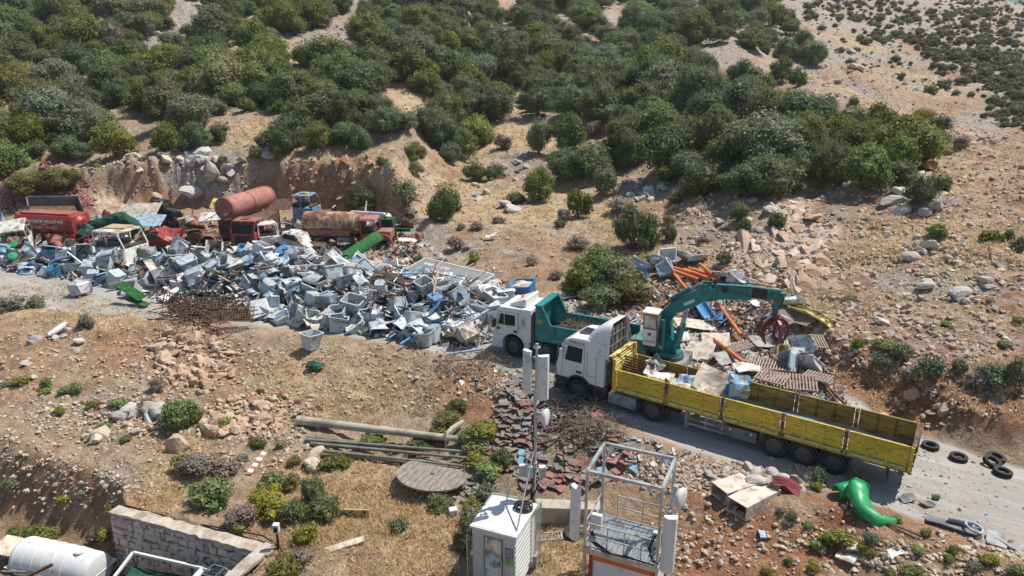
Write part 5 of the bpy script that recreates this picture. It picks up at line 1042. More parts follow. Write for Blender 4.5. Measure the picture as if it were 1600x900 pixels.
# ------------------------------------------------------------------ site furniture on the ledge in front
def PY(u, v, y):
    r = ray(u, v); t = y/r[1]; return Vector((r[0]*t, y, CH+r[2]*t))
def span(a, b):
    """angle and length in plan from a to b"""
    d = b-a; return math.atan2(d.y, d.x), math.hypot(d.x, d.y)
def top(mb, name, mat, label, cat, loc=(0, 0, 0), rot=(0, 0, 0), group=None, smooth=False, bevel=0):
    if isinstance(loc, str): group, loc = loc, (0, 0, 0)
    o = mb.build(name, mat, None, smooth, bevel); o.location = loc; o.rotation_euler = rot; return tag(o, label, cat, group)
def on(u, v, dz=0.0):
    g = G(u, v); return Vector((g.x, g.y, g.z+dz))
def stone_wall():
    m = stone_mat("rubble_masonry", [(.50, .45, .39), (.60, .51, .41), (.44, .42, .40), (.55, .34, .21), (.54, .48, .41), (.66, .58, .47), (.41, .38, .36), (.58, .48, .37)], .7); mo = pm("mortar", (.20, .165, .135), .95, 0, .25, 4)
    t = thing('stone_wall', 'rubble stone retaining wall round the sunken pit, with a pale cement top', 'wall', (0, 0, 0)); pts = [(-15.75, 24.7), (-8.62, 22.12), (-9.36, 20.6), (-11.2, 16.2)]
    for (ax, ay), (bx, by) in zip(pts[:-1], pts[1:]):
        d = Vector((bx-ax, by-ay, 0)).normalized(); n = Vector((d.y, -d.x, 0)) if ax < -15 else Vector((-d.y, d.x, 0))*-1; a = Vector((ax, ay, 0)); b2 = Vector((bx, by, 0)); L_ = (b2-a).length; nx = max(2, int(L_/.25)); nz = 12; V = []; F_ = []
        n = Vector((d.y, -d.x, 0))          # towards the pit
        rr = random.Random(int(ax*10))
        for i in range(nx+1):
            for j in range(nz+1):
                p = a.lerp(b2, i/nx)+n*(.45+rr.uniform(-.03, .03)+.10*(1-j/nz)); V.append((p.x, p.y, -4.95+2.95*j/nz))
        for i in range(nx):
            for j in range(nz): F_.append((i*(nz+1)+j, (i+1)*(nz+1)+j, (i+1)*(nz+1)+j+1, i*(nz+1)+j+1))
        w = MB(); w.add(V, F_); e0, e1 = a-n*.15, b2-n*.15; k0, k1 = a+n*.5, b2+n*.5
        w.add([(e0.x, e0.y, -4.95), (e1.x, e1.y, -4.95), (e1.x, e1.y, -2.0), (e0.x, e0.y, -2.0), (k0.x, k0.y, -4.95), (k0.x, k0.y, -2.0), (k1.x, k1.y, -4.95), (k1.x, k1.y, -2.0)], [(0, 1, 2, 3), (0, 3, 5, 4), (1, 6, 7, 2)]); w.build('mortar_core', mo, t)
        V2 = []; F2 = []; T2 = []; zz = -4.95
        while zz < -2.10:
            h = rr.uniform(.16, .36); h = min(h, -2.02-zz); x = -rr.uniform(0, .2)
            while x < L_:
                l = rr.uniform(.18, .62)*(1.1 if h > .24 else .8); a0, a1 = max(x, 0), min(x+l, L_); x += l
                if a1-a0 < .08: continue
                g_ = .016; jit = lambda q=.07: rr.uniform(-q, q); cn = [(a0+g_+jit(.03), zz+g_+jit()), (.5*(a0+a1)+jit(), zz+g_+jit(.05)), (a1-g_+jit(.03), zz+g_+jit()), (a1-g_+jit(.04), zz+.5*h+jit()), (a1-g_+jit(.03), zz+h-g_+jit()), (.5*(a0+a1)+jit(), zz+h-g_+jit(.05)), (a0+g_+jit(.03), zz+h-g_+jit()), (a0+g_+jit(.04), zz+.5*h+jit())]
                pr_ = rr.uniform(.035, .085); b0 = len(V2); cx_, cz_ = .5*(a0+a1), zz+.5*h
                for (sc_, ex) in ((1, -.03), (1, pr_*.55), (.80, pr_)):
                    for (q, r_) in cn:
                        q2, r2 = cx_+(q-cx_)*sc_, min(cz_+(r_-cz_)*sc_, -2.0); p = a+d*q2+n*(.47+.10*(-2.0-r2)/2.95+ex+(jit(.012) if ex > 0 else 0)); V2.append((p.x, p.y, r2))
                T2 += [rr.random()]*24
                for ring in (0, 8):
                    for k in range(8): F2.append((b0+ring+k, b0+ring+(k+1) % 8, b0+ring+8+(k+1) % 8, b0+ring+8+k))
                F2 += [(b0+16, b0+17, b0+18, b0+19), (b0+16, b0+19, b0+20, b0+23), (b0+20, b0+21, b0+22, b0+23)]
            zz += h
        me = npmesh('masonry', np.array(V2), np.array(F2), m); at = me.attributes.new("tint", 'FLOAT', 'POINT'); at.data.foreach_set("value", np.array(T2, np.float32)); link('masonry', me, None, t)
        cp = MB(); V = []
        for i in range(nx+1):
            p = a.lerp(b2, i/nx)
            for s_ in (.03, .55): q = p+n*(s_+rr.uniform(-.04, .04)); V += [(q.x, q.y, -2.02), (q.x, q.y, -1.90+rr.uniform(-.03, .03))]
        F_ = []
        for i in range(nx):
            o = i*4; F_ += [(o+1, o+3, o+7, o+5), (o, o+1, o+5, o+4), (o+2, o+6, o+7, o+3)]
        F_ += [(0, 2, 3, 1), (nx*4, nx*4+1, nx*4+3, nx*4+2)]; cp.add(V, F_); cp.build('coping', M['conc'], t)
    MB().tube([(-11.9, 23.3, -1.84), (-10.5, 22.9, -1.80), (-9.3, 22.6, -1.82), (-8.5, 22.0, -1.84), (-8.2, 21.6, -1.9)], .03).build('cable', M['cable'], t)
stone_wall()
def tank():
    A = P(38, 868, -3.95); B = P(152, 893, -3.95); a, L = span(A, B); L += .1; t = thing('water_tank', 'white ribbed plastic water tank lying on its side in the pit', 'water tank', (A.x, A.y, -4.75), a); r = .76; m = MB(); Mx = Matrix.Translation((0, 0, .82)) @ Matrix.Rotation(R_(90), 4, 'Y'); pr = [(.001, -.10), (r*.6, -.08), (r*.9, .0), (r, .14)]; n = 6
    for i in range(n): x = .2+i*(L-.9)/n; pr += [(r, x), (r, x+.02), (r*1.02, x+.035), (r, x+.05)]
    pr += [(r*.97, L-.55), (r*.96, L-.15), (r*.88, L), (r*.6, L+.08), (.001, L+.1)]; m.lathe(pr, 32, Mx); m.build('shell', M['box'], t, True)
    f = MB(); f.prism([(-.12, -.81), (L+.12, -.81), (L+.12, .81), (-.12, .81)], .80, .83, 'xy'); f.build('flange', M['box'], t); h = MB(); h.cyl((L-.75, 0, 1.55), (L-.75, 0, 1.64), .2, n=16); h.cyl((.5, 0, 1.55), (.5, 0, 1.60), .08, n=10); h.build('filler_cap', M['box'], t, True)
    c = MB()
    for x in (.4, L-.6): c.box(x, x+.25, -.7, .7, -.05, .28)
    c.build('cradle', M['conc'], t)
    s = thing('rusty_support', 'rusty steel beam leaning across the front of the white tank', 'beam', (0, 0, 0)); a1, b1 = P(40, 902, -3.6), P(82, 882, -3.2); MB().bar(a1, b1, .10, .10).build('beam', M['rust'], s); top(MB().bar(P(2, 893, -3.9), P(62, 894, -3.9), .07), 'rail', M['gpole'], 'old wooden rail lying level in front of the white tank', 'rail')
    sh = MB(); rr = random.Random(3); x0, y0 = P(-30, 850, -4.2).x, P(0, 850, -4.2).y; V = []; n = 34
    for i in range(n+1):
        for j in (0, 1): V.append((i*2.2/n, j*1.0, .03*(1 if i % 2 else -1)))
    sh.add(V, [(2*i, 2*i+2, 2*i+3, 2*i+1) for i in range(n)]+[(2*i+1, 2*i+3, 2*i+2, 2*i) for i in []]); o = top(sh, 'corrugated_sheet', M['cream'], 'pale corrugated sheet roofing a low hutch beside the white tank', 'sheet', P(-20, 862, -4.0)); o.rotation_euler = (.10, .12, R_(-8)); so = o.modifiers.new("thick", 'SOLIDIFY'); so.thickness = .015
    top(MB().tube([P(-5, 876, -4.7), P(12, 870, -4.65), P(22, 858, -4.6), P(26, 848, -4.55)], .06, 8), 'hose', M['grey'], 'grey hose curving past the left of the white tank', 'hose', smooth=True)
tank()
def pit_things():
    z = -2.95; A, B, C_ = P(176, 905, z), P(208, 863, z), P(392, 905, z); t = thing('canopy_frame', 'white edged steel canopy frame standing in the pit before the stone wall', 'frame', (0, 0, 0)); MB().bar(A, B, .09, .09).build('rail', M['box'], t); MB().bar(B, C_, .09, .09).build('rail', M['box'], t)
    for p in (A, B, C_, B.lerp(C_, .5)): MB().bar((p.x, p.y, -4.8), (p.x, p.y, z), .06).build('post', M['dgrey'], t)
    n = MB(); rr = random.Random(8); D = A+(C_-B); k = 9; V = []
    for i in range(k+1):
        for j in range(k+1): p = A.lerp(B, i/k).lerp(D.lerp(C_, i/k), j/k); V.append((p.x, p.y, -3.5+rr.uniform(-.12, .12)))
    n.add(V, [(i*(k+1)+j, i*(k+1)+j+1, (i+1)*(k+1)+j+1, (i+1)*(k+1)+j) for i in range(k) for j in range(k)]); o = top(n, 'shade_net', M['gnet'], 'dark green shade net sagging inside the canopy frame', 'net'); so = o.modifiers.new("thick", 'SOLIDIFY'); so.thickness = .02
    for i in range(7):
        m = MB(); b = P(298+i*4, 893-i*1.0, -2.7); x = .0
        pts = [(0, 0, 0), (.55, 0, .05), (.95, 0, -.22), (1.5, 0, .02), (1.9, 0, .0)]
        for y in (0, .55):
            for p, q in zip(pts[:-1], pts[1:]): m.bar((p[0], y, p[2]), (q[0], y, q[2]), .045)
        for p in pts: m.bar((p[0], 0, p[2]), (p[0], .55, p[2]), .04)
        o = m.build('lounger_frame', M['dgrey'] if i % 3 != 1 else M['galv']); o.location = (b.x, b.y-.35, -4.55+i*.31); o.rotation_euler = (R_(4*(i % 3)), R_(3), R_(-22+4*(i % 3)))
        tag(o, ('lowest', 'second lowest', 'third lowest', 'middle', 'third highest', 'second highest', 'topmost')[i]+" bent metal lounger frame in the stack beside the stone wall", 'lounger frame', 'stacked lounger frames')
    top(MB().cyl(P(300, 908, -3.0), P(320, 886, -3.05), .12, n=14), 'drum', M['box'], 'pale blue drain pipe stub lying by the lounger frames', 'pipe', smooth=True)
    for i, (u0, v0, u1, v1) in enumerate(((150, 892, 176, 862), (158, 898, 186, 868), (166, 902, 190, 876))): top(MB().bar(P(u0, v0, -4.65), P(u1, v1, -4.6), .22, .04), 'board', (M['cream'], M['box'], M['wood'])[i], ('cream', 'white', 'grey')[i]+' board lying on the ground between tank and stone wall', 'board')
    b = on(436, 862); lp = thing('lamp_post', 'short dark lamp post with pale square head by the stone wall corner', 'lamp post', (b.x, b.y, b.z)); MB().bar((0, 0, -.1), (0, 0, .72), .07).build('post', M['black'], lp); h = MB(); h.box(-.11, .11, -.10, .10, .70, 1.06); hd = h.build('lamp_head', M['box'], lp, False, .02); MB().box(-.07, .07, -.112, -.10, .76, .98).build('glass', GLASS, hd)
pit_things()
def poles():
    A, B = on(466, 664, .22), on(764, 697, .18); t = thing('concrete_pole', 'long tapered concrete pole lying across the slope above a bundle of thin poles', 'pole', (0, 0, 0)); m = MB(); pts = [A.lerp(B, i/10) for i in range(11)]; m.tube(pts, [.22-.009*i for i in range(11)], 20); m.build('shaft', M['pole'], t, True)
    k = MB(); q = A.lerp(B, .79); k.tube([q+Vector((-.05, -.05, .1)), q+Vector((.25, .35, .28)), q+Vector((.7, .95, .30))], [.09, .12, .10], 8); k.build('bracket_arm', M['pole'], t, True); k = MB(); k.bar(q+Vector((0, -.24, -.55)), q+Vector((0, -.22, .45)), .07); k.build('clamp', M['galv'], t)
    ends = [((478, 690), (762, 712)), ((486, 697), (764, 722)), ((484, 704), (722, 730)), ((492, 709), (700, 732)), ((500, 713), (690, 727)), ((480, 686), (640, 703))]; wd = ('top', 'second', 'third', 'fourth', 'fifth', 'short upper')
    for i, ((u0, v0), (u1, v1)) in enumerate(ends):
        a, b = on(u0, v0, .1), on(u1, v1, .1); n = 8; pts = [a.lerp(b, j/n) for j in range(n+1)]
        for p in pts: p.z = Hs(p.x, p.y)+.10
        zz = np.linspace(pts[0].z, pts[-1].z, n+1); lift = max(p.z-z_ for p, z_ in zip(pts, zz))
        for p, z_ in zip(pts, zz): p.z = z_+max(0, lift*.7)
        top(MB().tube(pts, [.095-.004*j for j in range(n+1)], 10), 'utility_pole', M['gpole'], wd[i]+" weathered green pole, counted from above, in the bundle below the concrete pole", 'pole', 'bundle of thin poles', smooth=True)
poles()
def reel():
    b = on(676, 752); t = thing('cable_reel', 'big round weathered wooden cable reel flange lying tilted on dry grass', 'cable reel', (b.x, b.y, b.z+.28)); t.rotation_euler = (Euler((R_(-7), R_(5), 0)).to_matrix() @ Matrix.Rotation(R_(72), 3, 'Z')).to_euler(); r = 1.52; n = 11; m = MB()
    for i in range(n):
        y0 = -r+2*r*i/n; y1 = y0+2*r/n-.025; rr = random.Random(i); ys = [y0, (y0+y1)/2, y1]; hw = [math.sqrt(max(0, r*r-y*y)) for y in ys]; cut = .35 if i in (0, 1) else 0
        m.prism([(-hw[0], y0), (hw[0]-cut, y0), (hw[1]-cut, ys[1]), (hw[2]-cut, y1), (-hw[2], y1), (-hw[1], ys[1])], rr.uniform(-.01, .01), .06, 'xy')
    m.build('flange', M['wood'], t); MB().cyl((0, 0, -.35), (0, 0, -.01), .5, n=18).build('hub', M['wood'], t); MB().cyl((0, 0, .055), (0, 0, .068), .10, n=12).build('axle_hole', M['drust'], t)
    rr = random.Random(12)
    for i in range(26):
        p = on(rr.uniform(712, 770), rr.uniform(738, 790)); q = MB().box(-.45*rr.uniform(.5, 1), .45*rr.uniform(.5, 1), -.07, .07, -.02, .02); o = q.build('broken_plank', M['wood']); o.location = (p.x, p.y, p.z+.08+.1*rr.random()); o.rotation_euler = (rr.uniform(-.3, .3), rr.uniform(-.3, .3), rr.uniform(0, 3.1)); tag(o, 'splintered grey plank off the wooden cable reel', 'plank', 'broken reel planks')
reel()
def small_site():
    a, b = on(388, 744, .05), on(416, 708, .12); t = thing('barrier_plank', 'orange and white striped barrier plank leaning on the bushes', 'barrier', a, span(a, b)[0]); L = (b-a).length; s = MB()
    s.box(0, L, -.13, .13, 0, .04); s.build('board', M['pink'], t); 
    for i in range(4): MB().prism([(L*(.06+.24*i), -.13), (L*(.18+.24*i), -.13), (L*(.22+.24*i), .13), (L*(.10+.24*i), .13)], .0405, .046, 'xy').build('stripe', M['letter'], t)
    t.rotation_euler = (0, -math.asin(min(.9, (b.z-a.z)/L)), span(a, b)[0])
    p = on(552, 808); q = MB().box(-.65, .65, -.03, .03, -.05, .36); t = thing('notice_board', 'small tan board with dark peeling marks lying in dry grass', 'board', p, R_(-2)); q.build('board', M['sand'], t); k = MB(); rr = random.Random(4)
    for i in range(22): x = rr.uniform(-.45, .5); zz = rr.uniform(.06, .28); k.box(x, x+rr.uniform(.04, .12), -.036, -.031, zz, zz+rr.uniform(.02, .06))
    k.build('peeling_mark', M['ink'], t)
    p = on(538, 854, .05); top(MB().box(-.75, .75, -.14, .14, -.02, .03), 'white_plank', M['cream'], 'white plank lying on dry grass in front of the notice board', 'plank', p, (R_(8), R_(-3), R_(24)))
    p = on(708, 806); top(MB().box(-.16, .16, -.14, .14, 0, .24), 'plastic_box', M['box'], 'small white box on dry grass left of the equipment cabin', 'box', p, (0, 0, .3), bevel=.03)
    top(MB().tube([on(76, 528, .15)+Vector((.1*i-.02*i*i*.3, .16*i, .05*i)) for i in range(8)], [.12, .15, .17, .18, .18, .17, .14, .10], 10), 'curved_duct', M['box'], 'white curved pipe length standing on the bank below the road', 'pipe', smooth=True)
    p = on(492, 576, .12); mb = MB().lathe([(.5, 0), (.42, .2), (.2, .3), (.001, .33)], 12); me = crumple(mb.mesh('net_bundle', M['gnet']), .14, 4, 2.2); o = link('net_bundle', me); o.location = p; o.scale = (1, .7, .9); tag(o, 'crumpled dark green net lying on the bank under the bins', 'net')
    a = on(868, 806); top(MB().box(-.85, 1.8, -.3, .3, -.1, .62), 'concrete_block', M['conc'], 'long beige concrete block lying behind the antenna mast', 'concrete block', a, (0, 0, R_(-3)), bevel=.03)
    for i, (u, v, dz, lab) in enumerate(((898, 836, .1, 'tyre lying flat left of the lattice platform'), (872, 800, .1, 'dark tyre in the shade in front of the concrete block'))): tyre(on(u, v, dz), .42, (R_(8), 0, i), lab)
def tyre(loc, r, rot, label, nest=False):
    o = link('tyre', TY); o.location = loc; o.scale = (r, r*.9, r); o.rotation_euler = (Euler(rot).to_matrix() @ Matrix.Rotation(R_(90), 3, 'X')).to_euler(); return tag(o, label, 'tyre', 'discarded tyres')
small_site()
def slabs():
    r = random.Random(21); us = []; vs = []
    ell = [(812, 660, 42, 60, 95, .16), (845, 720, 60, 45, 70, .28), (945, 715, 60, 40, 36, .42), (890, 650, 50, 30, 22, .35), (825, 610, 34, 24, 30, .10), (775, 700, 26, 16, 8, .8), (900, 750, 60, 16, 18, .5)]; me = {}
    cols = {'red': pm("red_slab", (.29, .12, .105), .85, 0, .12, 2, (.20, .12, .10), .45, 3, rnd=.22), 'grey': pm("grey_slab", (.17, .155, .145), .9, 0, .2, 2, (.26, .21, .17), .45, 3, rnd=.25), 'blue': pm("blue_slab", (.15, .32, .44), .8, 0, .1, 2, (.2, .2, .2), .4, 3, rnd=.15), 'brown': pm("brown_slab", (.24, .175, .14), .9, 0, .2, 2, (.15, .12, .1), .4, 3, rnd=.2)}
    for k in cols:
        for i in range(3):
            q = MB().box(-.24, .24, -.24, .24, -.028, .028); m_ = q.mesh('slab', cols[k])
            if i == 2: q = MB().prism([(-.24, -.24), (.24, -.24), (.24, .08), (.02, .20), (-.24, .24)], -.028, .028, 'xy'); m_ = q.mesh('slab', cols[k])
            me[k, i] = m_
    for (u, v, ru, rv, n, red) in ell:
        for _ in range(n):
            a = r.uniform(0, 6.28); q = math.sqrt(r.random()); uu, vv = u+ru*q*math.cos(a), v+rv*q*math.sin(a); us.append((uu, vv, red))
    x, y, z, ok = GG([a[0] for a in us], [a[1] for a in us])
    for i, (u, v, red) in enumerate(us):
        k = 'red' if r.random() < red else r.choices(['grey', 'brown', 'blue'], [.72, .26, .02])[0]; o = link('paving_slab', me[k, r.randrange(3)]); s = r.uniform(.68, 1.05); o.scale = (s, s, .8); o.location = (x[i], y[i], z[i]+.04+.14*r.random()); o.rotation_euler = (r.gauss(.10, .17), r.gauss(0, .17), r.uniform(0, 6.28))
        w = {'red': 'dull red', 'grey': 'dark grey', 'brown': 'brownish', 'blue': 'pale blue'}[k]; tag(o, f"{w} paving slab {'below the lorry cab' if v < 650 else 'left of the mast' if u < 815 else 'right behind the mast' if u < 880 else 'behind the lattice platform'}{', upper part' if 650 <= v < 705 else ', lower part' if v >= 705 else ''}", 'paving slab', 'paving slabs in the heap')
slabs()
def brush(name, cells, n, label, seed, mat, s=(.3, .75)):
    r = np.random.default_rng(seed); us, vs, _ = reg(cells)(r, n); x, y, z, ok = GG(us, vs); m = MB(); q = random.Random(seed)
    for i in range(len(x)):
        L = q.uniform(*s); a = q.uniform(0, 6.28); e = q.uniform(-.1, .7); p = Vector((x[i], y[i], z[i]+q.uniform(.0, .35))); d = Vector((math.cos(a)*math.cos(e), math.sin(a)*math.cos(e), math.sin(e)))*L
        m.tube([p, p+d*.5+Vector((q.uniform(-.1, .1), q.uniform(-.1, .1), .05)), p+d], [.016, .013, .006], 4)
    tag(link(name, m.mesh(name, mat)), label, 'brushwood', None, 'stuff')
TWIG = pm("dry_twig", (.20, .15, .105), .9, 0, .35, 1.0)
brush('brushwood', [(905, 655, 50, 28, 3), (880, 685, 50, 26, 1.2), (740, 575, 60, 20, 2), (850, 600, 40, 16, .8), (940, 680, 40, 20, 1)], 950, 'tangle of dry cut branches heaped below the lorry', 3, TWIG)
def right_corner():
    for i, (u0, v0, u1, v1, h, lab) in enumerate(((1122, 782, 1168, 752, .50, 'open ended cream duct box, the further of a pair on red soil'), (1150, 806, 1200, 766, .56, 'open ended cream duct box, the nearer of a pair on red soil'))):
        a, b = on(u0, v0), on(u1, v1); L = (b-a).length; t = thing('duct_box', lab, 'duct', (a.x, a.y, min(a.z, b.z)+.05), span(a, b)[0], 'pair of duct boxes'); w = .42; m = MB(); k = .035
        m.box(0, L, -w, w, 0, k); m.box(0, L, -w, w, h-k, h); m.box(0, L, -w, -w+k, k, h-k); m.box(0, L, w-k, w, k, h-k); m.build('casing', M['cream'], t); f = MB(); f.box(L, L+.05, -w-.05, w+.05, -.05, .05); f.box(L, L+.05, -w-.05, w+.05, h-.02, h+.05); f.box(L, L+.05, -w-.05, -w+.03, .05, h-.02); f.box(L, L+.05, w-.03, w+.05, .05, h-.02); f.build('flange', M['grey'], t)
    # green slide parts
    def trough(path, r, wid, name, label, mat, a0=200, a1=340, lip=True, cat='slide'):
        V = []; n = 14; F_ = []
        for i, p in enumerate(path):
            d = (path[min(i+1, len(path)-1)]-path[max(0, i-1)]).normalized(); s_ = d.cross(Vector((0, 0, 1))); s_ = s_.normalized() if s_.length > .05 else Vector((1, 0, 0)); up = s_.cross(d)
            rr = r[i] if hasattr(r, '__len__') else r
            for k in range(n+1): a = R_(a0+(a1-a0)*k/n); V.append(p+s_*(rr*wid*math.cos(a))+up*(rr*math.sin(a)))
        for i in range(len(path)-1):
            for k in range(n): F_.append((i*(n+1)+k, i*(n+1)+k+1, (i+1)*(n+1)+k+1, (i+1)*(n+1)+k))
        m = MB(); m.add(V, F_); t = thing(name, label, cat, (0, 0, 0)); o = m.build('chute', mat, t, True); so = o.modifiers.new("thick", 'SOLIDIFY'); so.thickness = .035
        if lip:
            for k in (0, n): MB().tube([V[i*(n+1)+k] for i in range(len(path))], .045, 8).build('rim', mat, t, True)
        return t
    g1 = on(1305, 777, .22); g2 = on(1340, 774, .34); t = trough([g1, g1.lerp(g2, .33), g1.lerp(g2, .66), g2], [.28, .28, .29, .36], 1, 'slide_section', 'short straight green plastic slide section behind the curved one', M['green'], -60, 200)
    b = on(1362, 806, .0); pts = []
    for i in range(10): a = R_(120+150*i/9); pts.append(Vector((b.x+.05+.42*math.cos(a), b.y+.22+.68*math.sin(a), b.z+.66-.062*i)))
    pts.append(pts[-1]+Vector((.5, -.02, -.06))); t = trough(pts, [.30, .34, .34, .33, .32, .30, .28, .25, .22, .18, .14], 1, 'curved_slide', 'curved green plastic tube slide lying broken beside the road', M['green'], -70, 235); crumple(t.children[0].data, .13, 3, 2.2); MB().torus(.33, .035, 24, 8, Matrix.Translation(pts[0]) @ (pts[1]-pts[0]).to_track_quat('Z', 'Y').to_matrix().to_4x4()).build('mouth_ring', M['green'], t, True)
    c = on(1388, 822, .1); top(MB().bar(c, c+Vector((.75, -.65, -.05)), .05).bar(c+Vector((-.2, .1, 0)), c+Vector((.55, -.7, -.08)), .05), 'slide_support', M['drust'], 'pair of rusty bars poking out from under the curved slide', 'bars')
    for i, (u, v, dz, rot, lab) in enumerate(((1453, 700, .16, (0, 0, 0), 'single tyre nearest the trailer tail at the road edge'), (1497, 718, .16, (.05, 0, 0), 'tyre lying flat in the middle of the roadside row'), (1549, 727, .26, (R_(18), .1, .2), 'upper tyre of the three at the end of the row'), (1556, 719, .22, (R_(10), 0, 1), 'tyre half hidden behind two others'), (1566, 741, .16, (0, .06, 0), 'lowest tyre of the three at the end of the row'))): tyre(on(u, v, dz*.7), .33, rot, lab)
    p = on(1490, 826, .1); t = thing('scrap_bumper', 'flat dark scrap panel with a pale ring at the road edge', 'scrap', p, R_(-32)); me = crumple(MB().box(-.8, .8, -.2, .2, 0, .05).mesh('panel', M['dgrey']), .06, 3, 1.4, 3); link('panel', me, None, t); o = MB().torus(.26, .045, 20, 8, Matrix.Translation((.55, .02, .16)) @ Matrix.Rotation(.25, 4, 'Y')).build('ring', M['pblue'], t, True); o = MB().cyl((-.2, .12, .16), (.5, .16, .2), .09, n=10).build('tube', M['grey'], t, True)
    for i, (u, v, lab, mt, s_) in enumerate(((1418, 782, 'small dark metal scrap on the road left of the tyre row', 'dgrey', .26), (1556, 846, 'bent grey strip at the lower right road edge', 'grey', .35), (1572, 850, 'crumpled grey scrap beside the bent strip', 'grey', .3), (1448, 790, 'low clod of dark scrap on the gravel road', 'dgrey', .2), (1330, 856, 'square cream board lying on red soil', 'cream', .27), (1322, 874, 'pale car bumper lying on red soil below the board', 'dwhite', .3), (1400, 862, 'crumpled clear plastic sheet on red soil', 'box', .26), (1190, 838, 'pale blue torn tin on the red soil', 'pblue', .2))):
        me = crumple(MB().box(-s_, s_, -s_*.7, s_*.7, 0, .05).mesh('scrap_piece', M[mt]), .10 if 'board' not in lab else .02, i+20, 2.2, 3); o = link('scrap_piece', me); o.location = on(u, v, .06); o.rotation_euler = (.1, -.08, i*1.1); tag(o, lab, 'scrap')
    p = on(1226, 766, .12); o = link('maroon_cloth', crumple(MB().box(-.42, .42, -.22, .22, 0, .18).mesh('maroon_cloth', M['maroon']), .2, 5, 1.8, 3)); o.location = p; o.rotation_euler = (.1, .2, -.5); tag(o, 'crumpled maroon cushion between duct boxes and rubble', 'cushion')
    return trough
TROUGH = right_corner()
# ------------------------------------------------------------------ the scrap heap
def sheet_mesh(w, h, seed, amp, mat, n=3, th=.014, fold=0.0):
    r = np.random.default_rng(seed); gx, gy = np.meshgrid(np.linspace(-w/2, w/2, n+1), np.linspace(-h/2, h/2, n+1)); k = 1.9
    z = amp*(2*fbm(gx*k+seed, gy*k-seed, seed, 3)); z = z+fold*np.abs(gx+.2*gy)*r.choice([-1, 1]); ex = .12*amp*r.normal(size=gx.shape)
    a = np.stack([gx+ex, gy+.4*ex, z], -1).reshape(-1, 3); b = a-np.array([0, 0, th]); V = np.concatenate([a, b]); m = (n+1)**2; F_ = []
    for i in range(n):
        for j in range(n): q = (i*(n+1)+j, i*(n+1)+j+1, (i+1)*(n+1)+j+1, (i+1)*(n+1)+j); F_.append(q); F_.append(tuple(m+x for x in reversed(q)))
    bd = [(0, j) for j in range(n)]+[(i, n) for i in range(n)]+[(n, j) for j in range(n, 0, -1)]+[(i, 0) for i in range(n, 0, -1)]
    for c, d in zip(bd, bd[1:]+bd[:1]): p, q = c[0]*(n+1)+c[1], d[0]*(n+1)+d[1]; F_.append((q, p, p+m, q+m))
    return npmesh('sheet_metal', V, np.array(F_), mat)
BINM = {'pale grey': pm("bin_galvanised", (.47, .50, .515), .5, .1, .08, 2.2, (.20, .18, .16), .34, 2.4, rnd=.16), 'bluish grey': pm("bin_bluegrey", (.39, .45, .495), .5, .1, .08, 2.2, (.20, .20, .20), .26, 2.4, rnd=.16), 'blue': pm("bin_blue", (.05, .20, .40), .55, 0, .15, 2.2, (.22, .26, .3), .48, 2.4, rnd=.2), 'whitish': pm("bin_white", (.55, .57, .58), .55, .05, .08, 2.2, (.28, .25, .22), .26, 2.4, rnd=.12), 'brownish grey': pm("bin_brown", (.40, .37, .34), .65, .1, .15, 2.2, (.16, .10, .07), .5, 2.4, rnd=.16)}
def bin_shell(a0, b0, a1, b1, h, ch=.10, rim=.05, cuts=2, amp=.03, seed=0):
    def loop(a, b, z): c = ch; return [(-a+c, -b, z), (a-c, -b, z), (a, -b+c, z), (a, b-c, z), (a-c, b, z), (-a+c, b, z), (-a, b-c, z), (-a, -b+c, z)]
    m = MB(); ls = [loop(a0, b0, 0), loop(a0+(a1-a0)*.5, b0+(b1-b0)*.5, h*.5), loop(a1, b1, h-.06), loop(a1+rim, b1+rim, h-.05), loop(a1+rim, b1+rim, h), loop(a1-.03, b1-.03, h), loop(a0-.03, b0-.03, .05)]
    V = [p for l in ls for p in l]; F_ = []
    for i in range(len(ls)-1):
        for k in range(8): F_.append((i*8+k, i*8+(k+1) % 8, (i+1)*8+(k+1) % 8, (i+1)*8+k))
    F_ += [tuple(range(7, -1, -1)), tuple(range(48, 56))]; m.add(V, F_); me = m.mesh('waste_bin', None)
    bm = bmesh.new(); bm.from_mesh(me); bmesh.ops.triangulate(bm, faces=[f for f in bm.faces if len(f.verts) > 4]); bm.to_mesh(me); bm.free()
    return crumple(me, amp*(1.25 if amp > .1 else .7), seed, 1.5, 0)
SHAPES = [('open', bin_shell(.46, .40, .60, .50, 1.05, amp=.02, seed=1)), ('open', bin_shell(.44, .42, .56, .54, .95, amp=.05, seed=2)), ('dented', bin_shell(.48, .40, .62, .52, 1.05, amp=.12, seed=3)), ('dented', bin_shell(.46, .40, .60, .50, 1.0, amp=.15, seed=4)),
          ('crushed', bin_shell(.50, .42, .66, .54, .62, amp=.22, seed=5)), ('crushed', bin_shell(.46, .46, .60, .56, .75, amp=.26, seed=6)), ('flattened', bin_shell(.56, .48, .74, .60, .34, amp=.20, seed=7)), ('narrow', bin_shell(.34, .30, .42, .36, .95, amp=.04, seed=8)), ('open', bin_shell(.52, .36, .68, .46, .9, amp=.07, seed=9))]
_bm = {}
def bin_mesh(i, col):
    if (i, col) not in _bm: me = SHAPES[i][1].copy(); me.materials.clear(); me.materials.append(BINM[col]); _bm[i, col] = me
    return _bm[i, col]
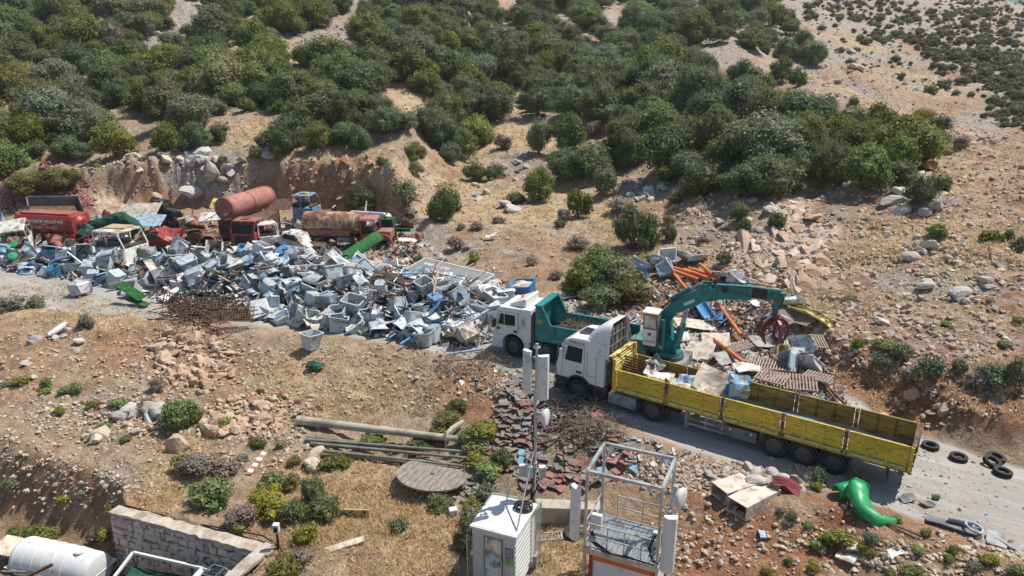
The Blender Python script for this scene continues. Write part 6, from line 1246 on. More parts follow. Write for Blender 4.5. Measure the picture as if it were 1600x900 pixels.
def lid_mesh(col):
    if ('lid', col) not in _bm:
        m = MB(); V = []; n = 8
        for i in range(n+1): a = math.pi*i/n; V += [(-.66, -.56*math.cos(a), .20*math.sin(a)), (.66, -.56*math.cos(a), .20*math.sin(a))]
        m.add(V, [(2*i, 2*i+1, 2*i+3, 2*i+2) for i in range(n)]); me = crumple(m.mesh('lid', BINM[col]), .04, 3, 1.5, 1); _bm['lid', col] = me
    return _bm['lid', col]
def bin_at(x, y, z, rot, i, col, label, s=1.0, lid=False):
    t = thing('waste_bin', label, 'waste bin', (x, y, z), 0, 'old waste bins in the scrap', rot); t.scale = (s, s, s); link('body', bin_mesh(i, col), None, t)
    if lid: l = link('lid', lid_mesh(col), None, t); l.location = (0, 0, 1.02) if SHAPES[i][0] == 'open' else (0, .2, .9); l.rotation_euler = (random.uniform(-.1, .5), 0, 0)
    return t
HEAP = [(-60, 398), (40, 404), (110, 406), (150, 404), (230, 414), (330, 410), (430, 412), (560, 418), (630, 430), (655, 450), (770, 456), (800, 466), (776, 500), (768, 536), (722, 546), (640, 532), (480, 512), (390, 498), (270, 476), (180, 452), (60, 430), (0, 424), (-60, 420)]
HEAPW = [(P(u, v, 0).x, P(u, v, 0).y) for u, v in HEAP]
def heap_h(x, y): return (1.9-1.6*math.exp(-(((x+4.3)/4.0)**2+((y-47.5)/3.2)**2)))*float(sm(np.array([sdpoly(np.array([x]), np.array([y]), HEAPW)[0]/4.5]))[0])
def near_word(u, v):
    if v < 400 and u < 160: return "below the red sprinkler tank"
    if u < 130: return "at the heap's left end"
    if u < 240: return "around the white cab wreck" if v < 420 else "where road and heap meet"
    if u < 330: return "behind the rusty bed frames" if v > 430 else "before the crushed red car"
    if u < 400: return "beside the leaning ladder frame" if v > 420 else "below the red cab wreck"
    if u < 470: return "below the tanker's rear wheel" if v < 430 else "right of the bed frames"
    if u < 540: return "under the green turf roll" if v < 440 else "at the heap's middle front"
    if u < 620: return "below the green turf roll" if v < 470 else "near the blue pipes"
    if u < 700: return "below the coloured playground bars" if v < 470 else "behind the blue pipes"
    return "under the lying signboard" if v < 470 else "beside the teal truck"
def pose(r):
    q = r.random()
    if q < .30: return 'upright', (r.gauss(0, .22), r.gauss(0, .22), r.uniform(0, 6.28)), 0.0
    if q < .52: return 'upside down', (math.pi+r.gauss(0, .25), r.gauss(0, .25), r.uniform(0, 6.28)), .95
    if q < .85: return 'on its side', (R_(90)+r.gauss(0, .25), r.gauss(0, .3), r.uniform(0, 6.28)), .5
    return 'tipped over', (R_(45)+r.gauss(0, .3), r.gauss(0, .4), r.uniform(0, 6.28)), .35
def heap_bins():
    r = random.Random(77); pts = []; cand = []
    while len(cand) < 2600:
        u, v = r.uniform(-50, 810), r.uniform(364, 548)
        if inpoly(u, v, HEAP) and not ((u-200)/34)**2+((v-408)/12)**2 < 1 and not (255 < u < 386 and v > 462): cand.append((u, v))
    n = 0
    front = [(118, 466, 2, 'on its side'), (486, 540, 0, 'upright'), (690, 522, 3, 'upright'), (738, 545, 2, 'tipped over'), (735, 500, 1, 'upright'), (772, 505, 2, 'upright'), (700, 532, 2, 'on its side'), (664, 540, 1, 'upright'), (645, 500, 8, 'tipped over')]
    for (u, v, i, ps) in front:
        g = P(u, v, 0); rot = {'upright': (.05, .08, r.uniform(0, 6)), 'on its side': (R_(88), .1, r.uniform(0, 6)), 'tipped over': (R_(55), .2, r.uniform(0, 6))}[ps]
        col = 'brownish grey' if u in (738,) else 'pale grey'; bin_at(g.x, g.y, Hs(g.x, g.y)+(.02 if ps == 'upright' else .5), rot, i, col, f"{SHAPES[i][0]} {col} bin {ps} {near_word(u, v)}", .84, False); pts.append((g.x, g.y, .5))
    for u, v in cand:
        g = P(u, v, 0); hh = heap_h(g.x, g.y); z = r.uniform(0, 1)*hh
        if any((g.x-a)**2+((g.y-b)*.75)**2+((z-c)*1.1)**2 < .66**2 for a, b, c in pts): continue
        w = [.56, .25, .05, .07, .07] if u > 420 else [.34, .34, .16, .12, .04]
        col = r.choices(['pale grey', 'bluish grey', 'blue', 'whitish', 'brownish grey'], w)[0]; ps, rot, dz = pose(r); i = r.choices(range(9), [2.2, 2.2, 3, 3, 3, 3, 2.4, 1, 2])[0]; s = r.uniform(.70, 1.02)
        if SHAPES[i][0] == 'flattened': dz *= .4
        zz = Hs(g.x, g.y)+z+dz*s-.05; pu, pv, _ = proj(g.x, g.y, zz+.4)
        bin_at(g.x, g.y, zz, rot, i, col, f"{SHAPES[i][0]} {col} bin {ps} {near_word(pu, pv)}", s, ps == 'upright' and r.random() < .4); pts.append((g.x, g.y, z)); n += 1
        if n >= 284: break
    print("bins", n)
heap_bins()
SHC = {'white': M['dwhite'], 'pale grey': BINM['pale grey'], 'pale blue': M['pblue'], 'blue': M['blue'], 'brown': M['drust'], 'cream': M['cream']}
def heap_sheets():
    r = random.Random(15); me = {}
    for c in SHC:
        for k in range(4): me[c, k] = sheet_mesh((1.1, 1.5, .8, 1.9)[k], (.8, .7, .8, .55)[k], k+len(c)*3, (.10, .16, .22, .12)[k], SHC[c], fold=(.0, .2, .35, .1)[k])
    n = 0
    while n < 190:
        u, v = r.uniform(-40, 800), r.uniform(366, 545)
        if not inpoly(u, v, HEAP): continue
        g = P(u, v, 0); c = r.choices(list(SHC), [.30, .42, .12, .02, .08, .06])[0]; o = link('sheet_metal', me[c, r.randrange(4)]); z = Hs(g.x, g.y)+heap_h(g.x, g.y)*r.uniform(.5, 1.15)+.35; o.location = (g.x, g.y, z); o.rotation_euler = (r.gauss(.25, .4), r.gauss(0, .4), r.uniform(0, 6.28)); pu, pv, _ = proj(g.x, g.y, z)
        tag(o, f"bent {c} metal sheet {near_word(pu, pv)}", 'sheet metal', 'bent metal sheets in the heap'); n += 1
heap_sheets()
def heap_bars():
    r = random.Random(25); C_ = {'rusty': M['drust'], 'grey': M['galv'], 'tan wooden': M['plank'], 'black': M['black'], 'white': M['box']}; n = 0
    while n < 120:
        u, v = r.uniform(-30, 800), r.uniform(372, 540)
        if not inpoly(u, v, HEAP): continue
        if n > 45: u, v = r.uniform(580, 780), r.uniform(425, 500)
        g = P(u, v, 0); c = r.choices(list(C_), [.25, .25, .25, .12, .13])[0]; L = r.uniform(1.0, 2.8); m = MB(); wv = r.uniform(.04, .10); (m.cyl((-L/2, 0, 0), (L/2, 0, 0), wv*.6, n=8) if r.random() < .5 else m.bar((-L/2, 0, 0), (L/2, 0, 0), wv, wv*.8))
        o = m.build('scrap_bar', C_[c]); z = Hs(g.x, g.y)+heap_h(g.x, g.y)*r.uniform(.8, 1.2)+.45; o.location = (g.x, g.y, z); o.rotation_euler = (0, r.gauss(0, .35), r.uniform(0, 6.28)); pu, pv, _ = proj(g.x, g.y, z); tag(o, f"{'long' if L > 1.9 else 'short'} {c} bar {near_word(pu, pv)}", 'bar', 'loose bars in the heap'); n += 1
heap_bars()
def debris(name, poly_uv, n, cols, label, seed, hmul, s0=.06, s1=.32):
    r = np.random.default_rng(seed); q = random.Random(seed); us = []; vs = []
    u0, u1 = min(a for a, _ in poly_uv), max(a for a, _ in poly_uv); v0, v1 = min(b for _, b in poly_uv), max(b for _, b in poly_uv)
    while len(us) < n:
        u, v = q.uniform(u0, u1), q.uniform(v0, v1)
        if inpoly(u, v, poly_uv): us.append(u); vs.append(v)
    x, y, z, ok = GG(us, vs); n = len(x); hh = np.array([heap_h(a, b) for a, b in zip(x, y)]) if hmul else np.zeros(n); z = z+hh*hmul*r.uniform(0, 1, n)+.03
    m = r.normal(size=(n, 3)); m[:, 2] += 1.0; m /= np.linalg.norm(m, axis=1)[:, None]; t = np.cross(m, r.normal(size=(n, 3))); t /= np.linalg.norm(t, axis=1)[:, None]; b = np.cross(m, t); sz = (s0+(s1-s0)*r.random(n)**2)[:, None]; asp = r.uniform(.12, .9, n)[:, None]; p = np.stack([x, y, z], -1)+np.array([0, 0, .05]); th = m*.02
    c = [p+(sx*t*sz*r.uniform(.7, 1.1, (n, 1))+sy*b*sz*asp*r.uniform(.6, 1.1, (n, 1))) for sx, sy in ((-1, -1), (1, -1), (1, 1), (-1, 1))]; V = np.stack([a+th for a in c]+[a-th for a in c], 1).reshape(-1, 3)
    fb = np.array([(0, 1, 2, 3), (7, 6, 5, 4), (0, 4, 5, 1), (1, 5, 6, 2), (2, 6, 7, 3), (3, 7, 4, 0)]); Fq = (fb[None]+(np.arange(n)*8)[:, None, None]).reshape(-1, 4)
    mt, nt, bs = _mat(name); at = nt.nodes.new("ShaderNodeAttribute"); at.attribute_name = "paint"; nt.links.new(at.outputs['Color'], bs.inputs['Base Color']); bs.inputs['Roughness'].default_value = .6
    me = npmesh(name, V, Fq, mt); col = np.array(cols)[r.integers(len(cols), size=n)]*r.uniform(.75, 1.15, (n, 1)); C4 = np.ones((n*8, 4), np.float32); C4[:, :3] = np.clip(np.repeat(col, 8, 0), 0, 1); a = me.color_attributes.new("paint", 'FLOAT_COLOR', 'POINT'); a.data.foreach_set("color", C4.ravel())
    tag(link(name, me), label, 'debris', None, 'stuff')
GREYS = [(.54, .56, .58), (.44, .52, .57), (.66, .66, .65), (.10, .09, .085), (.20, .17, .15), (.16, .28, .40), (.14, .075, .05), (.40, .30, .20), (.48, .50, .52), (.05, .05, .05), (.62, .6, .55)]
debris('scrap_litter', HEAP, 8500, GREYS, 'small torn metal, plastic and wood bits filling the scrap heap', 4, 1.15)
debris('rusty_litter', [(256, 466), (300, 462), (385, 466), (388, 500), (330, 500), (270, 490)], 700, [(.10, .055, .035), (.07, .045, .035), (.15, .09, .06), (.20, .15, .11), (.04, .035, .03)], 'rusty flakes and broken slats under the iron bed frames', 54, .6, .10, .40)
def wires():
    q = random.Random(66); m = MB(); n = 0
    while n < 620:
        u, v = q.uniform(-40, 800), q.uniform(395, 545)
        if not inpoly(u, v, HEAP): continue
        g = P(u, v, 0); z = Hs(g.x, g.y)+heap_h(g.x, g.y)*q.uniform(.3, 1.15)+q.uniform(0, .6); L = q.uniform(.4, 1.5); a = q.uniform(0, 6.28); p = Vector((g.x, g.y, z)); d = Vector((math.cos(a), math.sin(a), q.gauss(0, .45)))*L; k = Vector((q.uniform(-.25, .25), q.uniform(-.25, .25), q.uniform(-.1, .25)))*L
        m.tube([p, p+d*.33+k, p+d*.66+k*.6, p+d], q.choice([.012, .018, .028, .04]), 5); n += 1
    tag(link('tangled_wire', m.mesh('tangled_wire', pm('wire_rust', (.10, .07, .055), .8, .1, .6, .8))), 'tangled wire and thin rods poking out all over the scrap heap', 'wire', None, 'stuff')
wires()
debris('litter_by_signboard', [(590, 415), (660, 400), (720, 430), (800, 440), (790, 480), (690, 480), (600, 450)], 900, GREYS+[(.5, .35, .12), (.45, .10, .04), (.04, .12, .34)], 'bits of plastic and wood strewn around the signboard', 14, 1.0)
debris('truck_yard_litter', [(860, 455), (960, 480), (990, 440), (1160, 430), (1200, 460), (1290, 560), (1330, 640), (1250, 640), (1120, 600), (1060, 560), (960, 520), (880, 490)], 2600, [(.46, .42, .37), (.30, .27, .24), (.12, .10, .09), (.55, .52, .48), (.30, .13, .09), (.17, .10, .07), (.38, .42, .45), (.40, .28, .18)], 'broken tiles, plaster and rubbish around the crane truck', 24, 0, .05, .26)
debris('bank_litter', [(660, 550), (780, 575), (870, 620), (960, 670), (1100, 715), (1040, 740), (900, 700), (800, 640), (700, 590)], 500, [(.46, .44, .42), (.28, .25, .22), (.5, .3, .24), (.3, .42, .5), (.12, .1, .09), (.55, .52, .47)], 'litter strewn along the bank below the lorry', 34, 0, .04, .18)

# ------------------------------------------------------------------ wrecked vehicles
def cabshell(t, w, L, h, mat, roofmat=None, sill=.9, pil=.07, dark=True):
    """an emptied truck cab: lower body, pillars and a roof, windows gone; front at +x"""
    b = MB(); b.box(0, L, -w/2, w/2, .25, sill, tx=0); bd = b.build('body', mat, t, False, .05); k = MB(); f = L*.80
    for y in (-w/2+pil/2, w/2-pil/2):
        for q0, q1 in ((pil/2, pil/2), (L-pil/2, f), (L*.42, L*.42)): MB().bar((q0, y, sill), (q1, y, h), pil).build('pillar', mat, t)
    k.box(.0, .05, -w/2+.1, w/2-.1, sill, sill+(h-sill)*.35); k.build('rear_panel', mat, t); r = MB(); r.box(-.03, f+.06, -w/2, w/2, h-.03, h+.09, tx=.05, ty=.06); r.build('roof', roofmat or mat, t, False, .03)
    if dark: s = MB(); s.box(.1, L*.5, -w/2+.15, -.1, sill-.02, sill+.25); s.box(.1, L*.5, .1, w/2-.15, sill-.02, sill+.25); s.box(L*.8, L*.95, -w/2+.15, w/2-.15, sill, sill+.16); s.build('seats', M['black'], t)
    return bd
def wrecks():
    # red sprinkler tanker body at the far left
    a, b = P(30, 378, .1), P(118, 384, .1); t = thing('sprinkler_body', 'red municipal sprinkler truck body with white lettering below the red rubble mound', 'truck wreck', (a.x, a.y, .05), span(a, b)[0]+R_(2)); L = span(a, b)[1]
    m = MB(); pr = [(0, 1.0), (-.10, 1.3), (-.16, 1.7), (-.10, 2.15), (.05, 2.45), (1.7, 2.55), (1.9, 2.2), (1.95, 1.6), (1.85, 1.0)]; m.prism(pr, .1, L, 'yz'); tk = m.build('tank', M['red'], t, False, .03)
    text(tk, "GÜMÜŞLÜK BELEDİYESİ", .36, (L*.52, -.175, 1.95), (R_(97), 0, 0), M['letter']); text(tk, "SULAMA ARACI", .36, (L*.52, -.185, 1.48), (R_(85), 0, 0), M['letter'])
    s = MB(); s.box(-.1, L+.05, -.25, .0, .82, 1.0); s.box(-.1, .35, -.25, -.05, .2, .82); s.box(L-.35, L+.05, -.25, -.05, .2, .82); s.box(L*.45, L*.55, -.22, -.02, .2, .82); s.box(-.1, L, -.1, 0, .15, .28); s.build('skirt', M['red'], t); MB().box(.1, L-.1, .0, 1.8, .2, .98).build('underframe', M['black'], t); MB().cyl((L, .85, 1.75), (L+.25, .85, 1.75), .65, .4, 18).build('end_cap', M['red'], t, True); q = MB(); q.box(.5, L-.5, .2, 1.5, 2.5, 2.62); q.build('top_rail', M['fred'], t)
    a = PY(42, 330, 62.5); b = PY(95, 308, 67); t = thing('tipper_tray', 'dark open tipper tray behind the red sprinkler body', 'tipper tray', (a.x+.2, a.y, 1.7), R_(14)); k = MB(); k.box(0, 4.0, 0, 2.6, 0, .08); k.build('tray_floor', M['rust'], t)
    for nm, bx in (('side', (0, 4.0, 2.55, 2.65, .0, 1.0)), ('side', (4.0, 4.1, 0, 2.65, .0, .85)), ('side', (-.1, 0, 0, 2.65, 0, .9))): MB().box(*bx).build(nm, M['dgrey'], t)
    t.rotation_euler = (R_(8), R_(6), R_(36)); st = MB(); st.box(0.3, 3.5, .2, 2.3, -1.8, 0); st.build('underframe', M['chass'], t)
    g = P(20, 384, .2); t = thing('cab_wreck', 'white truck cab wreck tipped over at the left end of the yard', 'cab wreck', (g.x, g.y+1.5, .6), 0); cabshell(t, 2.1, 1.8, 2.0, M['dwhite']); t.rotation_euler = (R_(8), R_(32), R_(-70)); MB().box(.1, 1.7, -1.0, 1.0, -.3, .25).build('underframe', M['tblue'], t)
    g = P(178, 408, .3); t = thing('cab_wreck', 'white truck cab wreck with open windows and a plank on its roof', 'cab wreck', (g.x, g.y-.5, .75), R_(-18)); t.scale = (1.2, 1.2, 1.2); g2 = cabshell(t, 1.9, 2.35, 1.85, M['dwhite']); top(MB().box(-.9, .9, -.5, .5, 0, .10), 'roof_board', M['plank'], 'brown board lying on the roof of the white cab wreck', 'board', (g.x+1.2, g.y-.7, 3.10), (.05, .0, -.2)); MB().box(2.3, 2.42, -.95, .95, .2, .5).build('bumper', M['dgrey'], t)
    g = P(228, 388, .3); t = thing('crushed_car', 'crushed red car body right of the green netting', 'car wreck', (g.x+1.3, g.y+.6, .3), R_(-12)); me = crumple(MB().prism([(-1.8, .1), (-1.8, .7), (-1.2, .85), (-.7, 1.4), (.5, 1.35), (.9, .85), (1.8, .7), (1.9, .1)], -.8, .8).mesh('body', M['red']), .22, 5, 1.3, 3); link('body', me, None, t); me = sheet_mesh(1.6, 1.3, 8, .3, M['red'], fold=.3); o = link('bonnet', me, None, t); o.location = (1.0, -.4, 1.1); o.rotation_euler = (.5, .3, .4); o = link('window_gap', MB().prism([(-.9, .82), (-.62, 1.25), (.3, 1.22), (.6, .85)], -.93, -.86).mesh('window_gap', M['black']), None, t)
    g = P(292, 392, .2); t = thing('rusty_pickup', 'rusty brown pickup remains with one front wheel showing', 'truck wreck', (g.x, g.y+.4, .25), R_(16)); b = MB(); b.prism([(0, .5), (0, 1.3), (.9, 1.35), (1.2, 1.0), (2.3, .95), (2.3, .45)], -.3, 1.3); link('body', crumple(b.mesh('body', M['rust']), .1, 2, 1.4, 2), None, t); MB().prism(arch(1.55, .45, .72, 0, 180, 10)+list(reversed(arch(1.55, .45, .62, 0, 180, 10))), -.62, -.1).build('fender', M['fred'], t, True); wheel(t, 1.55, -.42, .42, .48); o = link('bonnet', sheet_mesh(1.5, 1.2, 5, .1, M['rust']), None, t); o.location = (.6, .3, 1.75); o.rotation_euler = (-.35, .35, .2)
    A = PY(350, 327, 60.5); B = PY(417, 307, 66); t = thing('tank_barrel', 'long dull red cylindrical tank lying on the wrecks below the rock cut', 'tank', (0, 0, 0)); m = MB(); m.cyl(A, B, 1.0, n=28); m.build('shell', M['pink'], t, True); d = (B-A).normalized(); k = MB()
    for q in (.03, .5, .97): p = A.lerp(B, q); k.cyl(p-d*.06, p+d*.06, 1.03, n=28)
    k.build('hoop', M['fred'], t, True); k = MB(); k.bar(A+Vector((.3, -1.05, -.3)), B+Vector((.3, -1.05, -.3)), .14); k.bar(A+Vector((.3, -1.0, -.75)), B+Vector((.3, -1.0, -.75)), .35, .1); k.build('walkway', M['rust'], t); k = MB(); k.box(A.x-.5, A.x+3.4, A.y-.4, A.y+4, .2, A.z-.9); k.build('saddle', M['drust'], t)
    g = P(384, 392, .2); t = thing('fire_cab', 'bright red truck cab facing the road with its grille torn out', 'cab wreck', (g.x, g.y+2.0, .35), R_(-95)); cabshell(t, 2.0, 1.9, 2.15, M['red'], M['fred'], 1.25); gr = MB(); gr.box(1.9, 1.94, -.7, .7, .35, 1.05); gr.build('grille_gap', M['black'], t); k = MB(); rr = random.Random(3)
    for i in range(12): k.bar((1.96, rr.uniform(-.6, .6), rr.uniform(.3, .9)), (2.02, rr.uniform(-.6, .6), rr.uniform(.3, 1.0)), .08)
    k.build('engine_parts', M['drust'], t); MB().box(1.80, 1.9, -.85, .85, 1.3, 2.0).build('windscreen', GLASS, t); MB().box(.5, 1.2, -.3, .3, 2.25, 2.3).build('rust_patch', M['rust'], t)
    # rusty tanker truck in the middle
    a = P(455, 400, .1); t = thing('rusty_tanker', 'rusty old tanker truck with bonneted red cab and faded white lettering', 'tanker wreck', (a.x+.1, 57.6, .05), R_(-4)); m = MB(); Mx = Matrix.Translation((.1, .95, 1.95)) @ Matrix.Rotation(R_(90), 4, 'Y'); m.lathe([(.001, -.12), (.5, -.08), (.86, 0), (.92, .08), (.92, 3.9), (.97, 3.92), (.97, 4.35), (.92, 4.38), (.92, 4.75), (.80, 4.85), (.001, 4.9)], 32, Mx); tk = m.build('tank', M['rtank'], t, True)
    text(tk, "OZEL TURKUN", .46, (2.25, .015, 2.10), NEARFACE, M['cream'], space=1.05); b = MB()
    for z in (1.18, 1.30, 1.42): b.box(.5, 4.1, -.05, .12, z, z+.10)
    b.box(.5, 4.1, -.02, .1, 1.05, 1.14); b.build('side_boards', M['pink'], t); MB().box(0, 7.2, .55, 1.35, .75, 1.0).build('chassis', M['drust'], t)
    cb = MB(); cb.box(4.95, 6.35, .05, 1.85, .55, 1.25); cb.build('cab', M['red'], t, False, .05); k = MB()
    for x, y in ((5.0, .1), (5.0, 1.8), (6.25, .1), (6.25, 1.8)): MB().bar((x, y, 1.2), (x-.12 if x > 6 else x, y, 2.35), .10).build('pillar', M['fred'], t)
    MB().box(4.92, 6.3, .02, 1.88, 2.32, 2.50, tx=.08, ty=.10).build('cab_roof', M['pink'], t, False, .04); hd = MB(); hd.box(6.3, 7.45, .15, 1.75, .7, 1.45, tx=.02, ty=.12); hd.build('bonnet', M['pink'], t, False, .06); MB().prism(arch(6.85, .5, .72, 0, 180, 10)+list(reversed(arch(6.85, .5, .60, 0, 180, 10))), -.02, .4).build('fender', M['red'], t, True)
    for x, y in ((1.25, .1), (1.25, 1.8), (6.85, 1.7)): wheel(t, x, y, .5, .52, y > 1)
    MB().prism(arch(1.25, .5, .72, 10, 170, 10)+list(reversed(arch(1.25, .5, .64, 10, 170, 10))), -.05, .35).build('mudguard', M['drust'], t); bx = MB(); bx.box(3.0, 4.2, .0, .5, .5, .92); bx.box(3.3, 3.34, -.02, .0, .5, .92); bx.box(3.9, 3.94, -.02, .0, .5, .92); bx.build('tool_box', M['cab_blue'], t); MB().box(5.1, 6.1, .3, 1.6, 1.2, 1.5).build('seats', M['black'], t)
    g = PY(466, 350, 63); t = thing('cab_wreck', 'pale blue truck cab wreck standing behind the rusty tanker', 'cab wreck', (g.x, g.y, 1.0), R_(-8)); cabshell(t, 1.9, 1.9, 2.5, M['cab_blue'], None, 1.5); MB().box(.5, 1.2, -.2, .2, 2.6, 2.72).build('roof_light', M['pyellow'], t); MB().box(0, 1.9, -.9, .9, -.9, .25).build('underframe', M['chass'], t)
    g = PY(508, 362, 61); t = thing('overturned_van', 'white van lying on its side against the rock cut', 'van wreck', (g.x, g.y+1.2, .2), R_(-7)); b = MB(); b.prism([(0, .3), (.1, .75), (1.1, 1.2), (1.9, 2.15), (4.9, 2.2), (5.1, 1.9), (5.1, .3)], 0, 1.95); b.build('body', M['white'], t, False, .08); k = MB(); k.prism([(1.3, 1.25), (1.95, 1.95), (2.6, 1.98), (2.6, 1.25)], -.012, -.004); k.build('window', GLASS, t)
    for i, x in enumerate((2.3, 3.5, 4.6)): MB().box(x, x+.12, .4, .52, 2.2, 2.26).build('roof_vent', M['dgrey'], t)
    for i in range(16): MB().box(2.2+i*.17, 2.3+i*.17, .10, .26, 2.205, 2.212).build('stripe', M['dgrey'], t)
    wheel(t, 2.0, 2.2, 2.2, .36, True, .8, (R_(25), 0, 0)); wheel(t, 4.3, 1.5, .35, .38, True); wheel(t, 4.3, .1, .35, .38); t.rotation_euler = (R_(-14), R_(3), R_(-8))
    g = PY(598, 375, 59.5); t = thing('axle_wreck', 'dark green chassis remains with an axle and one big wheel', 'chassis wreck', (g.x, g.y, .1), R_(-6)); k = MB(); k.box(-.2, 2.4, .0, .25, .9, 1.15); k.box(-.2, 2.4, 1.2, 1.45, .9, 1.15); k.cyl((.7, -.1, .75), (.7, 1.6, .75), .12); k.box(-.3, .9, .1, 1.3, 1.15, 1.9); k.build('frame', M['gnet'], t); wheel(t, .75, -.2, .75, .55); wheel(t, 2.0, 1.7, 1.9, .42, True, .8, (R_(60), 0, 0)); q = MB(); rr = random.Random(5)
    for i in range(16): p = Vector((rr.uniform(-.4, 2.6), rr.uniform(0, 1.4), rr.uniform(.9, 2.2))); q.bar(p, p+Vector((rr.uniform(-.6, .6), rr.uniform(-.3, .3), rr.uniform(-.5, .5))), .07)
    q.build('engine_parts', M['drust'], t)
    g = P(428, 396, .2); t = thing('car_wreck', 'white small car wreck with bare front wheel left of the tanker', 'car wreck', (g.x-.6, g.y+1.4, .15), R_(-24)); b = MB(); b.prism([(0, .35), (0, 1.0), (.5, 1.15), (.9, 1.75), (2.2, 1.75), (2.7, 1.15), (3.3, 1.0), (3.4, .35)], 0, 1.5); link('body', crumple(b.mesh('body', M['dwhite']), .30, 6, 1.5, 3), None, t); t.rotation_euler = (R_(-8), R_(7), R_(-24)); wheel(t, 2.75, -.1, .38, .42); wheel(t, .6, -.05, .36, .38); MB().prism([(1.0, 1.2), (1.15, 1.62), (2.05, 1.62), (2.4, 1.2)], -.14, -.10).build('window', GLASS, t)
    g = P(405, 390, .2); t = thing('door_wreck', 'white van front with an empty door frame beside the red cab', 'van wreck', (g.x, g.y+1.8, .3), R_(-60)); cabshell(t, 1.6, 1.5, 1.8, M['dwhite'])
    for i, (u, v, y, w_, h_, mt, lab) in enumerate(((215, 330, 63, 4.2, 2.0, 'cream', 'long cream panel leaning behind the green netting'), (232, 345, 61, 2.6, 1.6, 'pblue', 'pale blue panel leaning behind the crushed red car'), (330, 338, 63, 2.0, 1.4, 'dwhite', 'white panel under the end of the red tank'), (352, 318, 66, 2.8, 1.2, 'pyellow', 'yellowish panel at the foot of the rock cut'), (435, 320, 65, 2.4, 1.6, 'rust', 'rusty plate leaning right of the red tank'), (15, 400, 58, 3.2, .6, 'box', 'long white beam lying left of the sprinkler body'), (8, 378, 60, 1.4, .9, 'dwhite', 'white box panel at the far left edge'))):
        o = link('panel', sheet_mesh(w_, h_, i+40, .10, M[mt], th=.05)); p = PY(u, v, y); o.location = p; o.rotation_euler = (R_(35-8*(i % 3)), R_(-6+5*i % 9), R_(-10+9*i % 25)); tag(o, lab, 'panel')
    g = PY(258, 330, 64); t = thing('engine_block', 'black engine and gearbox standing on the wrecks below the rock cut', 'engine', (g.x, g.y, 1.2), R_(-25)); b = MB(); b.box(-1.0, .4, -.5, .5, 0, 1.3); b.cyl((.4, 0, .6), (1.8, 0, .4), .4, .25); b.box(-.8, .2, -.6, .6, 1.3, 1.6); link('block', crumple(b.mesh('block', M['black']), .12, 3, 2, 1), None, t); b = MB(); rr = random.Random(1)
    for i in range(22): p = Vector((rr.uniform(-1.2, 2.4), rr.uniform(-.6, .6), rr.uniform(-.8, 1.6))); b.bar(p, p+Vector((rr.uniform(-.9, .9), rr.uniform(-.3, .3), rr.uniform(-.6, .4))), .07)
    b.build('pipes', M['chass'], t); MB().box(-1.1, 2.0, -.4, .4, -1.2, 0).build('underframe', M['chass'], t)
wrecks()
def wreck_junk():
    r = random.Random(93); cs = {'rusty': M['rust'], 'dark rusty': M['drust'], 'white': M['dwhite'], 'red': M['red'], 'faded red': M['fred'], 'black': M['chass'], 'pale grey': M['grey'], 'pale blue': M['pblue'], 'green': M['gnet']}; me = {}
    for c in cs:
        for k in range(3): me[c, k] = sheet_mesh((1.5, 1.0, 2.0)[k], (.9, 1.0, .6)[k], 200+k+len(c), (.2, .28, .2)[k], cs[c], 6, .03, (.2, .45, .1)[k])
    for i in range(96):
        u = r.uniform(120, 650) if r.random() < .85 else r.uniform(0, 120); v = r.uniform(352, 398)+(8 if u < 150 else 0); c = r.choices(list(cs), [3, 2.5, 3, 1.5, 1.5, 2.2, 1.5, 1, .7])[0]; g = P(u, v, 0); o = link('wreck_panel', me[c, r.randrange(3)]); zz = Hs(g.x, g.y)+r.uniform(.2, 1.3); o.location = (g.x, g.y, zz); o.rotation_euler = (r.gauss(.6, .6), r.gauss(0, .6), r.uniform(0, 6.28))
        pu, pv, _ = proj(g.x, g.y, zz); w = "left of the crushed red car" if pu < 215 else "around the crushed red car" if pu < 300 else "by the rusty pickup" if pu < 350 else "around the red cab wreck" if pu < 420 else "by the rusty tanker's tail" if pu < 480 else "under the rusty tanker" if pu < 560 else "in front of the tanker's cab" if pu < 600 else "right of the tanker by the axle"
        tag(o, f"torn {c} body panel {w}", 'body panel', 'torn body panels among the wrecks')
    for i in range(30):
        u, v = r.uniform(200, 640), r.uniform(345, 392); g = P(u, v, 0); L = r.uniform(1.0, 2.6); c = r.choice(['rusty', 'dark rusty', 'black', 'white']); o = MB().bar((-L/2, 0, 0), (L/2, 0, 0), r.uniform(.06, .12)).build('chassis_bar', cs[c]); o.location = (g.x, g.y, r.uniform(.6, 1.8)); o.rotation_euler = (0, r.gauss(0, .5), r.uniform(0, 3.1)); tag(o, f"{'long' if L > 1.8 else 'short'} {c} bar among the wrecks {'left' if u < 350 else 'right'} of the red cab", 'bar', 'bars among the wrecks')
    debris('wreck_litter', [(0, 350), (120, 345), (250, 340), (420, 340), (560, 345), (650, 360), (660, 400), (560, 410), (420, 405), (230, 408), (110, 395), (0, 395)], 2600, [(.14, .075, .05), (.09, .06, .045), (.5, .5, .48), (.05, .05, .05), (.3, .05, .04), (.36, .30, .22), (.3, .32, .34)], 'torn rusty metal bits between the wrecked vehicles', 44, .55, .08, .42)
wreck_junk()
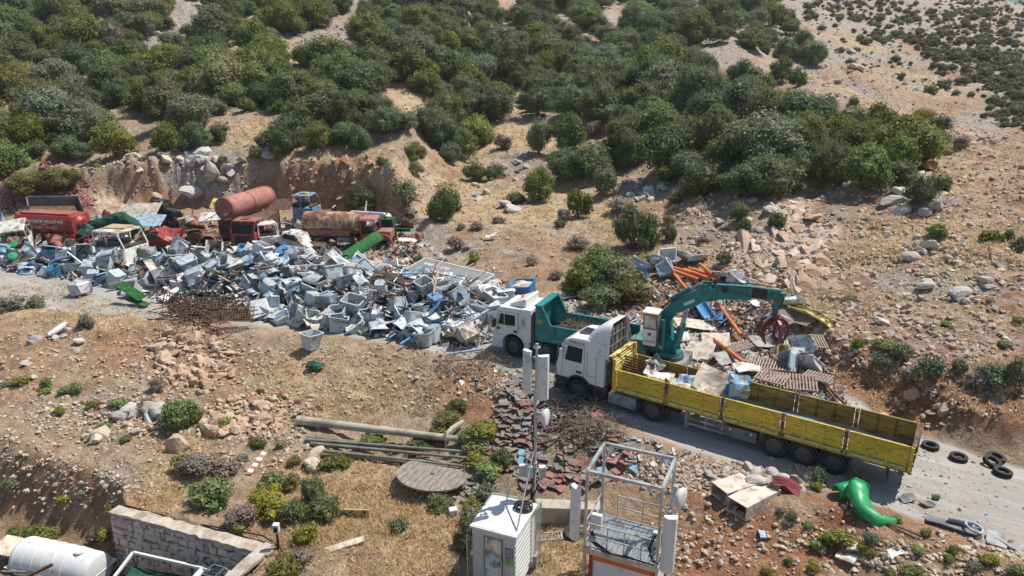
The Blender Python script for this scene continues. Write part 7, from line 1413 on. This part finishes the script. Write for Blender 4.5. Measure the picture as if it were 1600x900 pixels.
def yard_pieces():
    # green netting and turf
    def drape(pts, r, name, mat, label, cat, seed, fl=.7):
        me = MB().tube(pts, r, 14).mesh(name, mat, False); crumple(me, .16, seed, 2.0, 1); o = link(name, me); return tag(o, label, cat)
    drape([PY(u, v, y) for u, v, y in ((128, 350, 60), (150, 352, 59.5), (175, 346, 59.5), (190, 342, 59.5), (205, 350, 59), (222, 362, 58.5))], [.25, .5, .6, .62, .6, .35], 'green_netting', M['gnet'], 'dark green netting draped over the wrecks behind the white cab', 'netting', 2)
    drape([PY(u, v, y) for u, v, y in ((128, 372, 58.5), (138, 362, 59), (150, 360, 59.5))], [.6, .8, .6], 'green_netting', M['gnet'], 'darker green netting bundle right of the red sprinkler body', 'netting', 5)
    A = P(520, 420, 1.5); B = PY(590, 372, A.y+4.6); A.z += .1; TROUGH([A.lerp(B, i/5) for i in range(6)], .52, 1, 'turf_roll', 'half open roll of green artificial turf sticking up from the heap', M['turf'], -10, 200, False, 'turf roll')
    top(MB().box(-1.1, 1.1, -.3, .3, -.02, .05), 'turf_strip', M['turf'], 'strip of green turf lying on bins at the front edge of the heap', 'turf', P(205, 455, .9), (.4, .3, -.5)); top(MB().box(-.8, .8, -.25, .25, -.02, .05), 'turf_strip', M['turf'], 'small green turf strip where the heap meets the road', 'turf', P(216, 472, .3), (.1, .15, -.4))
    for i, (u, v, r, lab) in enumerate(((10, 372, .35, 'upper turquoise plastic disc at the far left of the heap'), (22, 382, .3, 'turquoise plastic disc just below the upper one'), (3, 392, .55, 'big green plastic hoop at the left edge of the heap'), (20, 400, .3, 'lowest turquoise plastic disc on the left of the heap'))):
        o = top(MB().torus(r*.8, r*.16, 20, 8) if 'hoop' in lab else MB().lathe([(.001, 0), (r, .02), (r, .1), (.001, .14)], 18), 'plastic_disc', M['green'], lab, 'plastic disc', P(u, v, 1.0), (R_(40), R_(10*i), 0), smooth=True)
    t = thing('ladder_frame', 'pale steel ladder frame leaning on bins in the middle of the heap', 'frame', P(322, 462, .3), R_(62)); b = P(342, 412, .3); k = MB(); k.prism([(0, -.5), (2.6, -.75), (2.6, -.60), (0, -.35)], 0, .14, 'xy'); k.prism([(0, .35), (2.6, .75), (2.6, .9), (0, .5)], 0, .14, 'xy'); k.build('rails', M['box'], t)
    for i in range(8): MB().box(.15+i*.3, .22+i*.3, -.36-.03*i, .36+.045*i, .03, .10).build('rung', M['galv'], t)
    t.rotation_euler = (0, R_(-36), R_(66))
    # rusty bed frames
    rr = random.Random(41)
    def grate(w, h, n, bar=.035, fr=.05, both=False):
        m = MB(); m.bar((-w/2, -h/2, 0), (w/2, -h/2, 0), fr); m.bar((-w/2, h/2, 0), (w/2, h/2, 0), fr); m.bar((-w/2, -h/2, 0), (-w/2, h/2, 0), fr); m.bar((w/2, -h/2, 0), (w/2, h/2, 0), fr)
        for i in range(1, n): x = -w/2+w*i/n; m.bar((x, -h/2, 0), (x, h/2, 0), bar, .03)
        if both:
            for i in range(1, n//2): y = -h/2+h*i/(n//2); m.bar((-w/2, y, .01), (w/2, y, .01), bar*.7, .02)
        return m
    spots = [(272, 470, 'first', 50), (300, 482, 'flat', 14), (322, 474, 'upper', 10), (345, 482, 'close meshed', 20), (366, 476, 'tilted', 35), (372, 490, 'front right', 28), (310, 494, 'front left', 12), (340, 496, 'lowest', 8)]
    for i, (u, v, w_, tl) in enumerate(spots):
        o = grate(1.7, .95, 12 if i % 2 else 8, .03, .05, i in (3, 5, 7)).build('bed_frame', M['drust']); o.location = P(u, v, .45+.22*(i % 3)); o.rotation_euler = (R_(tl+14), rr.uniform(-.2, .2), rr.uniform(-.6, .6)); tag(o, w_+' rusty iron bed frame in the brown pile left of the front bins', 'bed frame', 'rusty bed frames')
    for i in range(60):
        u, v = rr.uniform(252, 388), rr.uniform(464, 500); g = P(u, v, .15+rr.uniform(0, .8)); L = rr.uniform(.8, 2.4); a = rr.gauss(0, .5); o = MB().bar((-L/2, 0, 0), (L/2, 0, 0), .05).build('rusty_bar', M['rust']); o.location = g; o.rotation_euler = (0, rr.gauss(0, .15), a); tag(o, f"{'long' if L > 1.5 else 'short'} rusty bar among the bed frames, {'left part' if u < 300 else 'middle part' if u < 345 else 'right part'} of the pile", 'bar', 'rusty bars among the bed frames')
    # coloured playground bars
    for i, (u0, v0, u1, v1, mt, w_, r) in enumerate(((580, 418, 590, 448, 'red', 'red', .09), (592, 405, 618, 440, 'or_', 'orange red', .10), (588, 424, 604, 405, 'blue', 'bright blue', .08), (600, 408, 640, 424, 'blue', 'bright blue', .07), (612, 420, 655, 446, 'sand', 'orange yellow', .10), (570, 430, 575, 455, 'sand', 'tan', .10), (578, 440, 600, 455, 'tblue', 'dark blue', .12), (590, 446, 612, 440, 'tblue', 'dark blue', .12), (596, 452, 606, 430, 'red', 'red', .08), (545, 452, 575, 428, 'blue', 'bright blue', .07), (620, 432, 648, 448, 'plank', 'tan', .10), (628, 440, 660, 438, 'pyellow', 'pale yellow', .11), (560, 428, 585, 462, 'plank', 'tan', .09), (632, 452, 665, 458, 'pyellow', 'pale yellow', .12))):
        a, b = P(u0, v0, 1.1), P(u1, v1, 1.2); top(MB().cyl(a, b, r, n=8), 'playground_bar', M[mt], f"{w_} playground bar {'leaning up' if abs(v1-v0) > 20 else 'lying'} right of the green turf roll", 'playground bar', 'coloured playground bars', smooth=True)
    for i, (u0, v0, u1, v1, lab) in enumerate(((608, 528, 655, 497, 'upper bright blue pipe jutting from the front of the heap'), (625, 538, 672, 508, 'lower bright blue pipe jutting from the front of the heap'), (703, 553, 755, 545, 'flat pale blue strip on the ground before the teal truck'))): top(MB().cyl(P(u0, v0, .35), P(u1, v1, .55), .07, n=10), 'blue_pipe', M['blue'] if i < 2 else M['pblue'], lab, 'pipe', smooth=True)
    # signboard lying upside down
    D = on(637, 434, .7); A = PY(665, 404, D.y+1.7); B = PY(772, 430, D.y-1.6); ex = (B-A); ey = (D-A); n = ex.cross(ey).normalized(); ey = n.cross(ex).normalized()*ey.length*1.25
    t = thing('signboard', 'big grey signboard lying upside down on the heap, white lettering', 'signboard', A); exn = ex.normalized(); eyn = ey.normalized(); Mx = Matrix((exn, eyn, exn.cross(eyn))).transposed(); t.rotation_euler = Mx.to_euler(); Lx, Ly = ex.length, ey.length; up = 1 if (Mx @ Vector((0, 0, 1))).z > 0 else -1
    MB().box(0, Lx, 0, Ly, -.05, .05).build('board', M['sign'], t); k = MB(); k.box(-.05, Lx+.05, -.06, .03, -.07, .07); k.box(-.05, .03, -.05, Ly, -.07, .07); k.box(Lx-.03, Lx+.05, -.05, Ly, -.07, .07); k.build('edge_trim', M['box'], t)
    fl = R_(180) if up < 0 else 0
    def tx(s, size, fx, fy): o = text(t, s, size, (Lx*fx, Ly*fy, .062*up), (fl, 0, R_(180) if up > 0 else 0), M['letter'], ext=.006); o.scale = (size, size, 1); return o
    tx("al beton", .34*Ly/1.05, .34, .66); tx("444 9 270", .22*Ly/.62, .27, .32)
    g = P(835, 470, 0); t = thing('blue_skip', 'open blue rubbish skip behind the teal truck cab', 'skip', (g.x-.5, g.y+.5, .2), R_(-30)); t.rotation_euler = (R_(18), R_(-10), R_(-30)); me = SHAPES[0][1].copy(); me.materials.clear(); me.materials.append(M['blue']); o = link('body', me, None, t); o.scale = (1.25, 1.0, .95); o = link('rubbish', sheet_mesh(1.3, .9, 3, .12, M['cream']), None, t); o.location = (0, 0, .92)
yard_pieces()
def crane_surroundings():
    rr = random.Random(51)
    i = 0
    for (u, v, sh, col, w_) in ((1000, 425, 4, 'bluish grey', 'left end of the crushed bins'), (1022, 420, 5, 'pale grey', 'middle of the crushed bins'), (1045, 412, 4, 'whitish', 'top of the crushed bins'), (1070, 410, 6, 'whitish', 'crest of the crushed bins'), (1088, 412, 6, 'pale grey', 'right part of the crushed bins'), (1030, 432, 2, 'bluish grey', 'front of the crushed bins'), (1000, 440, 5, 'blue', 'blue corner of the crushed bins'), (1132, 440, 6, 'whitish', 'right of the orange pipes'), (1145, 448, 5, 'pale grey', 'beside the far right of the orange pipes'), (1240, 478, 6, 'whitish', 'behind the red grapple'), (1250, 552, 6, 'pale grey', 'on the slatted panels, upper'), (1240, 578, 5, 'bluish grey', 'on the slatted panels, lower'), (1262, 582, 6, 'whitish', 'on the slatted panels, right')):
        g = on(u, v); i += 1; bin_at(g.x, g.y, g.z+.25, (rr.gauss(.2, .4), rr.gauss(0, .4), rr.uniform(0, 6)), sh, col, f"{SHAPES[sh][0]} {col} waste bin, {w_}", .92)
    for i, (u0, v0, u1, v1, w_) in enumerate(((1048, 432, 1090, 447, 'upper left'), (1044, 428, 1080, 436, 'topmost left'), (1068, 432, 1110, 446, 'middle'), (1092, 425, 1122, 446, 'right hand steep'), (1052, 436, 1072, 462, 'lower left steep'), (1075, 430, 1112, 440, 'topmost right'))): top(MB().cyl(on(u0, v0, .5), on(u1, v1, .4), .12, n=10), 'orange_pipe', M['orange'], w_+" orange pipe in the bundle behind the crane boom", 'pipe', 'orange pipes', smooth=True)
    for i, (u0, v0, u1, v1, lab) in enumerate(((1126, 486, 1156, 535, 'long orange pipe lying downhill between the blue slides and the panels'), (1104, 530, 1162, 580, 'orange pipe lying across the broken panels by the platform'))): top(MB().cyl(on(u0, v0, .3), on(u1, v1, .45), .12, n=10), 'orange_pipe', M['orange'], lab, 'pipe', 'orange pipes', smooth=True)
    A, B = on(1088, 478, .5), on(1108, 504, .4); TROUGH([A.lerp(B, i/4) for i in range(5)], .35, 1.1, 'blue_slide', 'long blue slide section lying behind the crane boom', M['blue'], 190, 350); A, B = on(1118, 510, .35), on(1134, 500, .45); TROUGH([A.lerp(B, i/3) for i in range(4)], .32, 1.1, 'blue_slide', 'short blue slide end below the long blue section', M['blue'], 190, 350); A, B = on(1236, 489, .5), on(1300, 506, .35); TROUGH([A.lerp(B, i/6)+Vector((0, 0, .15*math.sin(i/6*3.1))) for i in range(7)], .28, 1.2, 'yellow_slide', 'long yellow slide lying to the right of the grapple', M['pyellow'], 190, 350)
    o = link('yellow_scoop', SHAPES[7][1].copy()); o.data.materials.clear(); o.data.materials.append(M['pyellow']); o.location = on(1212, 556, .3); o.scale = (.9, .9, .6); o.rotation_euler = (1.2, .2, .3); tag(o, 'yellow plastic tub lying among the slatted panels', 'tub')
    def slat(w, h, n): 
        m = MB()
        for i in range(n): x = -w/2+w*(i+.5)/n; m.box(x-w/n*.26, x+w/n*.26, -h/2, h/2, 0, .035)
        for y in (-h*.42, 0, h*.42): m.box(-w/2, w/2, y-.03, y+.03, -.05, -.001)
        return m
    SL = pm("slat_wood", (.32, .235, .195), .9, 0, .25, 2.5, (.34, .28, .24), .45, 3, grain=(6, 1, 1))
    for i, (u, v, w, h, rz, rx, lab) in enumerate(((1203, 575, 2.6, 1.3, -28, 6, 'largest brown slatted panel below the dark grey boards'), (1235, 570, 1.8, 1.1, 20, 4, 'brown slatted panel right of the yellow tub'), (1232, 502, 2.2, 1.2, 35, 18, 'brown slatted panel under the open grapple'), (1252, 510, 1.9, 1.3, -70, 20, 'steep dark slatted panel right of the grapple'), (1238, 608, 2.2, 1.0, -14, 26, 'slatted panel standing just behind the trailer side'), (1205, 602, 1.5, 1.0, -40, 10, 'slatted panel squeezed behind the trailer, left of another'), (1155, 555, 1.5, .6, 25, 18, 'narrow slatted panel crossing the orange pipe'), (1282, 540, .9, .9, 10, 30, 'small slatted panel at the right edge of the pile'), (1275, 605, 1.4, .7, -52, 12, 'brown slatted panel at the lower right of the pile'))):
        n = MB(); m = slat(w, h, int(w*7)); o = m.build('slatted_panel', SL); g = on(u, v, .25+.04*i); o.location = g; o.rotation_euler = (R_(rx), R_(rr.uniform(-8, 8)), R_(rz)); tag(o, lab, 'slatted panel', 'brown slatted panels')
    for i, (u, v, w, h, mt, lab) in enumerate(((1085, 515, 2.4, 1.0, 'cream', 'long cream sheet lying behind the crane platform'), (1118, 540, 1.5, 1.2, 'cream', 'round cornered cream sheet beside the orange pipe'), (1092, 558, 1.4, 1.3, 'cream', 'big cream panel tilted against the crane platform'), (1195, 542, 1.6, 1.1, 'grey', 'dark grey board pair above the largest slatted panel'), (1222, 535, .9, .5, 'blue', 'blue sheet lying beside the dark grey boards'), (1180, 482, .8, .5, 'box', 'white scrap left behind the grapple'), (1170, 585, 1.6, .8, 'dwhite', 'white torn sheet below the orange pipe'), (1060, 535, 1.2, .8, 'dwhite', 'white torn sheet right of the crane base'), (1130, 568, 1.2, .9, 'grey', 'grey crumpled sheet between two cream panels'), (885, 468, 2.4, .8, 'dwhite', 'white sheet on rubbish behind the tipper body'), (930, 478, 1.6, .5, 'cream', 'cream strip lying behind the tipper side wall'), (768, 375, 1.0, .6, 'dwhite', 'white sheet lying alone on the dry grass slope'), (690, 470, 1.0, .6, 'pblue', 'pale blue sheet under the signboard edge'))):
        o = link('scrap_sheet', sheet_mesh(w, h, i+70, .07 if mt != 'dwhite' else .16, M[mt], th=.04)); o.location = on(u, v, .35); o.rotation_euler = (R_(12+6*(i % 3)), R_(rr.uniform(-10, 10)), R_(rr.uniform(-40, 40))); tag(o, lab, 'sheet')
    for i, (u0, v0, u1, v1, lab) in enumerate(((1272, 590, 1318, 640, 'upper long brown bar lying on the red bank'), (1280, 600, 1310, 642, 'lower brown bar lying on the red bank'), (1140, 505, 1146, 535, 'upright brown frame leg by the orange pipe'), (1100, 508, 1146, 502, 'brown plank joined to the upright frame leg'), (880, 462, 960, 490, 'long brown board on rubbish behind the tipper'), (900, 462, 980, 488, 'second brown board behind the tipper, further right'))): top(MB().bar(on(u0, v0, .25), on(u1, v1, .3), .09), 'timber', M['rust'], lab, 'timber')
    # what lies on the two trucks
    T = Matrix.Translation((4.59, 29.05, 0)) @ Matrix.Rotation(R_(-34.6), 4, 'Z')
    g = grate_like(); g.matrix_world = T @ Matrix.Translation((.55, 1.0, 1.75)) @ Euler((R_(80), R_(4), R_(4))).to_matrix().to_4x4(); tag(g, 'brown slatted panel standing at the front of the trailer bed', 'slatted panel')
    for i, (x, y, w, h, mt, rx, ry, lab) in enumerate(((1.6, 1.0, 1.6, 1.2, 'dwhite', .5, .5, 'white torn sheet nearest the front of the trailer load'), (2.3, .9, 1.7, 1.1, 'dwhite', .2, -.3, 'white ragged sheet lying flat in the trailer'), (3.0, 1.2, 1.3, .9, 'pblue', .4, .2, 'pale blue torn sheet in the trailer front half'), (3.9, 1.2, 1.6, 1.5, 'cream', .7, .25, 'big cream tilted panel in the trailer'), (4.6, 1.0, 1.4, 1.0, 'blue', .3, .4, 'blue crumpled sheet below the cream panel in the trailer'), (5.1, 1.2, 1.0, 1.2, 'pblue', 1.2, .1, 'pale blue sheet standing upright in the trailer'), (1.2, 1.6, 1.0, .8, 'grey', .9, .5, 'dark sheet behind the slatted panel in the trailer'), (5.9, .9, 1.2, .5, 'dwhite', .1, .1, 'white flat scrap in the middle of the trailer'), (3.4, .5, 1.2, .6, 'dwhite', .3, -.4, 'white scrap against the near side of the trailer'), (6.5, .8, 1.0, .4, 'grey', .05, .1, 'grey flat scrap near the blue pipes in the trailer'))):
        o = link('load_sheet', sheet_mesh(w*.82, h*.82, i+140, .30 if mt != 'cream' else .10, M[mt], n=5, th=.02, fold=.35 if i % 2 else .1)); o.matrix_world = T @ Matrix.Translation((x, y, 1.74+.06*(i % 3)+(.25 if rx > .6 else 0)-(.3 if x > 5.5 else 0))) @ Euler((rx, ry, rr.uniform(-.6, .6))).to_matrix().to_4x4(); tag(o, lab, 'sheet', 'scrap loaded in the trailer')
    for i, (y, lab) in enumerate(((1.5, 'further blue pipe lying in the trailer'), (1.35, 'nearer blue pipe lying in the trailer'))): o = top(MB().cyl((-1.1, 0, 0), (1.1, 0, 0), .045, n=10), 'load_pipe', M['blue'], lab, 'pipe', smooth=True); o.matrix_world = T @ Matrix.Translation((7.0, y, 1.29+.02*i)) @ Matrix.Rotation(R_(3+4*i), 4, 'Z')
    for i, (x, y, L, a, lab) in enumerate(((8.4, 1.4, 1.8, 4, 'long thin steel bar lying in the empty rear of the trailer'), (8.3, .9, 1.6, -6, 'second thin steel bar in the rear of the trailer'), (9.2, 1.2, .7, 60, 'short steel bar across the rear of the trailer'))): o = top(MB().bar((-L/2, 0, 0), (L/2, 0, 0), .06), 'load_bar', M['dgrey'], lab, 'bar'); o.matrix_world = T @ Matrix.Translation((x, y, 1.26)) @ Matrix.Rotation(R_(a), 4, 'Z')
    K = Matrix.Translation((-.82, 35.48, .05)) @ Matrix.Rotation(R_(-26.1), 4, 'Z'); p = K @ Vector((6.35, 1.45, 1.75)); tyre((p.x, p.y, 1.92), .52, (0, 0, 0), 'tyre lying on top of another in the teal tipper body'); tyre((p.x+.05, p.y, 1.58), .54, (0, 0, 0), 'lower tyre of the two in the teal tipper body')
    m = MB(); q = random.Random(6)
    for i in range(420):
        p = Vector((3.4+1.7*q.random(), .6+1.3*q.random(), 1.35+.45*q.random())); a = q.uniform(0, 6.28); L = q.uniform(.2, .6); m.tube([p, p+Vector((math.cos(a)*L*.6, math.sin(a)*L*.6, q.uniform(0, .3))), p+Vector((math.cos(a)*L, math.sin(a)*L, q.uniform(-.1, .4)))], [.015, .012, .006], 4)
    o = link('brushwood_load', m.mesh('brushwood_load', TWIG)); o.matrix_world = K; tag(o, 'dry brown brushwood heaped in the teal tipper body', 'brushwood')
def grate_like():
    m = MB()
    for i in range(9): m.box(-.8, .8, -.5+i*.12, -.5+i*.12+.07, 0, .04)
    for x in (-.7, .7): m.box(x-.03, x+.03, -.5, .55, -.05, 0)
    return m.build('slatted_panel', M['rust'])
crane_surroundings()
# ------------------------------------------------------------------ air
def haze():
    m = bpy.data.materials.new("haze_air"); m.use_nodes = True; nt = m.node_tree; nt.nodes.clear(); o_ = nt.nodes.new("ShaderNodeOutputMaterial"); v = nt.nodes.new("ShaderNodeVolumePrincipled")
    v.inputs['Color'].default_value = (.80, .88, 1.0, 1); v.inputs['Density'].default_value = .0002; v.inputs['Anisotropy'].default_value = .2; nt.links.new(v.outputs[0], o_.inputs['Volume'])
    me = MB().box(-2700, 2700, -200, 3400, -120, 190).mesh("haze", m); tag(link("haze", me), "thin summer haze", None, None, 'stuff')
haze()
# ------------------------------------------------------------------ labels: look-alikes are told apart by their order in the picture
def finish_labels():
    dg = bpy.context.view_layer; dg.update(); by = {}
    for o in bpy.data.objects:
        if o.parent is None and 'category' in o and 'label' in o and o.get('kind') != 'stuff': by.setdefault(o['label'], []).append(o)
    ORD = ['', 'leftmost', 'second from the left', 'third from the left', 'fourth from the left', 'fifth from the left', 'sixth from the left', 'seventh from the left', 'eighth from the left', 'ninth from the left', 'tenth from the left']
    for lab, os_ in by.items():
        if len(os_) < 2: continue
        os_.sort(key=lambda o: proj(*o.matrix_world.translation)[0]); n = len(os_)
        for i, o in enumerate(os_):
            if n == 2: s = ('left one', 'right one')[i]
            elif n == 3: s = ('left one', 'middle one', 'right one')[i]
            elif i == n-1: s = 'rightmost'
            else: s = ORD[i+1] if i < 10 else f"{i+1}th from the left" if (i+1) % 10 not in (1, 2, 3) or 10 < i+1 < 20 else f"{i+1}{['st','nd','rd'][(i+1) % 10-1]} from the left"
            o['label'] = f"{lab}, {s}"
finish_labels()
